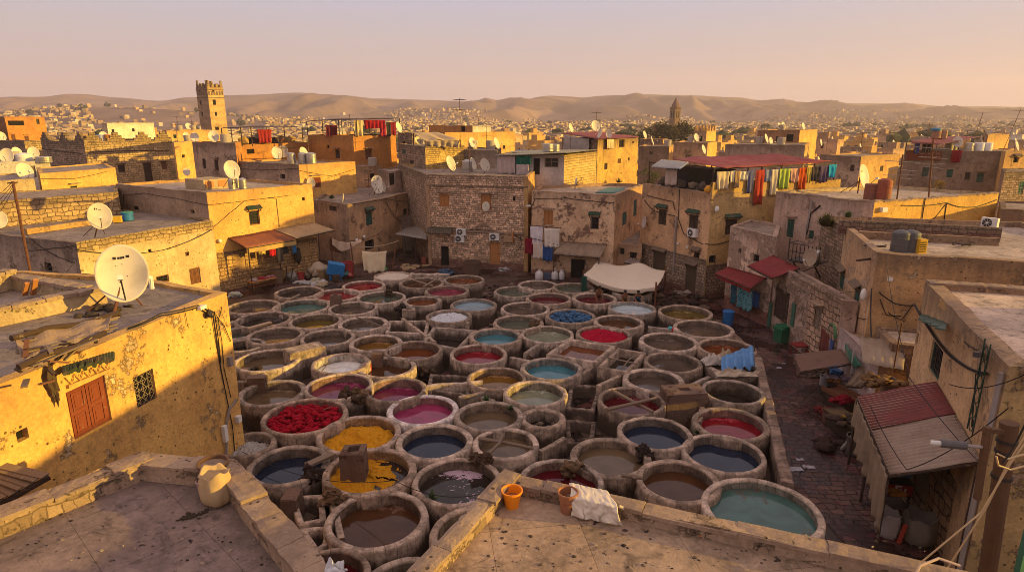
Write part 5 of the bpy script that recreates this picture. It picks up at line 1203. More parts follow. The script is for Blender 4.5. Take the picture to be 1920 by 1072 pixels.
cols = [((.58, .45, .28), 1.55, 'long cream sheet, first on the washing line'), ((.60, .52, .38), .7, 'small white shirt after the long cream sheet'), ((.32, .2, .11), 1.25, 'brown garment between white shirts on the washing line'), ((.62, .55, .42), .75, 'white shirt left of the blue checked one'), ((.10, .10, .2), 1.45, 'dark blue checked garment on the washing line'),
        ((.36, .045, .025), 2.6, 'very long red cloth hanging over the terrace parapet'), ((.20, .22, .30), 1.1, 'bluish grey garment right of the long red cloth'), ((.50, .42, .32), 1.7, 'long white garment left of the lime one'), ((.31, .39, .07), 1.5, 'lime green garment on the washing line'), ((.52, .30, .22), 1.3, 'salmon pink garment right of the lime one'),
        ((.42, .07, .015), 1.45, 'orange red garment on the washing line'), ((.35, .26, .05), 1.2, 'mustard sliver of cloth beside the orange red garment'), ((.055, .045, .045), 1.3, 'black garment on the washing line'), ((.09, .06, .12), 1.1, 'dark violet garment near the end of the washing line'), ((.02, .27, .48), 1.0, 'turquoise blue garment at the right end of the washing line')]
for i, ((ua, v, ub), (c, h, l)) in enumerate(zip(line, cols)): garment(l, w1.pt(ua - 1.2, v, .1 + .05 * (i % 3)), w1.pt(ub + 1.2, v - .8, .1 + .05 * (i % 3)), h * (.82 + .16 * ((i * 5) % 3)), c, 'garment', seed=i + 40, nar=.78 + .1 * (i % 3))
t = thing('washing_line', 'washing line strung along the sunlit terrace', 'washing line', w1.pt(1346, 322, .12)); m = MB(); m.tube([w1.pt(1340, 322, .12), w1.pt(1450, 318, .12), w1.pt(1570, 308, .12)], .012, 4); m.build('line', CABLE, t)
garment('pale pink sheet hung at the left end of the washing terrace', AT(1247, 317, 48.6), AT(1270, 319, 47.8), 1.15, (.55, .42, .34), 'sheet', seed=70, nar=.98)
drape('screen', [w.P(.2, zR - .3, -2.2), w.P(w.L, zR - .3, -2.2), w.P(w.L, zrG + .02, -2.4), w.P(.2, zrG + .02, -2.4)], M_cloth((.05, .04, .035), .4), None, 9, .1); tag(bpy.data.objects['screen'], 'dark curtain at the back of the washing terrace', 'curtain')
for i in range(9):
    m = MB(); p = w.P(1.5 + i * .75, zrG, -.9 - .3 * (i % 3)); m.ico(p + V((0, 0, .28)), .36, 2, .9, i + 3, (1, .8, .9)); tag(m.build('bundle', M_cloth([(.12, .09, .07), (.3, .22, .15), (.08, .07, .07)][i % 3], .4), smooth=True), 'dim stored bundle in the shade of the washing terrace', 'bundle', 'bundles stored under the red roof')
m = MB(); p = AT(1331, 344, 45.9); m.ico(V((p.x, p.y, zG + .25)), .3, 2, .3, 2, (1.3, .8, 1)); tag(m.build('bag', M_simple((.6, .26, .02), .6), smooth=True), 'yellow orange bag at the front corner of the washing terrace', 'bag')
# ------------------------------------------------------------------ H: pinkish shop with the two red awnings
zH = 5.9; hb = G(1356, 577, 0); hC2 = (hb.x, hb.y); hx = g2(1448, 444, zH)
PINKSHOP = M_plaster((.72, .51, .37), (.56, .36, .26), .7, .75, (.33, .22, .16), lower=1.0, lowcol=(.20, .06, .045))
hH, wH, _ = house('pink_shop', 'faded pink shop with red awnings on the lane', [(17.6, 46.3), hC2, (hx[0] + .2, hx[1] - .2), (18.7, 43.4)], zH, {1: PINKSHOP, '*': PINK}, [(1, 1387, 470, 5, 9, 'hole'), (1, 1418, 484, 11, 14, 'grille:dark'), (1, 1384, 566, 18, 24, 'shutter:red')], par=.12, roof=R_GREY)
w = wH[1]; RC = M_corr((.24, .028, .03), (.13, .02, .02), .4)
awning('left dark red awning of the pink shop with a torn fringe', w, ((1366, 500), (1437, 521)), ((1340, 512), (1408, 541)), .03, 1.25, RC, valance=(M_cloth((.22, .02, .025)), .25))
awning('right dark red awning above the arched door', w, ((1450, 478), (1500, 503)), ((1402, 498), (1447, 522)), .03, 1.4, RC)
for i, (u0, u1, v, h, c, l) in enumerate([(1371, 1383, 532, 1.35, (.03, .10, .13), 'dark teal patterned cloth, leftmost under the red awning'), (1384, 1397, 536, 1.4, (.10, .26, .28), 'teal and white patterned cloth in the middle under the red awning'), (1397, 1412, 541, 1.45, (.12, .28, .30), 'dotted teal cloth right of the middle under the red awning'), (1413, 1424, 546, 1.0, (.02, .05, .13), 'dark blue cloth at the right end under the red awning')]):
    garment(l, w.pt(u0, v, .6), w.pt(u1, v + 4, .6), h, c, 'cloth', seed=90 + i, stripe=(.01, .02, .03), nar=.98)
# ------------------------------------------------------------------ J: tall row on the right with green shutters
zJ = 7.0
jSW, jSE, jNW = g2(1645, 475, zJ), g2(1925, 490, zJ), g2(1542, 404, zJ); jm = g2(1585, 425, zJ)
hJ, wJ, zrJ = house('lane_house', 'large brown house with a tiled roof and green shutters on the lane', [jNW, jm, jSW, jSE, (30, 24.6), (31, 38)], zJ, {0: STONE_D, 1: M_plaster((.68, .43, .235), (.50, .30, .17), .7, .5, (.5, .36, .25)), 2: M_plaster((.58, .345, .155), (.40, .235, .11), .9, .45, (.46, .33, .2)), '*': BROWNP},
    [(1, 1578, 527, 9, 36, 'shutter:green', 'brown'), (1, 1606, 558, 10, 38, 'shutter:green', 'brown'), (0, 1551, 475, 9, 30, 'shutter:grey')], par=.28, thick=.35, roof=R_TILE, step=.8, coping=None)
wire_on(hJ, wJ[1], [(1570, 565), (1590, 590), (1622, 598)], .02); wire_on(hJ, wJ[2], [(1648, 548), (1680, 570), (1715, 573)], .03, .15); wire_on(hJ, wJ[2], [(1650, 560), (1662, 590), (1690, 592)], .02); wire_on(hJ, wJ[2], [(1665, 585), (1690, 600), (1712, 570)], .02)
wire_on(hJ, wJ[1], [(1634, 540), (1632, 590), (1634, 640)], .035, .08, IRON)
m = MB(); m.box(wJ[2].pt(1669, 523, .05), (.25, .06, .18)); m.build('wall_lamp', WHITEP, hJ)
m = MB(); m.ico(wJ[1].pt(1619, 552, .25), .2, 2, .1, 1, (.7, .7, 1.5)); m.build('wall_lamp', WHITEP, hJ)
m = MB(); a = wJ[1].pt(1633, 485, 0); m.beam(a, a + V((-.9, -.4, .0)), .1, .08); m.build('water_spout', WOOD_D, hJ)
parapet('mossy stone parapet at the back of the tiled lane house roof', [(1575, 412), (1880, 428)], zJ + .45, .35, .8, STONE_D, cope=False)
parapet('low step wall across the tiled lane house roof', [(1612, 434), (1875, 447)], zJ + .12, .3, .45, BROWNP, cope=False)
tuft('dry bush growing on the stone corner above the lane', G(1548, 425, zJ - .4), 1.0, 260, M_simple((.10, .085, .03), .9, .5, 14), 'bush'); tuft('green weeds along the mossy parapet', G(1590, 408, zJ + .2), .5, 120)
GREYT = M_simple((.085, .08, .08), .5, .3, 3)
for i, (u, l) in enumerate(((1686, 'left dark grey water tank on the tiled roof'), (1704, 'right dark grey water tank on the tiled roof'))): tank_cyl(l, G(u, 471, zJ - .28), .42, .95, GREYT)
p = G(1723, 474, zJ - .28); t = thing('crate', 'yellow plastic crate beside the grey water tanks', 'crate', p); m = MB(); m.box(p + V((0, 0, .35)), (.4, .45, .7), .1); m.build('body', M_simple((.6, .33, .02), .5), t); m = MB()
for k in range(5): m.box(p + V((0, -.235, .12 + k * .11)), (.32, .02, .04), .1)
m.build('slot', DARK, t)
ac_unit('white air conditioner standing on the tiled roof at right', G(1858, 445, zJ - .28) + V((0, .2, .8)), 215, wall=False, s=.9)
for i, (u, v, l) in enumerate(((1800, 463, 'scrap timber lying on the tiled roof'), (1656, 466, 'dark rag on the tiled roof left of the tanks'))):
    m = MB(); c = G(u, v, zJ - .27); r_ = random.Random(i)
    for k in range(7): q = c + V((r_.uniform(-.8, .8), r_.uniform(-.3, .3), .05 + .05 * k % .2)); m.beam(q, q + V((r_.uniform(-.7, .7), r_.uniform(-.3, .3), .05)), .09, .05)
    tag(m.build('scrap', WOOD_D), l, 'scrap')
# wing in front of J along the lane (stone, arched door, blue door)
zL = 4.2; l0, l1, l2 = (wH[1].P(wH[1].L, 0)).xy, G(1500, 665, 0).xy, G(1545, 720, 0).xy
L0 = (l0.x + .05, l0.y - .15); L1 = (l1.x + .15, l1.y); L2 = (16.65, 30.5)
WST = M_stone((.46, .30, .20), (.12, .075, .05), .5, .34, .3, .2)
hL, wL, _ = house('stone_wing', 'low stone wing with an arched door between pink shop and lane house', [L0, L1, L2, (L2[0] + .75, L2[1] - .15), (L1[0] + .8, L1[1] + .1), (L0[0] + .9, L0[1] + .2)], zL, {0: M_plaster((.52, .36, .27), None, .6, .8, (.30, .2, .14), True), 1: WST, '*': PINK},
    [(0, 1465, 572, 28, 62, 'door:dark'), (1, 1509, 558, 12, 20, 'shutter:grey'), (1, 1533, 596, 14, 44, 'shutter:grey', 'slab')], par=.1, roof=R_GREY)
m = MB(); w = wL[0]; c = w.pt(1465, 545, .05)
for k in range(12):
    a, b = math.pi * k / 12, math.pi * (k + 1) / 12; r = .62
    m.beam(c + V((math.cos(a) * r * w.t.x, math.cos(a) * r * w.t.y, math.sin(a) * r * .8)), c + V((math.cos(b) * r * w.t.x, math.cos(b) * r * w.t.y, math.sin(b) * r * .8)), .2, .12)
m.build('door_arch', STONE_D, hL)
for u, v, hh in ((1443, 590, 1.6), (1487, 590, 1.4)): m = MB(); m.box(w.pt(u, v, .05), (.4, .06, hh), math.atan2(w.t.y, w.t.x)); m.build('tile_panel', M_simple((.05, .12, .08), .5, .6, 9), hL)
# iron balcony with a tan dish
b0 = wJ[0].pt(1502, 496, .3) if False else AT(1478, 478, 37.6); b1 = AT(1535, 492, 36.2)
t = thing('iron_balcony', 'rusty iron balcony with railings above the lane', 'balcony', b0); bw = Wall(b0.xy, b1.xy); m = MB(); zb = b0.z - .25
m.prism(ccw([bw.P(0, 0).xy, bw.P(bw.L, 0).xy, bw.P(bw.L, 0, -1.3).xy, bw.P(0, 0, -1.3).xy]), zb - .06, zb); m.build('floor', IRON, t); m = MB()
for k in range(9): m.beam(bw.P(bw.L * k / 8, zb), bw.P(bw.L * k / 8, zb + 1.0), .035)
for zz in (.5, 1.0): m.beam(bw.P(0, zb + zz), bw.P(bw.L * .62, zb + zz), .04)
m.beam(bw.P(0, zb + 1), bw.P(0, zb + 1.0, -1.2), .04); m.beam(bw.P(0, zb, 0), bw.P(0, zb + 1.3), .05); m.build('railing', IRON, t); m = MB()
for s in (.3, bw.L - .3): m.beam(bw.P(s, zb - .05), bw.P(s, zb - 1.1, -1.25), .06); m.beam(bw.P(s, zb - .05), bw.P(s, zb - .05, -1.25), .06)
m.beam(bw.P(.1, zb - .1), bw.P(bw.L, zb - .1), .06); m.beam(bw.P(.3, zb - 1), bw.P(bw.L, zb - .1), .05); m.build('bracket', IRON, t)
dish('tan shaded dish leaning on the iron balcony', bw.P(bw.L * .75, zb), AT(1518, 483, 36.1), 1.0, 215, 12, brace=False, mat=M_simple((.33, .24, .16), .7))
m = MB(); p = AT(1531, 482, 36.6); m.lathe([(0, -.4), (.27, -.4), (.27, .3), (.2, .42), (0, .42)], p, 16); tag(m.build('gas_bottle', STEEL, smooth=True), 'grey metal bottle beside the tan dish on the balcony', 'gas bottle')
# ------------------------------------------------------------------ I: pink tall house with the bright yellow side
zI = 8.0
iL, iC, iR = g2(1455, 360, zI), g2(1640, 379, zI), g2(1873, 362, zI)
YEL = M_plaster((.74, .43, .10), (.60, .33, .08), .25, .2, (.38, .22, .1))
hI, wI, zrI = house('pink_house', 'tall pink house with a bright yellow side wall and big dish on its roof', [iL, iC, iR, (iL[0] + iR[0] - iC[0] - 1, iL[1] + iR[1] - iC[1])], zI, {0: PINK, 1: YEL, '*': CREAM}, [(0, 1482, 428, 13, 34, 'shutter:green', 'slab'), (0, 1521, 440, 9, 16, 'shutter:green')], par=.22, roof=R_PALE, coping=(0, 1), thick=.3)
wire_on(hI, wI[1], [(1690, 385), (1740, 385), (1775, 380), (1800, 388), (1830, 388), (1868, 375)], .03); wire_on(hI, wI[1], [(1735, 372), (1728, 415)], .03); wire_on(hI, wI[1], [(1775, 382), (1770, 414)], .03); wire_on(hI, wI[1], [(1774, 382), (1748, 414)], .02); wire_on(hI, wI[0], [(1538, 385), (1520, 400), (1512, 440)], .05)
m = MB(); m.box(wI[1].pt(1657, 393, .15), (.4, .25, .28), .3); m.build('wall_lamp', WHITEP, hI)
m = MB(); m.tube([wI[0].pt(1522, 376, .2), wI[0].pt(1512, 432, .3)], .06, 6); m.build('pipe', PIPE, hI)
dish('large cream dish beside the rusty barrels on the pink house roof', G(1608, 362, zI - .2), AT(1621, 331, 44.6), 1.6, -52, 15, logo=[(-.25, .5, .1, .03), (-.1, .5, .12, .03), (.05, .5, .1, .03), (-.15, .43, .25, .03)])
RBAR = M_simple((.22, .075, .045), .7, .4, 3, dirt=.5)
tank_cyl('left rusty red barrel on the pink house roof', G(1632, 374, zI - .2), .45, 1.05, RBAR, False, 'barrel', 'barrel'); tank_cyl('taller right rusty red barrel on the pink house roof', G(1655, 376, zI - .2), .45, 1.35, M_simple((.28, .07, .035), .7, .4, 3, dirt=.5), True, 'barrel', 'barrel')
for u0, v0, u1, v1, Y, l in ((1693, 290, 1676, 416, 41.0, 'rusty pole with aerials in front of the yellow side wall, left one'), (1750, 262, 1738, 412, 42.0, 'tall rusty pole in front of the yellow side wall, right one')):
    a, b = AT(u0, v0, Y), AT(u1, v1, Y); t = thing('antenna_pole', l, 'antenna', (b.x, b.y, zJ + .3)); m = MB(); m.tube([b, a.lerp(b, .5), a], .05, 6); m.build('mast', RUST, t); m = MB()
    for k in range(4): z = a.lerp(b, .1 + .12 * k); m.tube([z + V((-1.0 + .3 * k, .2, .05)), z + V((1.1 - .2 * k, -.2, -.08))], .02, 4)
    for k in range(8): z = a.lerp(b, .3) + V((-.9 + .25 * k, 0, 0)); m.tube([z + V((0, -.3, 0)), z + V((0, .3, 0))], .012, 4)
    m.build('aerial', PIPE, t)
# ------------------------------------------------------------------ K: near right house
zK = 7.0
kNW, kSW = g2(1735, 527, zK), g2(1892, 688, zK); kNE = G(1935, 539, zK); kdir = (kNE - G(1735, 527, zK)).normalized()
kNE = (kNW[0] + kdir.x * 8, kNW[1] + kdir.y * 8)
house('tall_house', 'tall brown house beyond the right picture edge that shades the near roofs', [(20, 18.6), (20, 8.9), (31, 8.9), (31, 18.6)], 9.8, BROWNP, par=.3)  # added out of view to cast the shadow on the ochre house wall
hK, wK, zrK = house('near_right_house', 'near right brown house with a sunlit tiled roof and green lattice window', [kNW, kSW, (kSW[0] + 7, kSW[1] - .6), kNE], zK, {0: M_plaster((.68, .44, .235), (.50, .31, .165), .9, .4, (.38, .26, .17)), 1: M_plaster((.50, .33, .14), None, .4, .5, (.3, .2, .12)), '*': BROWNP},
    [(0, 1754, 676, 24, 72, 'grille:green'), (0, 1718, 632, 8, 26, 'grille:dark')], par=.2, thick=.5, roof=R_BIG, step=.6, coping=(3,))
w = wK[0]; ang = math.atan2(w.t.y, w.t.x)
m = MB()
for k in range(7):
    a, b = w.pt(1731 + k * 6.5, 596 + k * 2.6, .02), w.pt(1727 + k * 6.5, 598 + k * 3, .75); m.beam(a + V((0, 0, .12 + .03 * (k % 2))), b + V((0, 0, -.02 - .03 * (k % 2))), .17, .04)
m.build('window_hood', M_wood((.06, .09, .065)), hK)
m = MB(); m.beam(w.pt(1838, 663, -.1), w.pt(1830, 665, 1.1), .12); m.build('water_spout', IRON, hK)
wire_on(hK, w, [(1715, 570), (1745, 620), (1775, 660), (1815, 690), (1850, 700)], .045, .08); wire_on(hK, w, [(1850, 700), (1830, 700), (1822, 800)], .02); wire_on(hK, w, [(1808, 640), (1825, 652), (1832, 655)], .02)
m = MB(); z0 = w.hit(1840, 830)[1]; s0 = w.hit(1838, 760)[0]
for k in range(6):
    for j in range(14):
        a = math.pi * 2 * j / 14; c = w.P(s0 + .0, z0 + .25 + .42 * k, .12)
        p = c + V((w.t.x * .17 * math.cos(a), w.t.y * .17 * math.cos(a), .2 * math.sin(a))); b_ = a + math.pi / 7; q = c + V((w.t.x * .17 * math.cos(b_), w.t.y * .17 * math.cos(b_), .2 * math.sin(b_))); m.beam(p, q, .018)
for o in (-.24, .24): m.beam(w.P(s0 + o, z0, .12), w.P(s0 + o, z0 + 2.7, .12), .025)
m.build('iron_scrollwork', M_simple((.015, .05, .035), .5, .4), hK)
m = MB(); m.tube([w.P(w.L - .1, 0, .1), w.P(w.L - .1, zK - .2, .1)], .07, 8); m.build('drain_pipe', PIPE, hK)
parapet('inner step of the sunlit parapet on the near right roof', [(1762, 560), (1930, 700)], zK - .05, .22, .25, OCHRE2, cope=False)
# low roof between J and K
house('low_outhouse', 'low outhouse with a pale flat roof between lane house and near right house', [(17.15, 28.2), (16.5, 25.8), (20, 24.6), (22, 26.8)], 3.6, BROWNP, par=.08, roof=R_PALE, cat='outhouse')
aw = corr('plank_shelter', [G(1618, 680, 3.0), G(1694, 694, 3.0), G(1700, 640, 3.45), G(1612, 632, 3.45)], M_corr((.30, .22, .15), (.16, .1, .06), .4), None, .3, .02); tag(aw, 'grey plank lean-to roof below the low outhouse', 'roof')
p = G(1676, 690, 3.3); t = thing('iron_post', 'thin rusty post standing on the plank roof', 'post', p); m = MB(); m.tube([p, p + V((.02, 0, 1.9))], .03, 6); m.build('post', RUST, t)
# white shop with painted blue door
sW = Wall((14.75, 28.6), (13.75, 24.0))
hS, wS, _ = house('whitewashed_shop', 'narrow pale pink shop front with a painted blue arch on the lane', [(16.55, 30.2), (15.7, 25.2), (16.25, 25.0), (16.9, 28.4)], 2.9, {0: M_plaster((.62, .48, .45), (.5, .36, .32), .5, .35, (.33, .2, .15), lower=.6, lowcol=(.22, .12, .08)), '*': BROWNP}, [(0, 1558, 640, 10, 30, 'shutter:dark')], par=.05, roof=R_GREY, cat='shop')
w = wS[0]; m = MB(); c = w.pt(1560, 628, .04)
for k in range(9):
    a, b = math.pi * k / 9, math.pi * (k + 1) / 9; m.beam(c + V((math.cos(a) * .5 * w.t.x, math.cos(a) * .5 * w.t.y, math.sin(a) * .6)), c + V((math.cos(b) * .5 * w.t.x, math.cos(b) * .5 * w.t.y, math.sin(b) * .6)), .16, .06)
m.build('painted_arch', M_simple((.10, .22, .10), .6, .6, 7), hS)
m = MB(); m.box(w.pt(1558, 652, .03), (.5, .06, .9), math.atan2(w.t.y, w.t.x)); m.build('painted_panel', M_simple((.10, .13, .36), .6, .5, 7), hS)
# awnings along the lane
AWB = M_cloth((.17, .10, .075), .3, None, .5)
def free_awning(name, label, q, mat, posts=(), kind='cloth', val=None, sagd=.12, cat='awning', post_to=0.0):
    """q = wall-left, wall-right, eave-right, eave-left"""
    t = thing(name, label, cat, (q[0] + q[1]) / 2)
    if kind == 'cloth': drape('canvas', q, mat, t, 3, .05, 26, 12, 0, .03, wave=sagd)
    else: corr('roof_sheet', [q[3], q[2], q[1], q[0]], mat, t, .2, .04, tiltnoise=.05)
    m = MB(); m.beam(q[0] - V((0, 0, .06)), q[1] - V((0, 0, .06)), .06); m.beam(q[3] - V((0, 0, .07)), q[2] - V((0, 0, .07)), .06); m.beam(q[0] - V((0, 0, .08)), q[3] - V((0, 0, .09)), .06); m.beam(q[1] - V((0, 0, .08)), q[2] - V((0, 0, .09)), .06)
    if kind == 'corr':
        for k in (.33, .66): m.beam(q[0].lerp(q[1], k) - V((0, 0, .08)), q[3].lerp(q[2], k) - V((0, 0, .09)), .06)
    m.build('rafter', WOOD_D, t)
    for k, s in posts: p = (q[3].lerp(q[2], k) if s == 'e' else q[0].lerp(q[1], k)); m = MB(); m.tube([V((p.x, p.y, post_to - .05)), p - V((0, 0, .05))], .05, 6); m.build('post', WOOD_D, t)
    if val: drape('valance', [q[3], q[2], q[2] - V((.0, 0, val[1])), q[3] - V((0, 0, val[1]))], val[0], t, 9, .08, 60, 10, 0, .25)
    return t
free_awning('awning', 'sagging brown cloth awning over the lane shop', [G(1578, 654, 2.15), G(1595, 680, 2.1), G(1500, 697, 1.55), G(1488, 663, 1.6)], AWB, (), val=(M_cloth((.15, .09, .07)), .2))
free_awning('awning', 'small torn beige awning hung beside the blue stall', [G(1628, 668, 2.5), G(1650, 698, 2.3), G(1614, 724, 1.5), G(1586, 722, 1.5)], M_cloth((.27, .19, .13), .3, None, .5))
m = MB(); wgt = MB()
corr('green_canopy', [G(1588, 676, 2.0), G(1602, 690, 1.9), G(1616, 686, 2.4), G(1584, 642, 2.5)], M_simple((.03, .13, .08), .6, .5, 8, dirt=.6), None, .2, .03); tag(bpy.data.objects['green_canopy'], 'small green tiled canopy above the brown cloth awning', 'canopy')
# big corrugated roof
q = [wK[0].pt(1756, 719, .03), wK[0].pt(1840, 862, .03), G(1668, 888, 2.75), G(1608, 745, 2.8)]
bigt = free_awning('corrugated_awning', 'big corrugated awning, half red and half bare, at the lower right', q, None or M_corr((.33, .245, .18), (.2, .10, .07), .35), ((0.02, 'e'), (.5, 'e'), (.98, 'e'), (.98, 'w')), 'corr')
rq = [q[0].lerp(q[1], -.01), q[0].lerp(q[1], .47), q[3].lerp(q[2], .5), q[3].lerp(q[2], -.01)]
corr('painted_sheet', [p + V((0, 0, .045)) for p in (rq[3], rq[2], rq[1], rq[0])], M_corr((.20, .04, .035), (.11, .045, .035), .45), bigt, .2, .04, tiltnoise=.05)
drape('curtain', [q[3] - V((.05, 0, .05)), q[2] - V((.05, 0, .05)), q[2] - V((.0, 0, 2.0)), q[3] - V((.15, 0, 1.0))], M_cloth((.26, .185, .125), .3, None, .5), bigt, 9, .1, 70, 12, 0, .3)
# shop walls under it
hS2, wS2, _ = house('shop_block', 'dim stone shop with an open doorway and a lamp under the corrugated awning', [(14.45, 22.6), (12.95, 15.4), (13.6, 15.2), (15.6, 22.4)], 2.55, {0: M_stone((.32, .19, .11), (.10, .06, .04), .5, .36, .3), '*': BROWNP}, [(0, 'm', .9, 2.0, 0.0, 2.0, 'hole'), (0, 'm', 3.6, 4.6, .8, 1.9, 'shutter:grey')], par=.03, roof=R_GREY, cat='shop')
p = wS2[0].P(1.5, 1.9, .25); t = thing('hanging_lamp', 'small lit yellow lamp at the dark doorway under the awning', 'lamp', p)
m = MB(); m.lathe([(0, .12), (.05, .1), (.13, 0), (.12, 0)], p, 14); m.build('lamp_shade', IRON, t)
n = NT('lit_bulb'); n.b.inputs['Emission Color'].default_value = (1, .55, .12, 1); n.b.inputs['Emission Strength'].default_value = 5; n.out((.9, .5, .1), .5); m = MB(); m.ico(p + V((0, 0, -.02)), .07, 2, 0); m.build('bulb', n.m, t)
# ------------------------------------------------------------------ foreground terraces
zT1 = 5.45; A_ = g2(268, 843, zT1); B_ = g2(440, 858, zT1); C1 = g2(655, 1100, zT1); Dl = g2(-10, 948, zT1); dd = (V(Dl) - V(A_)).normalized(); D1 = tuple(V(A_) + dd * 9)
dC = (V(C1) - V(B_)).normalized(); C1 = tuple(V(B_) + dC * 9.0)
PLAST = M_plaster((.50, .34, .215), (.38, .25, .16), .4, .8, (.27, .18, .115), True)
hT1, wT1, zrT1 = house('left_terrace', 'near left flat roof terrace with a rough stone parapet', [D1, A_, B_, C1][::-1], zT1 - .08, PLAST, par=.42, thick=.48, roof=R_BIG2, cat='terrace', step=.5, jit=1.4, coping=(0, 1, 2), clen=1.5)
zT2 = 6.0; a2 = g2(948, 880, zT2); b2 = g2(1865, 1078, zT2); c2 = g2(745, 1090, zT2)
db = (V(b2) - V(a2)).normalized(); b2 = tuple(V(a2) + db * ((V(b2) - V(a2)).length + 1.5)); dc = (V(c2) - V(a2)).normalized(); c2 = tuple(V(a2) + dc * 6.5)
hT2, wT2, zrT2 = house('right_terrace', 'near right flat roof terrace of big slabs with a low parapet', [c2, a2, b2, (b2[0] - 1.2, 3.2)][::-1], zT2 - .08, PLAST, par=.24, thick=.32, roof=M_roof((.40, .275, .18), 1.7, -.14), cat='terrace', step=.5, jit=1.2, coping=(1, 2), clen=1.7)
# ------------------------------------------------------------------ things on the terraces
zf1, zf2 = zrT1, zrT2
TC = M_simple((.33, .13, .06), .7, .35, 5, dirt=.5)
p = G(410, 940, zf1); CANV = M_cloth((.50, .34, .18), .25, None, .4)
sack('tan canvas sack with an open top standing on the left terrace', p, .33, .75, CANV, True, 3)
bucket('basket', 'dark brown basket behind the tan sack on the terrace corner', 'basket', G(404, 905, zf1), .32, .55, M_wood((.16, .08, .04)), .8, DARK)
bucket('bucket', 'small white bucket half hidden beside the tan sack', 'bucket', G(383, 922, zf1), .14, .3, M_simple((.45, .3, .25), .5, .3), .8, DARK, True)
rag('rag', 'pale rag and scraps in the corner of the left terrace', 352, 890, zf1 + .01, .5, .25, (.45, .38, .3), .12, 6)
for u, v, s, l in ((60, 978, .35, 'dark soil stain heap near the left edge of the left terrace'), (368, 965, .3, 'streak of black debris in the middle of the left terrace'), (345, 885, .25, 'black scraps beside the pale rag')):
    m = MB(); c = G(u, v, zf1); r_ = random.Random(u)
    for k in range(34): a = r_.gauss(0, s * .5); m.ico(c + V((a, a * .6 + r_.gauss(0, s * .2), .005)), r_.uniform(.015, .05), 1, .8, k, (1.4, 1, .5))
    tag(m.build('debris_heap', M_cloth((.05, .035, .025))), l, 'debris')
p = G(8, 985, zf1); m = MB(); m.beam(G(-25, 962, zf1) + V((0, 0, .12)), G(27, 995, zf1) + V((0, 0, .05)), .16, .09); tag(m.build('timber', WOOD_O), 'short timber lying at the left edge of the left terrace', 'timber')
bucket('bucket', 'bright orange bucket in the corner of the right terrace', 'bucket', G(960, 948, zf2), .2, .36, M_simple((.85, .26, .01), .45, .1, 5, dirt=.1), .68, M_simple((.30, .12, .03), .8))
bucket('flower_pot', 'brown clay pot beside the white cloth on the right terrace', 'pot', G(1064, 958, zf2), .19, .44, TC, .72, DARK)
c = G(1115, 930, zT2 + .03)
wT = [w_ for w_ in wT2]
K0, K1, K2 = (G(1067, 905, zT2 + .06), G(1140, 921, zT2 + .06)), (G(1070, 931, zT2 + .07), G(1158, 950, zT2 + .07)), (G(1072, 966, zf2 + .02), G(1166, 984, zf2 + .02))
def fcl(u, v):
    q = K0[0].lerp(K0[1], u).lerp(K1[0].lerp(K1[1], u), v / .45) if v < .45 else K1[0].lerp(K1[1], u).lerp(K2[0].lerp(K2[1], u), (v - .45) / .55)
    z = q.z
    f_ = .05 * math.sin(u * 11 + 5 * noise.noise(V((u * 2.2, v * 1.6, 1)))) * (.2 + v) + .10 * noise.noise(V((u * 4 + v, v * 3, 3))) + .04 * noise.noise(V((u * 11, v * 8, 6)))
    return V((q.x + f_ * .4, q.y - abs(f_) * 1.1 * min(1, v * 2), max(z + abs(f_) * .4, zf2 + .015)))
m = MB(); m.grid(fcl, 50, 26); tag(solid(m.build('cloth', M_cloth((.66, .56, .44), .1, None, .15), smooth=True), .012), 'creased white cloth thrown over the right terrace parapet', 'cloth')
P = [G(1160, 948, zf2 + .3), G(1190, 962, zf2 + .1), G(1240, 982, zf2 + .05), G(1330, 1003, zf2 + .05), G(1500, 1032, zf2 + .05), G(1700, 1062, zf2 + .05), G(1860, 1090, zf2 + .05)]
m = MB(); m.tube(P, .033, 8); tag(m.build('hose', M_simple((.45, .36, .28), .6, .2)), 'grey plastic pipe along the right terrace parapet', 'pipe')
m = MB(); a = G(1300, 1072, zf2 + .06); m.tube([G(1312, 1085, zf2 + .06), G(1322, 1066, zf2 + .1), G(1350, 1055, zf2 + .12), G(1385, 1052, zf2 + .06), G(1420, 1062, zf2 + .05)], .03, 8); 
a = AT(1720, 1085, 8.6); m2 = MB(); m2.tube([AT(1705, 1100, 8.4), AT(1725, 1060, 8.6), AT(1760, 1046, 8.7), AT(1800, 1060, 8.6)], .022, 7); tag(m2.build('hose', M_simple((.55, .38, .24), .5)), 'loop of pale hose at the bottom right edge', 'hose')
m = MB(); m.tube([G(1311, 1005, zf2 + .03), G(1324, 1000, zf2 + .05)], .025, 6); tag(m.build('stub', WOOD_O), 'tiny brown stub on the right terrace floor', 'scrap')
rag('cloth', 'white cloth bundle at the bottom on the left terrace parapet', 630, 1074, zT1 + .06, .32, .2, (.62, .6, .6), .2, 8)
for (us, vs_, zz, nn, l) in (((20, 560), (900, 1060), zf1, 260, 'grit and small chips strewn over the left terrace floor'), ((900, 1750), (930, 1065), zf2, 240, 'grit and small chips strewn over the right terrace floor')):
    m = MB(); r_ = random.Random(nn)
    for k in range(nn):
        c = G(r_.uniform(*us), r_.uniform(*vs_), zz + .004)
        if (l[32] == 'l' and c.x > -4.2 - (c.y - 8) * .42) or (l[32] != 'l' and c.y > 10.6 - (c.x + .4) * .1): continue
        m.ico(c, r_.choice([.008, .012, .02, .03]) * r_.uniform(.7, 1.3), 1, 1, k, (1.3, 1, .5))
    tag(m.build('grit', M_island([(.05, .035, .028), (.1, .07, .05), (.3, .22, .15), (.03, .02, .018)]), org=(0, 8, zz)), l, 'grit', kind='stuff')
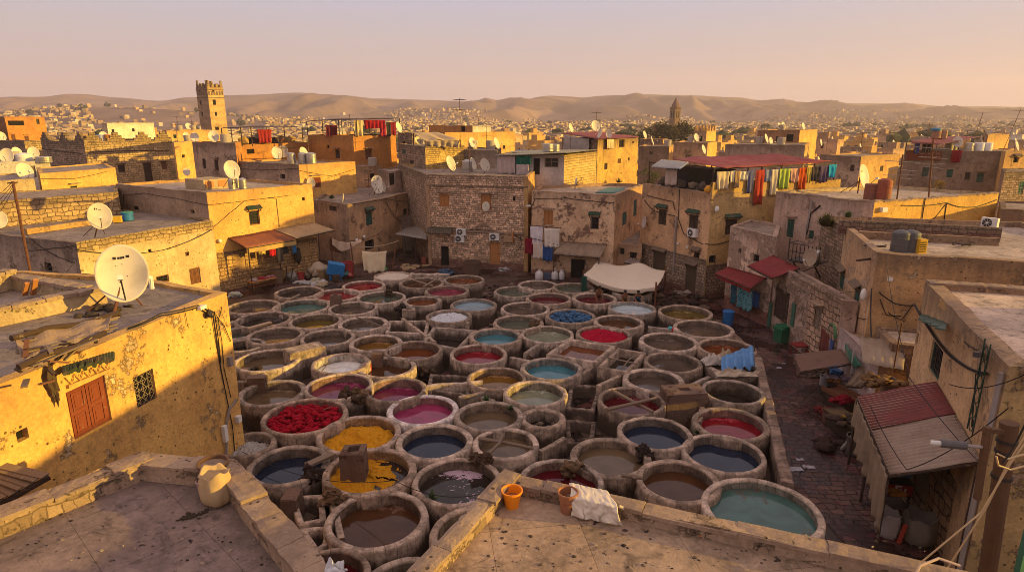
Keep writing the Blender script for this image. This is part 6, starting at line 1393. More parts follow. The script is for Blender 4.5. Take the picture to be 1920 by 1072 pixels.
# plank lean-to below the left terrace
m = MB(); q0, q1, q2, q3 = G(-60, 905, 4.9), G(0, 868, 5.1), G(92, 888, 4.9), G(-10, 945, 4.6); t = thing('plank_shelter', 'weathered plank lean-to between ochre house and left terrace', 'roof', (q0 + q2) / 2)
for k in range(7): m = MB(); m.beam(q0.lerp(q1, (k + .5) / 7), q3.lerp(q2, (k + .5) / 7) + V((0, 0, .03 * (k % 2))), .24, .03); m.build('board', WOOD_GREY, t)
m = MB(); m.beam(q3 - V((0, 0, .08)), q2 - V((0, 0, .08)), .1); m.build('beam', WOOD_D, t)
# ------------------------------------------------------------------ canopy, hanging canvas, people
cp = [G(1168, 498, 2.5), G(1246, 511, 2.6), G(1222, 538, 2.5), G(1096, 517, 2.5)]
tops = [AT(1121, 487, 51.0), AT(1248, 507, 46.5), AT(1230, 538, 41.5), AT(1094, 514, 44.5)]
t = thing('cloth_canopy', 'off white cloth canopy on poles shading workers in the vats', 'canopy', (tops[0] + tops[2]) / 2)
def fcan(u, v):
    p = tops[0].lerp(tops[1], u).lerp(tops[3].lerp(tops[2], u), v)
    z = -.55 * 4 * u * (1 - u) * (.55 + .45 * v) + .55 * math.exp(-((u - .62) / .2) ** 2) * (1 - v) - .18 * math.sin(v * math.pi) + .06 * noise.noise(V((u * 5, v * 5, 2)))
    return p + V((0, 0, z))
m = MB(); m.grid(fcan, 36, 24); solid(m.build('canvas', M_cloth((.66, .55, .42), .08, None, .12), t, smooth=True), .015)
def fval(u, v): p = fcan(u, 1.0); return p + V((.05 * math.sin(u * 26), -.03, -.28 * v - .06 * v * noise.noise(V((u * 6, 0, 4)))))
m = MB(); m.grid(fval, 40, 4); solid(m.build('valance', M_cloth((.58, .47, .35), .1, None, .2), t, smooth=True), .015)
for p in tops: m = MB(); m.tube([V((p.x, p.y, -.1)), p + V((0, 0, .35))], .06, 6); m.build('pole', WOOD, t)
p = tops[3]; garment('dark green cloth tied to the left canopy pole', p + V((-.15, -.1, -.1)), p + V((.25, -.15, -.12)), 1.6, (.02, .07, .05), 'cloth', seed=3)
hp = [AT(622, 447, 55.0), AT(657, 460, 53.6), AT(677, 448, 53.5), AT(747, 452, 53.0)]
t = thing('hanging_canvas', 'cream canvas slung between crooked poles behind the far left vats', 'canvas', (hp[1].x, hp[1].y, 0))
m = MB()
def fc1(u, v): a = hp[0].lerp(hp[2], u) - V((0, 0, .9 * 4 * u * (1 - u) * .35)); return a + V((.15 * v, -.5 * v, -.75 * v * (.6 + .4 * math.sin(u * 5)))) + V((0, .07 * math.sin(u * 20), 0))
m.grid(fc1, 26, 8); solid(m.build('canvas', M_cloth((.44, .33, .24), .15), t, smooth=True), .014)
drape('canvas', [AT(678, 470, 52.8), AT(725, 470, 52.4), AT(722, 508, 52.2), AT(682, 508, 52.4)], M_cloth((.64, .52, .34), .1, None, .12), t, 3, .1, 26, 12, .12, .2)
m = MB(); m.tube(sag(AT(660, 461, 53), AT(748, 451, 52.6), .28), .03, 5); m.build('rope', M_cloth((.4, .3, .2)), t)
for u0, v0, u1, v1, Y in ((620, 445, 625, 500, 55), (657, 455, 664, 506, 53.6), (745, 448, 735, 505, 53)): m = MB(); m.tube([AT(u0, v0, Y), AT(u1, v1, Y)], .06, 6); m.build('pole', WOOD, t)
def person(label, joints, edges, base, mats, cloth, hair=(.02, .015, .012)):
    """joints: name -> (x, y, z, radius); one skinned body, with clothing and hair as children"""
    t = None; base = V(base); names = list(joints); me = bpy.data.meshes.new('body')
    me.from_pydata([V(joints[k][:3]) for k in names], [(names.index(a), names.index(b)) for a, b in edges], [])
    o = bpy.data.objects.new('person', me); COL.objects.link(o); o.location = base; ORG[o.name] = base
    o.modifiers.new('Skin', 'SKIN'); sv = me.skin_vertices[0].data if me.skin_vertices else None
    if sv is None:
        bm = bmesh.new(); bm.from_mesh(me); bm.verts.layers.skin.verify(); bm.to_mesh(me); bm.free(); sv = me.skin_vertices[0].data
    for i, k in enumerate(names): sv[i].radius = (joints[k][3], joints[k][3] * .9); sv[i].use_root = (k == 'pelvis')
    s = o.modifiers.new('Sub', 'SUBSURF'); s.levels = 2; s.render_levels = 2; me.materials.append(mats)
    tag(o, label, 'person')
    hd = V(joints['head'][:3]); r = joints['head'][3]
    m = MB(); m.ico(base + hd + V((0, .015, r * .45)), r * 1.12, 2, .12, 1, (1, 1.05, .8)); m.build('hair', M_simple(hair, .9), o, smooth=True)
    for nm, pts, rr, col in cloth:
        m = MB(); P = [base + V(joints[k][:3]) for k in pts]; R_ = [joints[k][3] * rr for k in pts]
        vs = []; N = 12; 
        for i, p in enumerate(P):
            d = (P[min(i + 1, len(P) - 1)] - P[max(i - 1, 0)]).normalized(); a = V((1, 0, 0)) - d * d.x; a.normalize(); b = d.cross(a)
            for k in range(N): an = 6.2832 * k / N; vs.append(p + (a * math.cos(an) * 1.25 + b * math.sin(an)) * R_[i])
        m.mesh(vs, [(i * N + k, i * N + (k + 1) % N, (i + 1) * N + (k + 1) % N, (i + 1) * N + k) for i in range(len(P) - 1) for k in range(N)] + [tuple(range(N))[::-1], tuple((len(P) - 1) * N + k for k in range(N))])
        m.build(nm, M_cloth(col), o, smooth=True)
    for s_ in (-1, 1): m = MB(); m.ico(base + hd + V((s_ * r * .4, -r * .95, r * .1)), r * .12, 1, 0); m.build('eye', DARK, o)
    m = MB(); m.ico(base + hd + V((0, -r * 1.05, -r * .15)), r * .18, 1, 0, 0, (.7, 1, 1.2)); m.build('nose', mats, o)
    return o
SKIN = M_simple((.20, .085, .04), .6, .2)
E_ = [('pelvis', 'spine'), ('spine', 'chest'), ('chest', 'neck'), ('neck', 'head')]
for s in 'lr': E_ += [('chest', 'sh' + s), ('sh' + s, 'el' + s), ('el' + s, 'wr' + s), ('wr' + s, 'ha' + s), ('pelvis', 'hi' + s), ('hi' + s, 'kn' + s), ('kn' + s, 'an' + s), ('an' + s, 'to' + s)]
for s in 'lr':
    for k in range(4): E_ += [('ha' + s, 'f%d' % k + s)]
    E_ += [('wr' + s, 'th' + s)]
def body(pel, lean, arms, legs, sc_=1.0):
    """pel: pelvis height; lean: forward bend in degrees; arms / legs: joint offsets"""
    J = {}; L = rad(lean); f_ = lambda d: V((0, -math.sin(L) * d, math.cos(L) * d)); P0 = V((0, 0, pel))
    J['pelvis'] = (*P0, .14); J['spine'] = (*(P0 + f_(.22)), .125); c = P0 + f_(.45); J['chest'] = (*c, .135); n_ = P0 + f_(.6); J['neck'] = (*n_, .055); h = n_ + V((0, -.05, .17)); J['head'] = (*h, .105)
    for s, sg in (('l', -1), ('r', 1)):
        sh = c + V((sg * .19, 0, .06)); J['sh' + s] = (*sh, .06); a = arms[s]
        el = sh + V(a[0]); wr = el + V(a[1]); d = V(a[1]).normalized(); J['el' + s] = (*el, .043); J['wr' + s] = (*wr, .03); ha = wr + d * .08; J['ha' + s] = (*ha, .033)
        for k in range(4): J['f%d' % k + s] = (*(ha + d * (.085 - .01 * abs(k - 1.5)) + V(((k - 1.5) * .021, -.02, 0))), .009)
        J['th' + s] = (*(wr + d * .07 + V((-sg * .055, -.02, 0))), .011)
        hi = P0 + V((sg * .1, 0, -.05)); J['hi' + s] = (*hi, .095); g = legs[s]; kn = hi + V(g[0]); an = kn + V(g[1]); J['kn' + s] = (*kn, .062); J['an' + s] = (*an, .04); J['to' + s] = (*(an + V((0, -.14, -.03))), .035)
    return J
vd = vat_at('worker stands'); pb = V((XU(1122, vd[1].y - .1, 1), vd[1].y - .1, vd[5] - .35))
person('barefoot worker in brown shorts standing bent in the dark vat under the canopy', body(.85, 32, {'l': ((-.05, -.1, -.26), (.02, -.12, -.22)), 'r': ((.06, -.08, -.27), (-.02, -.13, -.2))}, {'l': ((-.03, -.06, -.38), (0, .04, -.36)), 'r': ((.05, .02, -.39), (0, .05, -.36))}), E_, pb, SKIN, [('shorts', ['hil', 'pelvis', 'hir'], 1.25, (.16, .06, .03)), ('shirt', ['pelvis', 'spine', 'chest'], 1.12, (.20, .08, .04))])
vd = vat_at('seated workers'); 
pv = vat_at('in front of the canopy'); ym = (vd[1].y - vd[2] + pv[1].y + pv[2]) / 2
tag(MB().box((XU(1182, ym, .45), ym, .45), (1.9, .5, .92)).build('stone_bench', CONC), 'low stone block on which the two workers crouch', 'bench')
seat = body(.12, 30, {'l': ((-.06, -.16, -.2), (.06, -.2, -.1)), 'r': ((.06, -.16, -.2), (-.06, -.2, -.1))}, {'l': ((-.08, -.36, .2), (0, -.05, -.42)), 'r': ((.1, -.36, .16), (0, -.06, -.4))})
person('crouching worker in brown clothes, left of the pair under the canopy', seat, E_, (XU(1170, ym, .9), ym + .05, .92), SKIN, [('shirt', ['pelvis', 'spine', 'chest'], 1.2, (.17, .085, .045)), ('trousers', ['hil', 'knl', 'anl'], 1.2, (.14, .07, .04))])
person('crouching worker in a blue shirt, right of the pair under the canopy', {k: v for k, v in seat.items()}, E_, (XU(1194, ym, .9), ym - .05, .92), SKIN, [('shirt', ['pelvis', 'spine', 'chest'], 1.25, (.03, .07, .10)), ('trousers', ['hir', 'knr', 'anr'], 1.2, (.03, .06, .09))])
# ------------------------------------------------------------------ yard clutter
def barrel(label, u, v, r, h, col, kind='barrel', lid=None, cat=None):
    return bucket(kind, label, cat or kind, G(u, v, .02), r, h, M_simple(col, .55, .3, 4, dirt=.35), .9, DARK if not lid else None, lid=lid)
barrel('large blue bin standing by the lane below the red awnings', 1364, 609, .36, .95, (.02, .14, .36), 'barrel', M_simple((.02, .12, .32), .5))
barrel('red drum behind the blue container in the left corner', 653, 519, .5, 1.3, (.30, .03, .03)); barrel('tan drum under the cloth bundle in the left corner', 603, 522, .55, .85, (.28, .16, .07))
barrel('brown basket barrel behind the laundry table', 520, 530, .5, 1.1, (.17, .10, .06), 'basket'); barrel('small red bucket beside the sacks at the left wall', 565, 524, .3, .6, (.35, .03, .03), 'bucket')
barrel('tall dark brown barrel before the door of the stone house', 886, 514, .75, 1.15, (.13, .075, .05)); barrel('red pot with stalks left of the bare doorway', 796, 497, .3, .75, (.28, .08, .05), 'pot')
for u, w_, l in ((1011, .33, 'pale grey jerrycan, leftmost below the hanging sheets'), (1040, .26, 'white jerrycan, third below the hanging sheets'), (1053, .24, 'small white jerrycan at the right end below the hanging sheets')):
    p = G(u, 524, 0); t = thing('jerrycan', l, 'jerrycan', p); m = MB(); m.lathe([(0, 0), (w_, 0), (w_ * 1.05, .1), (w_ * 1.05, .55), (w_ * .6, .72), (w_ * .25, .75), (w_ * .25, .82), (0, .82)], p, 18, jit=.02, seed=u); m.build('body', M_simple((.55, .50, .47), .5, .2, dirt=.3), t, smooth=True); m = MB(); m.tube([p + V((-.12, 0, .8)), p + V((0, 0, .95)), p + V((.16, 0, .75))], .02, 5); m.build('handle', WHITEP, t)
p = G(1026, 523, 0); m = MB(); m.box(p + V((0, 0, .28)), (.55, .4, .56)); tag(m.build('tub', M_simple((.07, .09, .14), .6)), 'dark blue box between the jerrycans', 'box')
p = G(631, 524, 0); t = thing('container', 'tilted bright blue plastic container on a wooden crate', 'container', p); M0 = Matrix.Rotation(.25, 3, 'Y') @ Matrix.Rotation(.3, 3, 'Z')
m = MB(); m.box(p + V((0, 0, .95)), (1.35, .9, .95), M=M0); m.build('body', M_simple((.02, .17, .42), .45, .25), t); m = MB()
for k in range(4): m.box(p + M0 @ V((-.45 + .3 * k, -.46, 0)) + V((0, 0, .95)), (.06, .05, .85), M=M0)
m.build('rib', M_simple((.02, .15, .38), .45), t); m = MB()
for sx in (-.4, .4): m.box(p + V((sx, -.3, .28)), (.2, .2, .56))
m.build('foot', M_simple((.02, .13, .33), .5), t)
p = G(622, 526, 0); m = MB(); m.box(p + V((.5, -.3, .3)), (.6, .5, .5), .2); tag(m.build('crate', WOOD_D), 'dark wooden crate leaning under the blue container', 'crate')
for i, (u, v, z, r, h, c, l) in enumerate([(601, 503, .9, .95, .95, (.40, .31, .22), 'big bundle of pale cloth on top of the tan drum'), (548, 526, 0, .55, .75, (.28, .25, .22), 'grey sack slumped at the left wall'), (580, 521, 0, .7, .6, (.22, .16, .11), 'brown tied bundle beside the red bucket'), (593, 530, 0, .45, .4, (.36, .33, .22), 'small pale green bundle in front of the tied bundle'), (604, 536, 0, .5, .35, (.42, .33, .22), 'tan crumpled skin by the far red vat'), (647, 505, 1.1, .5, .4, (.05, .16, .17), 'teal cloths piled on the red drum'), (655, 506, 1.2, .3, .3, (.42, .12, .10), 'pinkish rags piled right on the red drum')]):
    m = MB(); p = G(u, v, z) if z == 0 else AT(u, v + 12, G(u, 522, 0).y); m.ico(p + V((0, 0, h * .45)), r * .72, 3, .55, i + 9, (1.15, .9, h / r * .8)); 
    for k in range(5): m.ico(p + V((RND.uniform(-r, r) * .6, RND.uniform(-r, r) * .5, h * RND.uniform(.1, .6))), r * .35, 2, .8, k)
    tag(m.build('bundle', M_cloth(c, .35, None, .45), smooth=True), l, 'bundle')
for i, (u, v, s, c, l) in enumerate([(575, 531, 1.1, (.45, .42, .4), 'scattered white scraps before the left wall sacks'), (441, 555, .5, (.4, .42, .36), 'white and green litter by the ochre house corner'), (942, 507, 1.3, (.42, .38, .35), 'heap of whitish plastic sheets before the wooden door'), (835, 512, .8, (.06, .10, .16), 'blue and yellow litter right of the bare doorway'), (960, 490, 1.0, (.16, .10, .08), 'brown rubble heap under the box on the stone house'), (770, 503, 1.2, (.40, .27, .15), 'tan hides piled at the back of the yard'), (1281, 551, 1.1, (.36, .28, .24), 'stone slabs and rags before the red roofed house'), (1040, 514, .9, (.10, .08, .06), 'dark junk behind the jerrycans'), (712, 504, .5, (.08, .3, .12), 'green scrap below the hanging canvas')]):
    m = MB(); c0 = G(u, v, 0); r_ = random.Random(i + 77)
    for k in range(16): m.ico(c0 + V((r_.gauss(0, s * .5), r_.gauss(0, s * .3), r_.uniform(0, .2))), r_.uniform(.1, .32), 1, 1.2, k, (1.2, 1, .7))
    tag(m.build('litter', M_cloth(c, .6, None, .3)), l, 'litter')
p = G(493, 540, 0); t = thing('table', 'low wooden table spread with red and white cloths at the left wall', 'table', p); ex = (wC[1].b - wC[1].a).normalized(); ax = math.atan2(ex.y, ex.x); X = V((ex.x, ex.y, 0)); Yv = V((-ex.y, ex.x, 0))
m = MB(); m.box(p + V((0, 0, .72)), (2.1, .9, .07), ax); m.build('table_top', WOOD_O, t); m = MB(); m.box(p + V((0, 0, .3)), (1.9, .7, .05), ax); m.build('shelf', WOOD, t)
for a in (-.95, .95):
    for b in (-.38, .38): m = MB(); q = p + X * a + Yv * b; m.tube([q, q + V((0, 0, .72))], .045, 6); m.build('leg', WOOD, t)
for i, (a, c, l) in enumerate(((-.6, (.45, .36, .36), 'pale folded cloth on the left of the low table'), (.05, (.32, .03, .05), 'dark red cloths in the middle of the low table'), (.6, (.42, .16, .2), 'pink red cloths on the right of the low table'))):
    m = MB(); q = p + X * a + V((0, 0, .78))
    for k in range(5): m.ico(q + V((RND.uniform(-.2, .2), RND.uniform(-.25, .25), .03)), .17, 2, .8, k + i * 5, (1.2, 1, .5))
    tag(m.build('folded_cloth', M_cloth(c, .3), smooth=True), l, 'cloth')
for k in range(3):
    m = MB(); p = G(530 + 7 * k, 530, 0); m.tube([p, p + V((-.25 + .2 * k, .5, 1.5 - .2 * k))], .05, 6); tag(m.build('pole', WOOD_D), 'dark pole leaning on the wall behind the laundry table', 'pole', 'poles leaning behind the laundry table')
t = thing('passage_shelter', 'grey corrugated roof over the passage left of the stone house', 'roof', AT(775, 440, 56)); corr('roof_sheet', [AT(740, 439, 57.5), AT(800, 449, 55.4), AT(801, 422, 60), AT(765, 425, 63)], M_corr((.24, .20, .17), (.12, .08, .06), .4), t, .3, .03); m = MB()
for u in (758, 778): a = AT(u, 444, 57); m.tube([V((a.x, a.y, -.1)), a], .06, 6)
m.build('post', WOOD_D, t)
m = MB(); q0, q1 = G(742, 470, 0), G(800, 468, 0); m.prism(ccw([(q0.x, q0.y), (q1.x + 1, q1.y), (q1.x + 1, q1.y + .4), (q0.x, q0.y + .4)]), 0, 3.6); tag(m.build('passage_wall', GREYP), 'dim wall closing the passage left of the stone house', 'wall')
# ------------------------------------------------------------------ along the lane
p = G(1467, 640, 0); t = thing('chest', 'dark green wooden chest by the arched door', 'chest', p); m = MB(); m.box(p + V((0, 0, .4)), (.85, .7, .8), .3); m.build('body', M_simple((.02, .11, .05), .6, .3), t); m = MB(); m.box(p + V((0, 0, .86)), (.95, .8, .14), .3); m.box(p + V((0, 0, .97)), (.6, .8, .12), .3); m.build('lid', M_simple((.025, .13, .06), .6, .3), t)
for k in range(5):
    m = MB(); p = G(1482 + 4 * k, 648, 0); q = p + V((.75 + .05 * k, .35, 1.75 - .12 * k)); m.beam(p, q, .1, .04); tag(m.build('plank', WOOD_GREY), 'grey plank leaning at the wall beside the green chest', 'plank', 'planks leaning beside the green chest')
p = G(1499, 668, 0); t = thing('table', 'small red table with odds and ends by the stone wing', 'table', p); RP = M_simple((.22, .02, .02), .55, .3, 6, dirt=.3)
m = MB(); m.box(p + V((0, 0, .72)), (.95, .7, .06), .2); m.build('table_top', RP, t)
for a in (-.4, .4):
    for b in (-.28, .28): m = MB(); q = p + V((a, b, 0)); m.tube([q, q + V((0, 0, .7))], .03, 6); m.build('leg', RP, t)
p = G(1522, 672, 0); t = thing('chair', 'red wooden armchair beside the small red table', 'chair', p); m = MB(); m.box(p + V((0, 0, .45)), (.6, .6, .06), .5); m.build('seat', RP, t); m = MB(); m.box(p + V((.28, .12, .85)), (.06, .6, .75), .5); m.build('backrest', RP, t)
for a in (-.25, .25):
    for b in (-.25, .25): m = MB(); q = p + V((a, b, 0)); m.tube([q, q + V((0, 0, .45))], .03, 6); m.build('leg', RP, t)
for k in range(4): m = MB(); q = G(1494 + 4 * k, 668, .78); m.ico(q, .07, 1, .4, k); tag(m.build('cup', WHITEP), 'tiny pale cup on the small red table', 'cup', 'cups on the small red table')
def heap(u, v, z, s, col, label, name='cloth_heap', cat='cloth', n=10):
    m = MB(); p = G(u, v, z); r_ = random.Random(u)
    for k in range(n): m.ico(p + V((r_.uniform(-s, s), r_.uniform(-s, s) * .6, r_.uniform(0, s * .35))), s * r_.uniform(.25, .45), 2, .9, k, (1.2, 1, .6))
    return tag(m.build(name, M_cloth(col, .35), smooth=True), label, cat)
p = G(1570, 722, 0); t = thing('stall', 'blue plastic stall table under the torn beige awning', 'stall', p); BL = M_simple((.03, .12, .30), .5, .3); m = MB(); m.box(p + V((0, 0, .85)), (1.5, .95, .12), 1.2); m.box(p + V((-.35, -.5, .92)), (.3, .4, .2), .6); m.build('tray', BL, t)
for a in (-.3, .3):
    for b in (-.5, .5): m = MB(); q = p + V((a, b, 0)); m.tube([q, q + V((0, 0, .85))], .04, 6); m.build('leg', WOOD_D, t)
heap(1577, 712, .93, .4, (.35, .25, .32), 'jumble of pink and white goods on the blue stall'); heap(1566, 716, .93, .25, (.25, .1, .03), 'small orange goods on the blue stall')
barrel('greyish white bucket left of the blue stall', 1545, 722, .24, .5, (.42, .37, .36), 'bucket')
p = G(1574, 768, 0); t = thing('stall', 'wooden tray stall of dark red skins along the lane', 'stall', p); a0 = 1.85; m = MB(); m.box(p + V((0, 0, .75)), (1.5, .9, .06), a0)
for s, d in ((0, 1), (0, -1)): m.box(p + V((.42 * d, .1 * d, .85)), (1.5, .05, .22), a0)
m.build('tray', WOOD, t); m = MB(); m.box(p + V((0, 0, .36)), (1.3, .7, .72), a0); m.build('base', WOOD_D, t); heap(1574, 752, .8, .5, (.20, .01, .02), 'dark red skins heaped in the wooden tray stall')
p = G(1588, 815, 0); t = thing('bench', 'long dark wooden bench loaded with wet hides along the lane', 'bench', p); m = MB(); m.box(p + V((0, 0, .7)), (2.2, .9, .1), 1.75); m.build('bench_top', WOOD_D, t); m = MB(); m.box(p + V((0, 0, .33)), (2.0, .7, .66), 1.75); m.build('base', M_cloth((.06, .04, .03)), t)
heap(1588, 788, .76, .55, (.07, .045, .035), 'black wet hides on the long bench', 'hide', 'hide', 12)
m = MB(); m.tube([G(1578, 842, .05), G(1604, 812, .95)], .08, 8); tag(m.build('roll', M_cloth((.3, .25, .22))), 'pale roll leaning on the long bench', 'roll')
heap(1640, 716, 2.55, .5, (.16, .09, .04), 'brown hides drying on the low wall behind the torn awning', 'hide', 'hide'); heap(1672, 722, 2.6, .5, (.20, .11, .05), 'tan hides hung beside the plank roof', 'hide', 'hide')
for u, v, r, h, c, k, l in ((1528, 690, .3, .75, (.25, .2, .16), 'barrel', 'dull barrel standing behind the red chair'), (1543, 752, .22, .4, (.10, .06, .045), 'bucket', 'dark bucket on the lane before the tray stall'), (1552, 790, .26, .55, (.16, .07, .04), 'pot', 'brown pot between tray stall and long bench'), (1600, 850, .32, .8, (.09, .07, .06), 'barrel', 'blackish barrel under the edge of the corrugated awning'), (1640, 900, .2, .4, (.3, .27, .25), 'bucket', 'pale bucket in front of the drinks cart')): barrel(l, u, v, r, h, c, k)
for u, v, s, c, l in ((1560, 838, .6, (.05, .03, .025), 'black wet rags dropped on the lane by the bench'), (1535, 705, .5, (.12, .08, .06), 'brown rags heaped below the brown cloth awning'), (1548, 770, .35, (.2, .03, .03), 'dark red scraps on the lane beside the tray stall'), (1618, 742, .5, (.17, .12, .085), 'rubble and boards behind the tray stall')): heap(u, v, .02, s, c, l, 'rag_heap', 'rags', 12)
for u0, v0, u1, v1, Y, h, c, l in ((1600, 652, 1632, 690, 27.5, 1.2, (.42, .36, .33), 'torn whitish cloth hanging behind the green tiled canopy'), (1625, 640, 1650, 672, 27.2, 1.0, (.3, .2, .14), 'brown cloth hanging beside the torn whitish one'), (1540, 612, 1556, 630, 31, 1.3, (.16, .05, .04), 'dull red cloth hanging on the stone wing'), (1498, 600, 1510, 612, 35.5, 1.2, (.25, .17, .11), 'tan cloth hanging on the stone wing near the arched door'), (1655, 700, 1690, 712, 24.5, 1.1, (.2, .13, .09), 'brown hide sheet hung behind the corrugated awning')): garment(l, AT(u0, v0, Y), AT(u1, v1, Y - .6), h, c, 'cloth', seed=u0, nar=.95)
# cart, sacks and red bar at the lower right
p = G(1665, 945, 0); t = thing('cart', 'drinks cart with a blue hood and red front under the corrugated awning', 'cart', p + V((0, 0, 0)))
DKC = M_simple((.03, .03, .035), .5); m = MB(); m.box(p + V((0, .1, .75)), (1.25, .75, .5), -.15); m.build('cabinet', DKC, t)
m = MB(); fr = Matrix.Rotation(-.15, 3, 'Z'); c = p + V((0, .1, .75)) + fr @ V((0, -.385, 0)); m.box(c, (1.15, .02, .42), -.15); m.build('front_panel', M_simple((.34, .02, .02), .4, .3), t)
m = MB()
for k, (x, z, w_, h_) in enumerate(((-.3, .0, .12, .1), (.05, .08, .08, .22), (.12, .02, .2, .07), (.2, -.1, .1, .12), (-.05, -.1, .14, .06), (.34, .0, .06, .18), (.15, .16, .14, .05))): m.box(c + fr @ V((x, -.014, z)), (w_, .012, h_), -.15)
m.build('emblem', WHITEP, t); m = MB(); q = p + V((0, .25, 1.15))
m.grid(lambda u, v: q + fr @ V(((u - .5) * 1.2, .35 * math.cos(math.pi * v) , .55 * math.sin(math.pi * v))), 10, 12); solid(m.build('hood', M_simple((.05, .20, .36), .4, .3), t, smooth=True), .03)
for a in (-.55, .55): m = MB(); q = p + V((a, -.15, 0)); m.tube([q, q + V((0, 0, .6))], .035, 6); m.build('leg', IRON, t)
heap(1672, 925, 1.12, .3, (.45, .16, .02), 'orange fruit in the hooded cart', 'fruit', 'fruit', 14)
sack('pale grey round sack closest to the terrace in the lane', G(1662, 1003, 0), .36, .85, M_cloth((.36, .30, .27), .2), True, 5)
sack('big slack grey sack with a gaping mouth right of the round sack', G(1718, 1012, 0), .5, .95, M_cloth((.20, .165, .14), .3), True, 9)
m = MB(); m.tube([G(1685, 1016, .05), G(1698, 985, .75)], .07, 8); tag(m.build('roll', M_simple((.42, .06, .03), .6)), 'red orange roll leaning between the two sacks', 'roll')
sack('whitish small sack in the doorway at the lower right', G(1782, 1020, 0) + V((.0, .3, 0)), .26, .6, M_cloth((.40, .38, .37), .2), False, 4)
for u, v, s in ((1460, 690, .16), (1470, 682, .1), (1492, 683, .14), (1490, 880, .3), (1516, 876, .22), (1500, 862, .15)):
    m = MB(); p = G(u, v, .02); m.grid(lambda a, b: p + V(((a - .5) * s * 2, (b - .5) * s, .03 + .05 * noise.noise(V((a * 3, b * 3, u))))), 5, 4); tag(solid(m.build('paper_scrap', M_cloth((.40, .38, .42))), .006), 'pale paper scrap lying on the dark wet lane', 'litter', 'paper scraps on the lane')
# lower right: utility pole, street lamp and loose cables
b = AT(1846, 1110, 11.2); a = AT(1893, 792, 11.2); t = thing('utility_pole', 'thick rusty utility pole with tangled cables at the right edge', 'utility pole', (b.x, b.y, 0)); PO = M_simple((.12, .06, .03), .85, .45, 4)
m = MB(); b0 = b + (b - a).normalized() * 3.2; m.tube([V((b0.x, b0.y, 0)), b, a.lerp(b, .5), a], .16, 12); m.build('pole', PO, t)
m = MB()
for k in (.1, .16, .3): q = a.lerp(b, k); m.lathe([(.165, -.03), (.185, -.03), (.185, .03), (.165, .03)], q, 14)
m.build('clamp', IRON, t)
m = MB(); q = a.lerp(b, .05); m.beam(q, AT(1845, 806, 11.0), .09); m.beam(AT(1852, 800, 11), AT(1832, 935, 11.0), .1); m.build('bracket', PO, t)
ct = M_simple((.50, .34, .17), .5)
for k, pts in enumerate(([(1925, 812), (1888, 872), (1850, 950), (1772, 1072)], [(1925, 826), (1895, 868), (1840, 960), (1700, 1076)], [(1925, 850), (1890, 860), (1870, 850)], [(1925, 872), (1895, 880), (1872, 872), (1868, 855)], [(1925, 790), (1900, 840), (1880, 868)])):
    m = MB(); P = [AT(u, v, 10.7 - .1 * k) for u, v in pts]; Q = []
    for x, y in zip(P, P[1:]): Q += [x.lerp(y, i / 5) for i in range(5)]
    m.tube(Q + [P[-1]], .018, 6); m.build('cable', ct if k < 4 else CABLE, t)
lp = AT(1842, 838, 11.0); le = AT(1745, 829, 11.3); t = thing('street_lamp', 'grey street lamp head reaching left from the utility pole', 'street lamp', lp); d_ = (le - lp)
m = MB(); m.tube([lp, lp + d_ * .35], .035, 7); m.build('arm', PIPE, t); m = MB(); m.tube([lp + d_ * .3, lp + d_ * .36, lp + d_ * .72, lp + d_ * .8], .08, 10); m.build('lamp_head', M_simple((.10, .09, .085), .5), t); m = MB(); m.tube([lp + d_ * .78, lp + d_], .055, 8, r1=.05); m.build('lamp_tip', WHITEP, t)
for k, (p0, p1, s, l) in enumerate([((1700, 700, 17), (1840, 870, 13), .1, 'black cable slung over the red part of the corrugated awning'), ((1632, 760, 16), (1700, 880, 14.5), .1, 'cable hanging over the left edge of the corrugated awning'), ((1700, 880, 14.5), (1890, 765, 12), .2, 'black cable from the corrugated awning up to the right wall'),
        ((1660, 475, 28), (1705, 700, 17.5), .3, 'long cable from the tiled roof down to the corrugated awning'), ((1497, 545, 35), (1632, 541, 30), .2, 'cable spanning the lane above the stone wing'), ((455, 847, 21.0), (740, 900, 17.5), .5, 'thin rope strung from the ochre house over the yellow vats'), ((740, 900, 17.5), (905, 925, 16.4), .3, 'thin rope running on over the lilac petal vat'),
        ((1925, 700, 12.5), (1780, 720, 14), .2, 'cable at the right edge over the street lamp'), ((140, 490, 36), (58, 560, 33), .3, 'cable from the cream house toward the leaning pole')]):
    m = MB(); m.tube(sag(AT(*p0), AT(*p1), s), .012, 5); tag(m.build('cable', CABLE), l, 'cable')
stick('pole', 'thin dark pole standing in front of the tarp covered vat', [(1417, 690, .3), (1411, 615, 2.4)], .035, WOOD_D)
# lower right shutter corner
m = MB(); p = AT(1926, 1030, 10.2); m.box(p, (.3, .1, 1.1), .3); t = tag(m.build('sign_board', M_simple((.05, .16, .10), .5, .3)), 'green edged board cut off at the lower right corner', 'board')
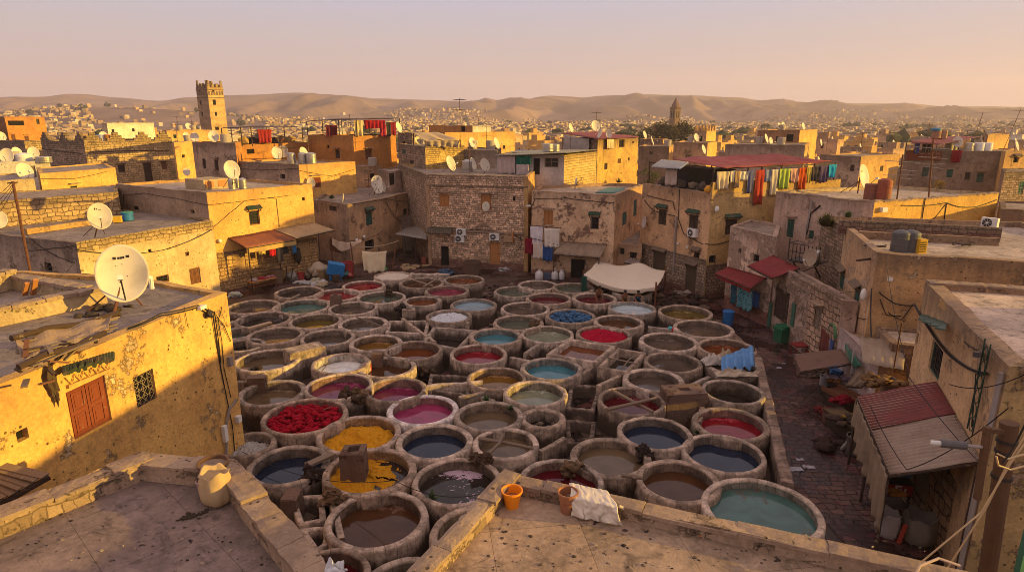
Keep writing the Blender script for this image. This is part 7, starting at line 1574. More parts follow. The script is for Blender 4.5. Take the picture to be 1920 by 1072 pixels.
# ------------------------------------------------------------------ middle distance
def shade(sheet_label, pts, mat, posts, zr, name='pergola'):
    t = thing(name, sheet_label, 'pergola', (pts[0] + pts[2]) / 2); corr('roof_sheet', pts, mat, t, .4, .03, tiltnoise=.08)
    for k in posts:
        p = pts[0].lerp(pts[1], k[0]).lerp(pts[3].lerp(pts[2], k[0]), k[1]); m = MB(); m.tube([V((p.x, p.y, zr)), p - V((0, 0, .03))], .06, 5); m.build('post', WOOD_D, t)
    return t
PQ = [(0, 0), (.33, 0), (.66, 0), (1, 0), (0, 1), (1, 1), (.5, 1)]
RC2 = M_corr((.10, .06, .05), (.06, .04, .03), .5); REDR = M_corr((.20, .03, .025), (.14, .05, .03), .4)
(hN, wN, zrN), zN = chouse('yellow_annex', 'low yellow house with dishes and drums on its roof behind the bright yellow house', 560, 309, 62, 440, 67, 666, 67, {0: GREYP, 1: OCHRE, '*': OCHRE2}, [(0, 530, 331, 9, 9, 'hole'), (1, 593, 342, 17, 19, 'shutter:red', 'slab')], par=.15)
wire_on(hN, wN[1], [(562, 320), (620, 330), (664, 318)], .02); wire_on(hN, wN[0], [(440, 316), (500, 318), (558, 316)], .02)
dish('cream dish, left of the pair on the low yellow house', G(520, 296, zN), AT(519, 287, 68.5), 1.3, -50, 20, brace=False); dish('dull dish behind the cream one on the low yellow house', G(531, 294, zN), AT(530, 284, 71), 1.3, -80, 20, brace=False, mat=M_simple((.4, .32, .25), .6)); dish('third dish near the orange house wall on the low yellow house', G(573, 298, zN), AT(570, 287, 66), 1.2, -30, 20, brace=False)
dish('small round dish on the wall by the red shutter', wN[1].pt(584, 345, .02), wN[1].pt(583, 343, .5), .95, -70, 8, brace=False)
for u, r, l in ((547, .42, 'left steel drum on the low yellow house'), (568, .42, 'middle steel drum on the low yellow house'), (584, .5, 'right white drum on the low yellow house')): tank_cyl(l, G(u, 307, zN - .05), r, 1.0)
(hM, wM, zrM), zM = chouse('orange_house', 'tall orange house with a red cloth under its roof terrace shade', 662, 255, 75, 577, 80, 742, 80.5, ORANGE, [(0, 615, 275, 5, 6, 'hole'), (0, 633, 289, 8, 16, 'shutter:dark', 'slab'), (1, 691, 290, 12, 18, 'shutter:brown', 'slab')], par=.12)
shade('brown roof on thin posts over the orange house terrace', [AT(575, 227, 81), AT(668, 224, 74.5), AT(749, 222, 80.5), AT(640, 222, 88)], RC2, PQ, zrM)
for i, (u0, u1, v, Y, h, c, l) in enumerate([(664, 680, 226, 75, 1.75, (.6, .45, .22), 'cream sheet at the front corner of the orange house terrace'), (682, 722, 225, 76.5, 1.0, (.42, .025, .03), 'big red cloth slung under the brown terrace roof'), (712, 724, 234, 78, 1.4, (.35, .03, .06), 'pinkish red cloth hung low on the orange house terrace'), (724, 732, 229, 79, 1.7, (.03, .03, .03), 'black cloth on the orange house terrace'), (732, 742, 229, 80, 1.6, (.22, .02, .03), 'dark red cloth at the right end of the orange house terrace'), (610, 632, 235, 77, 1.3, (.16, .03, .03), 'dark red cloth in the shade on the orange house terrace')]):
    garment(l, AT(u0, v, Y), AT(u1, v, Y + .4), h, c, 'cloth', seed=i + 120, nar=.95)
(h_, w_, z_), zz = chouse('orange_terrace_house', 'small orange house with a shaded clutter terrace left of the orange house', 447, 272, 72, 430, 76, 577, 80, {1: ORANGE, '*': M_plaster((.42, .2, .07))}, [(1, 470, 284, 14, 9, 'hole')], par=.12)
shade('dark flat roof over the terrace of the small orange house', [AT(415, 240, 73), AT(470, 238, 71.5), AT(566, 238, 80), AT(500, 236, 84)], RC2, PQ, z_)
garment('red cloth under the dark flat terrace roof', AT(482, 243, 74), AT(509, 243, 75), 1.5, (.30, .03, .03), 'cloth', seed=130)
for i in range(7): m = MB(); p = AT(460 + i * 14, 268, 74 + i * .8); m.ico(V((p.x, p.y, z_ + .45)), .55, 1, .8, i, (1.2, .8, 1)); tag(m.build('bundle', M_cloth([(.5, .3, .1), (.12, .08, .06), (.3, .14, .08)][i % 3])), 'shadowy bundle among the clutter on the small orange house terrace', 'bundle', 'clutter on the small orange house terrace')
# fort-like crenellated house
(hO, wO, zO), zz = chouse('crenellated_house', 'stone house with stepped battlements at the left', 157, 266, 75, 76, 80, 322, 83, {0: STONE_D, '*': STONE_Y}, [(1, 228, 316, 13, 14, 'shutter:dark', 'slab'), (1, 308, 311, 10, 13, 'shutter:brown', 'slab'), (1, 278, 324, 15, 36, 'door:dark', 'slab')], par=.3)
for e, us in ((1, (163, 218, 268, 318)), (0, (80, 118, 152))):
    w = wO[e]
    for u in us:
        s = max(1.0, min(w.L - 1.0, w.hit(u, 262)[0])); m = MB(); a = math.atan2(w.t.y, w.t.x)
        for hw, z0_, z1_ in ((1.0, 0, .35), (.65, .35, .7), (.3, .7, 1.05)): m.box(w.P(s, zz + (z0_ + z1_) / 2 - .02, -.2), (hw * 2, .4 - .01 * hw, z1_ - z0_), a)
        m.build('merlon', STONE_Y if e else STONE_D, hO)
wire_on(hO, wO[1], [(160, 286), (230, 283), (318, 282)], .04); wire_on(hO, wO[0], [(78, 279), (155, 288)], .04)
for u, c, l in ((186, (.08, .14, .3), 'blue drum behind the battlements'), (194, (.6, .58, .55), 'white drum behind the battlements'), (205, (.5, .2, .04), 'orange drum behind the battlements')): tank_cyl(l, G(u, 263, zO) if False else AT(u, 268, 80), .45, 1.0, M_simple(c, .5), False)
chouse('orange_house', 'bright orange house at the far left edge with a railing', 8, 219, 118, -40, 122, 83, 124, {0: M_plaster((.30, .13, .05)), '*': ORANGE}, [(1, 30, 231, 30, 9, 'hole'), (1, 71, 228, 6, 10, 'grille:brown'), (1, 25, 258, 8, 12, 'shutter:brown', 'slab'), (1, 50, 260, 8, 10, 'shutter:brown', 'slab')], par=.1, z0=2)
chouse('stone_house', 'stone wall house between orange house and battlements', 45, 265, 84, -30, 88, 77, 87, {0: STONE_D, 1: STONE_Y, '*': STONE_D}, par=.2)
chouse('grey_house', 'grey stained house with two slit windows right of the battlements', 441, 268, 66, 360, 68, 452, 70, {0: GREYP, '*': ORANGE}, [(0, 383, 307, 6, 18, 'shutter:dark'), (0, 406, 310, 7, 20, 'shutter:dark', 'slab')], par=.12)
dish('cream dish on the yellow house right of the battlements', AT(366, 270, 74), AT(365, 257, 74), 1.05, -60, 20, brace=False)
chouse('yellow_house', 'yellow house half shaded between battlements and grey house', 326, 267, 90, 318, 95, 366, 96, OCHRE, [(1, 344, 293, 6, 6, 'hole')], par=.1)
chouse('yellow_house', 'long yellow house in front of the square tower', 312, 245, 112, 304, 118, 396, 121, OCHRE2, [(1, 328, 256, 6, 7, 'glass:green'), (1, 366, 253, 6, 8, 'hole')], par=.1)
chouse('white_house', 'cream white house with tanks on top beyond the battlements', 200, 231, 140, 190, 150, 288, 152, {'*': CREAM, 1: WHITEW}, [(1, 212, 246, 5, 7, 'hole'), (1, 250, 244, 5, 6, 'hole')], par=.15)
dish('round cream dish beside the grey house, above the yellow annex', AT(435, 325, 68) if False else AT(352, 330, 66), AT(350, 322, 66), .8, -60, 20, brace=False)
# left edge houses
zq = 7.4; house('rubble_house', 'rubble stone house at the left edge behind the cream house', [g2(-60, 382, zq), g2(221, 360, zq), g2(221, 346, zq), g2(-60, 366, zq)], zq, {'*': M_stone((.46, .30, .15), (.16, .10, .06), .55, .33, .3)}, par=.05)
(h_, wq, _), zz = chouse('yellow_house', 'half shaded yellow house with a green barred window at the left', 74, 326, 53, 68, 60, 216, 60, {'*': OCHRE}, [(1, 139, 355, 13, 13, 'grille:green', 'slab')], par=.1)
wire_on(h_, wq[1], [(76, 335), (140, 335), (200, 322)], .02)
(h_, wq, _), zz = chouse('cream_house', 'low cream house at the left edge with a green window', -60, 342, 50, -80, 56, 64, 53, {'*': CREAM}, [(1, 36, 368, 9, 9, 'shutter:green', 'slab')], par=.1)
(h_, wq, zr_), zz = chouse('white_house', 'white roof house with two dishes at the left edge', -40, 305, 61, -60, 66, 93, 64, {'*': WHITEW}, [(1, 62, 322, 11, 22, 'door:grey')], par=.1)
dish('white dish at the far left edge on the white roof', AT(8, 303, 63), AT(12, 292, 63), 1.4, -70, 18, brace=False); dish('tilted white dish on the white roof left of the yellow house', AT(44, 338, 54), AT(47, 322, 54), 1.5, -30, 25, brace=False)
tank_cyl('white water drum on the white roof at left', AT(47, 308, 64), .7, 1.0, WHITEP); tank_cyl('grey water tank at the right end of the white roof', AT(83, 305, 64), .7, .6, STEEL, False)
# middle
(hS_, wS_, zr_), zz = chouse('dark_stone_house', 'dark stone house with a sunlit yellow side and canvas tent on its roof', 797, 276, 66, 746, 75, 871, 70, {0: STONE_D, 1: M_stone((.56, .36, .12), (.3, .18, .07), .35, .2, .3), '*': STONE_D}, [(0, 757, 284, 7, 9, 'shutter:green'), (0, 772, 311, 8, 20, 'shutter:dark')], par=.1)
ac_unit('small air conditioner high on the dark stone house', wS_[0].pt(772, 311 - 1, .02) + V((.8, 0, 0)), 230, s=1.0)
chouse('dark_stone_house', 'narrow dark block right of the orange house', 773, 250, 75.5, 746, 77, 785, 78, STONE_D, [(0, 757, 268, 5, 6, 'hole')], par=.1)
t = thing('canvas_tent', 'tan canvas tent on the dark stone house roof', 'tent', AT(815, 275, 68)); drape('canvas', [AT(773, 248, 71), AT(820, 248, 71), AT(864, 262, 67.5), AT(797, 264, 66.5)], M_cloth((.56, .39, .19), .15, None, .15), t, 2, .08, 20, 10); drape('valance', [AT(797, 264, 66.5), AT(862, 262, 67.5), AT(860, 276, 67.8), AT(800, 275, 66.8)], M_cloth((.5, .38, .25), .2), t, 5, .12)
m = MB(); 
for u, v, Y in ((775, 250, 71), (797, 264, 66.5), (863, 262, 67.5)): p = AT(u, v, Y); m.tube([V((p.x, p.y, zr_)), p], .06, 5)
m.build('pole', WOOD_D, t)
(h_, w_, z_), zz = chouse('yellow_house', 'yellow house with a white panel and flat roofed hut in the middle distance', 834, 249, 98, 800, 104, 966, 108, {0: M_plaster((.4, .24, .09)), '*': OCHRE}, [(1, 916, 276, 4, 5, 'hole'), (1, 945, 276, 5, 7, 'shutter:dark')], par=.1)
(h_, w_, z_), zz = chouse('roof_hut', 'dark flat roofed hut with a bright white door panel', 886, 236, 102, 804, 106, 920, 105, {0: ORANGE, '*': WHITEW}, [(0, 868, 242, 8, 10, 'hole')], par=.05, z0=10, cat='hut')
chouse('grey_wall_house', 'grey stone wall house behind the stone house roof', 932, 282, 68, 868, 70, 940, 74, {'*': STONE_D, 0: GREYP}, par=.1)
p0 = AT(862, 290, 60.5); antenna('tall slim antenna mast on the stone house roof', (p0.x, p0.y, zrE), hz(60.5, 184) - zrE, 20, 6, 1.0, None, .1)
dish('cream dish on the stone house roof beside the steel drum', G(848, 322, zrE), AT(846, 306, 59), 1.35, -35, 22); tank_cyl('steel drum on the stone house roof', G(876, 323, zrE), .5, 1.1)
# hut behind the stone house
(hU, wU, zrU), zU = chouse('roof_hut', 'hut with a white window wall and yellow block side behind the stone house', 1058, 291, 59.5, 930, 61, 1119, 66, {0: M_plaster((.55, .47, .42)), 1: BLOCKY, '*': STONE_D}, [(0, 1034, 305, 26, 18, 'glass:grey'), (0, 1006, 312, 12, 30, 'hole')], par=.03, cat='hut')
corr('roof_sheet', [AT(925, 292, 60.3), AT(1062, 287, 58.6), AT(1121, 281, 66), AT(975, 281, 70)], M_corr((.24, .22, .17), (.2, .14, .09), .3), hU, .3, .03)
garment('dark green cloth under the grey roof of the hut', AT(968, 292, 60.2), AT(996, 292, 60.0), .8, (.02, .13, .09), 'cloth', seed=150, nar=1); garment('pinkish sheet hung left of the dark green cloth', AT(932, 292, 60.6), AT(966, 292, 60.3), 1.7, (.5, .38, .34), 'sheet', seed=151, nar=1); garment('pale curtain below the dark green cloth', AT(968, 308, 60.2), AT(992, 308, 60.0), 1.1, (.52, .4, .36), 'curtain', seed=152, nar=1)
tank_cyl('silver water cistern on the grey roof of the hut', AT(1027, 284, 63), .55, .75, STEEL, False); tank_cyl('second silver cistern beside it on the grey roof', AT(1040, 284, 63.5), .5, .7, STEEL, False)
house('brick_wall', 'block wall that climbs behind the peeling house roof', [XY(993, 60.2, 7), XY(1119, 66.2, 7), XY(1119, 66.7, 7), XY(993, 60.8, 7)], hz(62, 322), {'*': M_stone((.42, .28, .16), (.2, .13, .08), .45, .22, .2)}, par=.03, cat='wall')
# tall yellow house with a red roof
(hV, wV, zrV), zV = chouse('tall_yellow_house', 'tall weathered yellow house under a dark red roof', 1121, 262, 67, 1054, 73, 1197, 73, {0: M_plaster((.34, .22, .14), None, .9, .5), '*': M_plaster((.60, .37, .10), (.42, .25, .09), 1.0, .3, (.3, .18, .09))}, [(1, 1136, 312, 6, 12, 'shutter:dark'), (1, 1161, 302, 6, 9, 'shutter:brown'), (1, 1187, 267, 3, 4, 'hole'), (1, 1179, 298, 3, 5, 'hole'), (1, 1166, 268, 10, 16, 'hole')], par=.02)
corr('roof_sheet', [AT(1052, 250, 72.8), AT(1119, 261, 66), AT(1199, 257, 73.2), AT(1120, 247, 82)], REDR, hV, .4, .03, tiltnoise=.08)
for i, (u0, u1, v, Y0, Y1, h, c, l) in enumerate([(1057, 1070, 254, 72.4, 71.2, 1.6, (.42, .34, .29), 'grey curtain, left on the tall yellow house'), (1071, 1105, 256, 71.1, 68.2, 1.5, (.40, .33, .29), 'wide grey curtain on the shaded side of the tall yellow house'), (1138, 1151, 261, 68.0, 69.0, 1.0, (.66, .5, .28), 'cream curtain on the sunlit side of the tall yellow house')]):
    garment(l, AT(u0, v, Y0 - .25), AT(u1, v + (u1 - u0) * .12 * (i < 2), Y1 - .25), h, c, 'curtain', seed=i + 160, nar=1)
dish('white dish at the left corner of the dark red roof', AT(1072, 250, 74), AT(1071, 240, 74), 1.0, -35, 20, brace=False); dish('pale dish, middle of the dark red roof', AT(1124, 262, 68), AT(1124, 251, 68), .9, 200, 20, brace=False); dish('pale dish right of the middle of the dark red roof', AT(1143, 262, 69), AT(1142, 252, 69), .75, -95, 10, brace=False)
antenna('forked antenna on the dark red roof', AT(1117, 250, 74), 2.4, 0, 5, 1.0)
tuft('dry weeds on the foot of the tall yellow house', AT(1160, 343, 68), .7, 50, M_simple((.09, .08, .03)))
# right of it
chouse('grey_house', 'grey house with jars along its roof edge right of the tall yellow house', 1255, 275, 86, 1198, 88, 1263, 92, {0: M_plaster((.30, .2, .135), None, .9, .6), '*': OCHRE2}, [(0, 1221, 287, 7, 6, 'glass:grey')], par=.12)
chouse('yellow_house', 'small sunlit block before the dark trees', 1243, 262, 100, 1200, 104, 1252, 105, {0: STONE_D, '*': OCHRE}, par=.1)
chouse('brown_house', 'brown house edge with a dish left of the red roofed terrace', 1327, 268, 96, 1262, 100, 1345, 102, {0: BROWNP, '*': OCHRE}, par=.1)
dish('cream dish standing left of the red roofed terrace', AT(1322, 292, 80), AT(1320, 280, 80), 1.1, -40, 20, brace=False)
(h_, w_, z_), zz = chouse('crenellated_tower', 'low tower with pointed battlements beside the dark trees', 1325, 246, 140, 1302, 144, 1343, 145, {0: BROWNP, '*': OCHRE}, [(0, 1314, 260, 6, 10, 'hole')], par=.1, cat='tower')
for e in (0, 1):
    for k in range(4):
        w = w_[e]; s = w.L * (.1 + .267 * k); m = MB(); c = w.P(s, zz, -.2); m.box(c + V((0, 0, .3)), (.8, .38, .65), math.atan2(w.t.y, w.t.x)); m.box(c + V((0, 0, .9)), (.35, .36, .6), math.atan2(w.t.y, w.t.x)); m.build('merlon', OCHRE2, h_)
(h_, w_, z_), zz = chouse('brown_house', 'brown house with a bright corner and dishes above the red roofed terrace', 1500, 244, 108, 1421, 112, 1533, 114, {0: M_plaster((.36, .19, .10)), '*': OCHRE}, [(0, 1457, 260, 5, 9, 'shutter:dark'), (0, 1481, 259, 13, 14, 'hole')], par=.1)
for u, Y, l in ((1462, 112, 'first of two dishes on the brown house with the bright corner'), (1507, 110, 'second of two dishes on the brown house with the bright corner')): dish(l, AT(u, 245, Y), AT(u, 237, Y), 1.2, -50, 20, brace=False)
dish('cream dish on a low roof left of the brown house', AT(1447, 276, 90), AT(1446, 265, 90), 1.1, -50, 15, brace=False); dish('small cream dish right of the brown house', AT(1541, 277, 90), AT(1540, 267, 90), .9, -40, 15, brace=False)
antenna('aerial on a pole right of the brown house', AT(1549, 285, 85), 3.2, 10, 5, .9)
chouse('grey_house', 'long grey wall house behind the red corrugated roof', 1510, 272, 82, 1360, 84, 1520, 90, {0: GREYP, '*': OCHRE2}, par=.1)
chouse('yellow_house', 'house with a broad sunlit side right of the washing terrace', 1615, 293, 72, 1538, 75, 1688, 77, {0: GREYP, '*': OCHRE2}, [(0, 1598, 315, 8, 12, 'shutter:dark'), (1, 1653, 316, 6, 10, 'shutter:dark')], par=.1)
# far right
(hW, wW, zrW), zW = chouse('grey_house', 'big grey house with green shutters and a lettered sign at the right', 1889, 284, 78, 1697, 82, 1903, 86, {0: M_plaster((.34, .235, .16), None, .7, .5, (.25, .17, .11)), '*': OCHRE}, [(0, 1735, 322, 12, 17, 'shutter:green'), (0, 1781, 325, 11, 15, 'shutter:green'), (0, 1814, 330, 10, 15, 'shutter:dark'), (0, 1838, 333, 13, 18, 'shutter:green', 'slab')], par=.12)
w = wW[0]; m = MB(); a = math.atan2(w.t.y, w.t.x); c = w.pt(1732, 292, .08); L_ = abs(w.hit(1697, 292)[0] - w.hit(1767, 292)[0]); m.box(c, (L_ * .97, .1, 1.15), a); sg = m.build('sign', M_simple((.20, .055, .025), .7), hW)
m = MB(); r_ = random.Random(8); s0 = w.hit(1730, 292)[0]
for row, zz_ in ((0, .3), (1, -.15)):
    s = s0; 
    for k in range(9):
        p = w.P(s0 + (k - 2) * .27, c.z + zz_, .145); m.tube([p + V((0, 0, r_.uniform(-.1, .1))), p + V((w.t.x * .1, w.t.y * .1, r_.uniform(-.12, .16))), p + V((w.t.x * .22, w.t.y * .22, r_.uniform(-.1, .1)))], .03, 4)
m.build('lettering', M_simple((.62, .45, .3), .7), sg)
shade('dark red roof over the terrace of the big grey house', [AT(1700, 267, 80), AT(1757, 272, 78), AT(1845, 256, 84), AT(1760, 255, 90)], REDR, PQ, zrW)
for i, (u0, u1, v, h, c, l) in enumerate([(1716, 1726, 268, 1.3, (.03, .06, .2), 'blue cloth under the dark red roof at right'), (1730, 1748, 268, 1.2, (.05, .03, .03), 'black cloth under the dark red roof at right'), (1785, 1805, 282, 1.5, (.22, .01, .02), 'dark red cloth hanging over the edge of the big grey house')]): garment(l, AT(u0, v, 79.6 - .1 * i), AT(u1, v, 79.4 - .1 * i), h, c, 'cloth', seed=i + 170)
chouse('yellow_block', 'sunlit plain block on top of the big grey house', 1853, 253, 84, 1842, 88, 1894, 88, {0: BROWNP, '*': OCHRE2}, par=.1, cat='block')
for u, r, c, l in ((1755, .55, (.34, .17, .09), 'brown water barrel with a blue lid on the dark red roof'), (1767, .5, (.36, .2, .11), 'second brown barrel beside it on the dark red roof')): tank_cyl(l, AT(u, 259, 85), r, 1.0, M_simple(c, .7), False)
m = MB(); p = AT(1755, 246, 85); m.lathe([(.0, 0), (.56, 0), (.6, .3), (.2, .42), (0, .42)], p, 14); tag(m.build('basin', M_simple((.03, .16, .28), .5)), 'blue basin upside down on the brown water barrel', 'basin')
for u, l in ((1835, 'left white drum on the edge of the big grey house roof'), (1850, 'middle pale drum on the edge of the big grey house roof'), (1815, 'grey drum on the edge of the big grey house roof')): tank_cyl(l, AT(u, 283, 81), .55, 1.0, STEEL if 'grey drum' in l else WHITEP, False)
dish('white dish on the big grey house beside the red roof', AT(1797, 280, 81), AT(1796, 266, 81), 1.3, 250, 20, brace=False); dish('cream dish near the sunlit plain block', AT(1850, 255, 86), AT(1849, 244, 86), 1.2, -30, 20, brace=False)
antenna('tall aerial above the dark red roof, left of two', AT(1828, 255, 84), 3.0, 5, 4, 1.4, None, .5); antenna('tall aerial at the right edge', AT(1880, 284, 80), 5.0, 5, 5, 1.4, None, 1.2); antenna('small aerial on a short mast beside the big grey house', AT(1738, 262, 90), 2.2, 0, 3, .8)
chouse('stone_house', 'dark rough stone house at the right edge', 1884, 322, 62, 1878, 66, 1990, 64, {'*': STONE_D}, [(1, 1915, 352, 10, 24, 'shutter:green')], par=.1)
chouse('brown_wall_house', 'stained wall end with a bright top at the right edge', 1877, 392, 41.5, 1874, 46, 1990, 40.0, {'*': M_plaster((.34, .21, .12), None, .9, .6)}, par=.1, z0=6)
chouse('yellow_house', 'sunlit house with a red canopy at the right edge behind the stone house', 1886, 285, 74, 1878, 78, 1960, 76, OCHRE2, [(1, 1905, 300, 10, 10, 'hole', 'brown')], par=.1)
# ------------------------------------------------------------------ towers
def rect(cx, cy, s, rz): return [(cx + s / 2 * (i * math.cos(rz) - j * math.sin(rz)), cy + s / 2 * (i * math.sin(rz) + j * math.cos(rz))) for i, j in ((-1, -1), (1, -1), (1, 1), (-1, 1))]
Ym = 170; zt = hz(Ym, 163); zc = hz(Ym, 205); L_, C_, R_ = XY(367, Ym + 1.9, zt), XY(388, Ym, zt), XY(418, Ym + 3.2, zt)
TW_LIT = M_stone((.66, .43, .19), (.5, .32, .14), .5, .3, .1); TW0 = M_stone((.36, .25, .16), (.28, .19, .12), .5, .3, .1)  # sunlit and shaded faces painted in as lighter and darker stone
mn, wmn, zrm = house('minaret', 'tall square stone minaret with battlements on the skyline', [L_, C_, R_, (L_[0] + R_[0] - C_[0], L_[1] + R_[1] - C_[1])], zt, {0: TW0, '*': TW_LIT},
    [(1, 400, 171, 4, 6, 'hole'), (1, 402, 192, 6, 10, 'hole'), (1, 405, 214, 4, 7, 'hole'), (1, 407, 241, 7, 6, 'hole'), (0, 374, 170, 3, 5, 'hole'), (0, 376, 193, 3, 8, 'hole'), (0, 379, 214, 3, 8, 'hole')], par=.2, jit=.3, cat='minaret', step=3)
for e in range(4):
    w = wmn[e]; a = math.atan2(w.t.y, w.t.x)
    for k in range(4): s = .45 + (w.L - .9) * k / 3; m = MB(); hh = 1.0 if k in (0, 3) else 0; m.box(w.P(s, zt + .3, -.22), (.6, .44, .65), a); m.box(w.P(s, zt + .75 + hh * .35, -.22), (.32, .4, .3 + hh * .8), a); m.build('merlon', TW_LIT if e else TW0, mn)
    m = MB()
    for zz_ in (zt - .7, zt - 2.6): m.box(w.P(w.L / 2, zz_, .05), (w.L + .1, .1, .22), a)
    for k in range(6): s = w.L * (k + .5) / 6; m.box(w.P(s, zt - 1.5, .03), (w.L / 10, .06, 1.0), a)
    m.build('frieze', TW0, mn)
Yc = 420; cx = XU(1266, Yc, 18); zt = hz(Yc, 203)
ct_, wct, _ = house('church_tower', 'distant stone bell tower with a pointed spire', rect(cx, Yc, 4.8, .55), zt, M_stone((.22, .14, .09), (.2, .13, .08), .6, .4, .1), [(0, 'm', 1.0, 1.9, zt - 6, zt - 2, 'hole'), (0, 'm', 2.9, 3.8, zt - 6, zt - 2, 'hole'), (3, 'm', 1.0, 1.9, zt - 6, zt - 2, 'hole'), (3, 'm', 2.9, 3.8, zt - 6, zt - 2, 'hole')], par=.1, jit=.3, cat='tower', step=3)
m = MB(); m.lathe([(3.8, zt - .1), (3.8, zt + .5), (2.7, zt + .6), (2.4, zt + 2.0), (.25, hz(Yc, 184)), (0, hz(Yc, 182))], (cx, Yc, 0), 8); m.build('spire', M_simple((.16, .085, .06), .8, .3, 1), ct_); m = MB(); m.tube([(cx, Yc, hz(Yc, 184)), (cx, Yc, hz(Yc, 178))], .1, 5); m.build('finial', IRON, ct_)
# ------------------------------------------------------------------ trees
def tree(label, u, vt, Y, wpx, z0, col, seed=0, name='tree', n=2600):
    zt = hz(Y, vt); x = XU(u, Y, zt); R_ = wpx / 2 / PXM(Y, zt); r_ = random.Random(seed); t = thing(name, label, 'tree', (x, Y, z0)); hgt = zt - z0
    m = MB(); m.tube([(x, Y, z0), (x + .2, Y, z0 + hgt * .4), (x, Y, z0 + hgt * .75)], R_ * .11, 8, r1=R_ * .04)
    tips = []
    for k in range(9):
        a = r_.random() * 6.28; e = V((x + math.cos(a) * R_ * r_.uniform(.3, .8), Y + math.sin(a) * R_ * .7, z0 + hgt * r_.uniform(.5, .92))); m.tube([(x, Y, z0 + hgt * .35), e], R_ * .04, 5, r1=R_ * .015); tips.append(e)
    m.build('trunk', WOOD_D, t); m = MB()
    for k in range(16): a = r_.random() * 6.28; q = R_ * math.sqrt(r_.random()) * .8; tips.append(V((x + q * math.cos(a), Y + q * math.sin(a), z0 + hgt * (.5 + .45 * r_.random() * (1 - (q / R_) ** 2 * .6)))))
    for k in range(n):
        c = r_.choice(tips); p = c + V((r_.gauss(0, 1), r_.gauss(0, 1), r_.gauss(0, .8))) * R_ * .17; s = R_ * r_.uniform(.03, .07); d = V((r_.gauss(0, 1), r_.gauss(0, 1), r_.gauss(0, 1))).normalized(); a = d.orthogonal().normalized(); b = d.cross(a)
        m.face([p - a * s, p - b * s * .5, p + a * s, p + b * s * .6])
    m.build('crown', M_island([sc(col, .6), sc(col, 1.0), sc(col, 1.5), sc(col, .8)], .85), t)
tree('dark rounded tree, left of the pair before the bell tower', 1203, 230, 200, 42, 0, (.035, .045, .018), 1); tree('wide brownish green tree right below the bell tower', 1266, 224, 205, 72, 0, (.065, .055, .02), 2, n=4200); tree('dark slim tree between the other two before the bell tower', 1232, 227, 212, 40, 0, (.04, .045, .018), 3)
tree('green bush between tall yellow house and red roofed house', 1216, 308, 62, 46, 3.0, (.07, .10, .02), 4, 'bush', 1600); tree('small green bush on a roof left of the grey dish', 1290, 272, 92, 18, 6, (.035, .06, .015), 5, 'bush', 700); tree('yellow flowering bush beside the big grey house', 1763, 337, 60, 26, 6, (.30, .18, .02), 6, 'bush', 900)
# ------------------------------------------------------------------ the town beyond
FARM = [OCHRE, OCHRE2, CREAM, BROWNP, TAN, M_plaster((.46, .33, .22)), WHITEW, M_plaster((.36, .25, .17))]
r_ = random.Random(21); protos = []
for k in range(10):
    a, b, h_ = r_.uniform(5, 9), r_.uniform(5, 9), r_.uniform(4.2, 6.6); mt = FARM[k % len(FARM)]
    ops = []
    for e in (0, 1, 3):
        L = a if e != 3 and e != 1 else b
        for j in range(int(L / 2.6)):
            if r_.random() < .7: s = 1.0 + j * 2.4; zz_ = r_.choice([1.2, h_ - 2.2]); ops.append((e, 'm', s, s + .8, zz_, zz_ + 1.1, 'hole'))
    hp_, _, _ = house('town_house', 'flat roofed house of the dense old town below the hills', [(-a / 2, -b / 2), (a / 2, -b / 2), (a / 2, b / 2), (-a / 2, b / 2)], h_, mt, ops, par=.5, jit=1.2, step=2.5, roof=R_PALE if k % 2 else R_EARTH, group='houses of the far old town')
    if k % 2 == 0:
        m = MB(); m.box((a * .2, b * .15, h_ + .6), (a * .35, b * .35, 2.2)); m.build('stair_hut', mt, hp_)
    protos.append([hp_, False, max(a, b)])
placed = []
def put(Y, u, seed):
    z = 0; x = XU(u, Y, z)
    k = r_.randrange(len(protos)); pr = protos[k]
    rz_ = rad(-42 + r_.uniform(-14, 14) + r_.choice([0, 0, 90, 180]))
    if any((x - q[0]) ** 2 + (Y - q[1]) ** 2 < (.5 * (pr[2] + q[2])) ** 2 for q in placed): return False
    placed.append((x, Y, pr[2])); sz = (1, 1, r_.uniform(.8, 1.15) * (.85 if Y < 150 else 1.05))
    if not pr[1]: pr[1] = True; pr[0].location = (x, Y, 0); pr[0].rotation_euler.z = rz_; pr[0].scale = sz
    else: copy_tree(pr[0], (x, Y, 0), rz_, sz)
    return True
n_ = 0; tries = 0
while n_ < 232 and tries < 6000:
    tries += 1; Y = 92 + 270 * r_.random() ** 1.15; u = r_.uniform(-40, 1960)
    if 1150 < u < 1320 and 175 < Y < 225: continue
    if put(Y, u, tries): n_ += 1
for q in protos:
    if not q[1]: bpy.data.objects.remove(q[0])
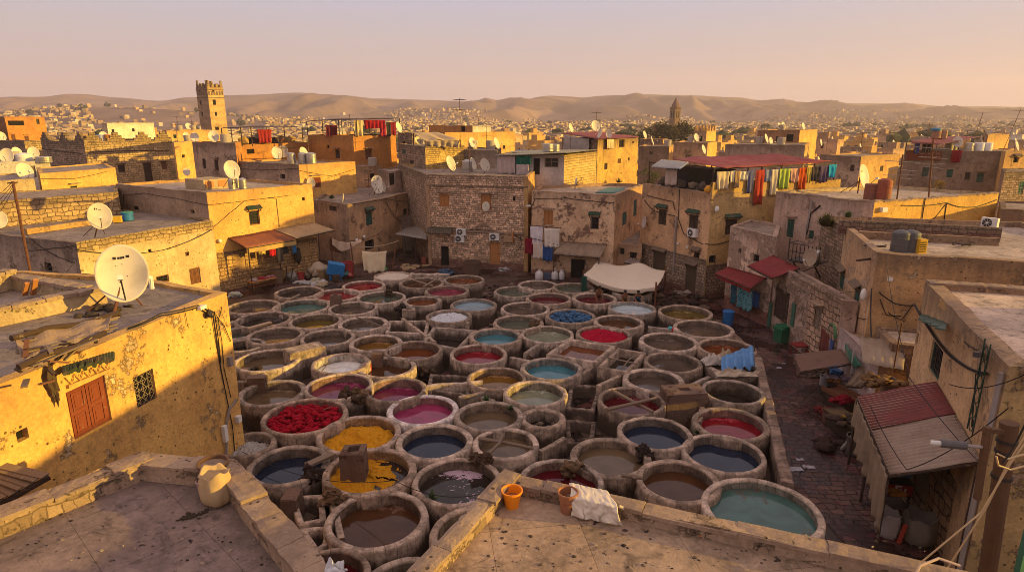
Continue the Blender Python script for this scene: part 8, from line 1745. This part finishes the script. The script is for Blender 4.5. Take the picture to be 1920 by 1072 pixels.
def terr(x, y):
    """ground of the plain, the low left ridge and the hills"""
    u = 960 + F * x / max(y * CP, 1); r = math.hypot(x, y)
    n1 = noise.noise(V((x * .0012, y * .0012, 2))); n2 = noise.noise(V((x * .004, y * .004, 5))); n3 = noise.noise(V((x * .012, y * .012, 8)))
    lift = max(0, min(1, (y - 560) / 1500)); z = 20 * lift ** 1.4 * (1 + .5 * n1 + .35 * n2)
    k = max(0, min(1, (y - 1100) / 1300)); k = k * k * (3 - 2 * k)
    ridge = math.sin(x * .0105 + 3.2 * n1 * 2 + y * .0016); gul = abs(noise.noise(V((x * .0036 + .6 * n1, y * .0014, 4)))) 
    z += k * (1 - k) * 4 * (14 * ridge + 95 * (.4 - 2.0 * gul) + 26 * (.3 - 2 * abs(noise.noise(V((x * .011, y * .003, 14))))) + 14 * n3 + 9 * noise.noise(V((x * .02, y * .008, 3))))
    if y > 700: z += math.exp(-((y - 1000) / 190) ** 2) * 30 * math.exp(-((u - 210) / 260) ** 2) * (1 + .3 * n2)
    return z * (1 - k) + k * z * .35, k
SIL = [(-400, 192), (0, 187), (60, 186), (156, 183), (230, 188), (302, 193), (350, 188), (430, 183), (470, 182), (560, 178), (640, 183), (707, 189), (770, 191), (845, 193), (888, 195), (960, 191), (985, 192), (1030, 183), (1065, 185), (1101, 188), (1150, 185), (1212, 182), (1287, 184), (1370, 188), (1440, 193), (1500, 196), (1546, 198), (1621, 198), (1692, 198), (1767, 203), (1850, 203), (1920, 205), (2400, 210)]
def sil(u):
    for (a, va), (b, vb) in zip(SIL, SIL[1:]):
        if a <= u <= b: t = (u - a) / (b - a); t = t * t * (3 - 2 * t); return va + (vb - va) * t
    return SIL[0][1] if u < 0 else SIL[-1][1]
YC = 2400.0
def ground(x, y):
    z, k = terr(x, y); u = 960 + F * x / (y * CP) if y > 1 else 960
    if y > 1150:
        crest = hz(YC, sil(max(-399, min(2399, u))))
        z = z + crest * k ** 1.6 * (1 if y <= YC else max(0, 1 - (y - YC) / 700)) 
        if abs(y - YC) < 1: z = crest
    return z
m = MB(); YS = [-60, 60, 150, 300, 420] + [480 + 24 * i for i in range(80)] + [YC, 2460, 2560, 2760, 3050]; YS = sorted(set(YS)); NU = 420
vs = []; 
for y in YS:
    for i in range(NU + 1):
        f_ = (i / NU - .5) * 2; x = f_ * (700 + max(y, 0) * 1.05); vs.append(V((x, y, ground(x, y) - .35 if y > 400 else -.35)))
q = NU + 1; m.mesh(vs, [(j * q + i, j * q + i + 1, (j + 1) * q + i + 1, (j + 1) * q + i) for j in range(len(YS) - 1) for i in range(NU)])
n = NT('dry_hills'); co = n.coord(); a = n.noise(co, .005, 9, .66); b = n.noise(co, .022, 8, .72); cc = n.mix(n.ramp(a, .36, .62), (.11, .07, .055), (.29, .185, .135)); cc = n.mix(n.ramp(b, .46, .6, 0, .8), cc, (.10, .07, .05)); vo = n.new('ShaderNodeTexVoronoi'); n.link(co, vo.inputs['Vector']); vo.inputs['Scale'].default_value = .011; cc = n.mix(.45, cc, n.mix(vo.outputs['Color'], (.09, .06, .045), (.34, .23, .165)))
tag(m.build('ground', n.out(cc, .95, None, .1), smooth=True, org=(0, 0, 0)), 'dry brown plain and rolling hills behind the town', 'ground', kind='structure')
# dense far town and hillside quarters: thousands of cubes nobody could count
m = MB(); r_ = random.Random(5)
def cube(x, y, z, a, b, h_, rz_):
    c, s = math.cos(rz_), math.sin(rz_); P = [V((x + c * i * a / 2 - s * j * b / 2, y + s * i * a / 2 + c * j * b / 2, z)) for i, j in ((-1, -1), (1, -1), (1, 1), (-1, 1))]
    Q = [p + V((0, 0, h_)) for p in P]; m.mesh(P + Q, [(0, 1, 5, 4), (1, 2, 6, 5), (2, 3, 7, 6), (3, 0, 4, 7), (4, 5, 6, 7)])
for k in range(13000):
    Y = 330 + 900 * r_.random() ** 1.25; u = r_.uniform(-60, 1980); x = XU(u, Y, 0)
    if 175 < u < 500 and Y > 620 and r_.random() < .93: continue
    if Y < 372 and any(abs(x - q[0]) < 9 and abs(Y - q[1]) < 9 for q in placed): continue
    cube(x, Y, ground(x, Y) - 3, r_.uniform(2.6, 6.5), r_.uniform(2.6, 6.5), 3 + r_.uniform(1.8, 5), rad(-42 + r_.uniform(-20, 20)))
cnt = 0
def pjv(x, y, z): z -= H; return 536 - F * (y * SP + z * CP) / (y * CP - z * SP)
while cnt < 7000:
    Y = r_.uniform(900, 1900); u = r_.uniform(-60, 1980); x = XU(u, Y, 0); nn = noise.noise(V((x * .004, Y * .003, 11))); gz = ground(x, Y); vv = pjv(x, Y, gz)
    if vv < 203 + 6 * nn or nn < -.05 + (228 - vv) * .016 + (.25 if u < 480 and vv < 222 and not u < 170 else 0): continue
    cube(x, Y, gz - 3, r_.uniform(2.5, 6.5), r_.uniform(2.5, 6.5), 3 + r_.uniform(1.5, 5), rad(-42 + r_.uniform(-30, 30))); cnt += 1
tag(m.build('far_town', M_island([(.44, .29, .17), (.30, .20, .13), (.5, .36, .2), (.24, .17, .12), (.58, .48, .36), (.34, .23, .15), (.2, .14, .1), (.4, .28, .18)]), org=(0, 300, 0)), 'pale hazy mass of houses spreading to the foot of the hills', 'town', kind='stuff')
for u, hpx in ((974, 7), (1075, 7), (1494, 7), (1546, 8), (1638, 7), (1684, 6), (1699, 6), (1812, 7)):
    m = MB(); v = sil(u); p = AT(u, v + 1, YC - 5); m.tube([p, p + V((0, 0, hpx / PXM(YC)))], .5, 5, r1=.25); m.tube([p + V((-2, 0, hpx / PXM(YC) * .8)), p + V((2, 0, hpx / PXM(YC) * .8))], .3, 4); tag(m.build('pylon', PIPE), 'tiny mast on the crest of the far hills', 'mast', 'masts along the hill crest')
# rooftop clutter of the old town, dark trees among the far houses
dp = dish('small pale satellite dish on a roof of the far old town', (0, 0, 0), (.1, -.1, .75), 1.2, -45, 20, 'satellite dishes scattered over the far roofs', brace=False)
tp_ = tank_cyl('small water drum on a roof of the far old town', (0, 0, 0), .5, .95, M_simple((.36, .29, .23), .6, .3), False, group='water drums scattered over the far roofs')
an = antenna('thin aerial on a roof of the far old town', (0, 0, 0), 2.6, 20, 4, .9, 'aerials scattered over the far roofs'); used = [False, False, False]
for (x, Y, s_) in placed[:150] + [(o.location.x, o.location.y, 0) for o in HOUSES.values() if o.name in bpy.data.objects and 60 < o.location.y < 130 and o.get('category') == 'house']:
    for kk, pr in ((0, dp), (1, tp_), (2, an)):
        for rep in range(2 if s_ == 0 else 1):
         if r_.random() < ((.62, .45, .3)[kk] if s_ else (.45, .3, .5)[kk]) and Y < 300:
             ob = [o for o in bpy.data.objects if o.get('category') == 'house' and abs(o.location.x - x) < .01 and abs(o.location.y - Y) < .01]
             if not ob: continue
             zz = max((V(c) for ch in ob[0].children if ch.name.startswith('roof') for c in ch.bound_box), key=lambda c: c.z).z * ob[0].scale.z; p = (x + r_.uniform(-1.6, 1.6), Y + r_.uniform(-1.6, 1.6), zz)
             if used[kk]: copy_tree(pr, p, r_.uniform(-.5, .5))
             else: pr.location = p; used[kk] = True
m = MB()
for k in range(170):
    Y = r_.uniform(250, 1250); u = r_.uniform(-40, 1960); x = XU(u, Y, 0); s_ = r_.uniform(1.5, 4.2); z0 = ground(x, Y) if Y > 400 else 0
    for j in range(3): m.ico((x + r_.uniform(-s_, s_), Y, z0 + s_ * 1.2), s_ * r_.uniform(.7, 1.1), 1, .9, k + j, (1, 1, .9))
tag(m.build('far_trees', M_island([(.03, .035, .015), (.055, .055, .02), (.04, .045, .018)]), org=(0, 300, 0)), 'dark specks of trees scattered between the far houses', 'trees', kind='stuff')
m = MB(); q_ = random.Random(3); cnt = 0
while cnt < 1500:
    x, y = q_.uniform(-14, 15), q_.uniform(15, 50)
    if x > 9 + (y - 20) * .26 or any((x - b[1].x) ** 2 + (y - b[1].y) ** 2 < (b[2] + .05) ** 2 for b in VATS): continue
    cnt += 1; m.ico((x, y, q_.uniform(0, .12)), q_.choice([.06, .09, .14, .2, .3]) * q_.uniform(.7, 1.4), 1, 1.1, cnt, (1.2, 1, .7))
tag(m.build('rubble', M_island([(.10, .065, .045), (.06, .035, .025), (.16, .11, .08), (.03, .02, .015), (.09, .03, .025)]), org=(0, 30, 0)), 'stones, mud clods and hide scraps littering the gaps between the basins', 'rubble', kind='stuff')
# ------------------------------------------------------------------ ground of the yard and lane
n = NT('yard_mud'); co = n.coord(); a = n.noise(co, .7, 7, .65); b = n.noise(co, 6, 8, .72); cc = n.mix(n.ramp(a, .35, .65), (.022, .013, .01), (.09, .052, .036)); cc = n.mix(n.ramp(b, .5, .7, 0, .6), cc, (.03, .018, .013))
m = MB(); m.face([(-28, 4, 0), (17, 4, 0), (17, 60, 0), (-28, 78, 0)]); tag(m.build('courtyard_floor', n.out(cc, n.ramp(a, .4, .6, .35, .95), n.bump(n.math('ADD', a, b), .6, .06), .4)), 'dark muddy floor between the dye basins', 'floor', kind='structure')
n = NT('lane_cobbles'); co = n.coord(); uv = n.coord('UV'); c_, f_ = stone_nodes(n, uv, (.125, .064, .05), (.02, .01, .008), .5, .3, .35); a = n.noise(co, .5, 6, .65); b = n.noise(co, 9, 8, .7)
cc = n.mix(1.0, c_, n.math('ADD', .5, b), 'MULTIPLY'); wet = n.ramp(a, .42, .53); cc = n.mix(n.math('MULTIPLY', wet, .85), cc, (.02, .006, .006))
cc = n.mix(n.ramp(n.noise(co, 1.4, 5, .6), .55, .62, 0, .55), cc, (.11, .02, .022))
LM = n.out(cc, n.ramp(a, .42, .53, .85, .22), n.bump(n.math('SUBTRACT', b, n.math('MULTIPLY', f_, 1.5)), .7, .04), .4)
pl = [G(1604, 1040, .03), G(1478, 900, .03), G(1440, 720, .03), G(1415, 660, .03), G(1330, 590, .03), G(1250, 545, .03), G(900, 512, .03), G(620, 520, .03), G(440, 560, .03)]
pr = [G(1830, 1060, .03), G(1700, 905, .03), G(1640, 745, .03), G(1560, 655, .03), G(1430, 575, .03), G(1345, 535, .03), G(1000, 490, .03), G(600, 480, .03), G(380, 540, .03)]
m = MB(); d_ = 0
for i in range(len(pl) - 1):
    L = ((pl[i + 1] + pr[i + 1]) / 2 - (pl[i] + pr[i]) / 2).length; k = max(1, int(L / 1.2))
    for j in range(k):
        a0, a1 = pl[i].lerp(pl[i + 1], j / k), pl[i].lerp(pl[i + 1], (j + 1) / k); b0, b1 = pr[i].lerp(pr[i + 1], j / k), pr[i].lerp(pr[i + 1], (j + 1) / k)
        e0, e1 = d_ + L * j / k, d_ + L * (j + 1) / k; m.face([a0, b0, b1, a1], [(0, e0), ((b0 - a0).length, e0), ((b1 - a1).length, e1), (0, e1)])
    d_ += L
tag(m.build('lane', LM), 'cobbled lane stained dark red with dye water', 'lane', kind='structure')
# ------------------------------------------------------------------ haze, sky, sun, camera
m = MB(); m.box((0, 1425, 95), (6800, 3350, 194)); hzo = m.build('haze', None)
hm = bpy.data.materials.new('haze'); hm.use_nodes = True; nt = hm.node_tree
for x in list(nt.nodes): nt.nodes.remove(x)
o_ = nt.nodes.new('ShaderNodeOutputMaterial'); vnode = nt.nodes.new('ShaderNodeVolumePrincipled'); nt.links.new(vnode.outputs[0], o_.inputs['Volume'])
vnode.inputs['Color'].default_value = (.90, .79, .86, 1); vnode.inputs['Density'].default_value = HAZE; vnode.inputs['Anisotropy'].default_value = .25
hzo.data.materials.clear(); hzo.data.materials.append(hm); hzo.display_type = 'WIRE'; tag(hzo, 'warm evening haze over the town and hills', 'haze', kind='stuff')
W_ = bpy.data.worlds.new('World'); SC.world = W_; W_.use_nodes = True; nt = W_.node_tree; bg = nt.nodes['Background']
sky = nt.nodes.new('ShaderNodeTexSky'); sky.sky_type = 'NISHITA'; sky.sun_disc = False; sky.sun_elevation = rad(SUN_EL); sky.sun_rotation = rad(90 - SUN_AZ); sky.dust_density = 4; sky.air_density = 1.2; sky.ozone_density = 1
tc = nt.nodes.new('ShaderNodeTexCoord'); sx = nt.nodes.new('ShaderNodeSeparateXYZ'); nt.links.new(tc.outputs['Generated'], sx.inputs[0])
cr = nt.nodes.new('ShaderNodeValToRGB'); nt.links.new(sx.outputs[2], cr.inputs[0]); e = cr.color_ramp.elements
e[0].position = 0.0; e[0].color = (*SKY[0], 1); e[1].position = 1.0; e[1].color = (*SKY[3], 1)
for p_, c_ in ((.06, SKY[1]), (.115, SKY[2]), (.175, SKY[4])): x = e.new(p_); x.color = (*c_, 1)
mx = nt.nodes.new('ShaderNodeMix'); mx.data_type = 'RGBA'; mx.inputs[0].default_value = .92
nt.links.new(sky.outputs[0], mx.inputs[6]); nt.links.new(cr.outputs[0], mx.inputs[7]); nt.links.new(mx.outputs[2], bg.inputs[0]); bg.inputs[1].default_value = .071
sd = bpy.data.lights.new('sun', 'SUN'); sd.energy = SUN_E; sd.angle = rad(.6); sd.color = SUN_C; so = bpy.data.objects.new('sun', sd); COL.objects.link(so)
dsun = V((math.cos(rad(SUN_AZ)) * math.cos(rad(SUN_EL)), math.sin(rad(SUN_AZ)) * math.cos(rad(SUN_EL)), math.sin(rad(SUN_EL))))
so.rotation_euler = dsun.to_track_quat('Z', 'Y').to_euler(); so.location = (60, 20, 60)
cd = bpy.data.cameras.new('camera'); cam = bpy.data.objects.new('camera', cd); COL.objects.link(cam); cam.location = (0, 0, H); cam.rotation_euler = (math.pi / 2 - PITCH, 0, 0)
cd.sensor_width = 36; cd.lens = F / 1920 * 36; cd.clip_end = 9000; cd.clip_start = .1; SC.camera = cam
vs_ = SC.view_settings; vs_.view_transform = 'Standard'; vs_.look = 'None'; vs_.gamma = 1; vs_.exposure = EXPO; vs_.use_curve_mapping = False
SC.render.engine = 'CYCLES'; SC.cycles.use_denoising = True; SC.cycles.denoising_prefilter = 'ACCURATE'; SC.cycles.filter_width = .9; SC.cycles.max_bounces = 6; SC.cycles.volume_bounces = 1; SC.cycles.caustics_reflective = False; SC.cycles.caustics_refractive = False
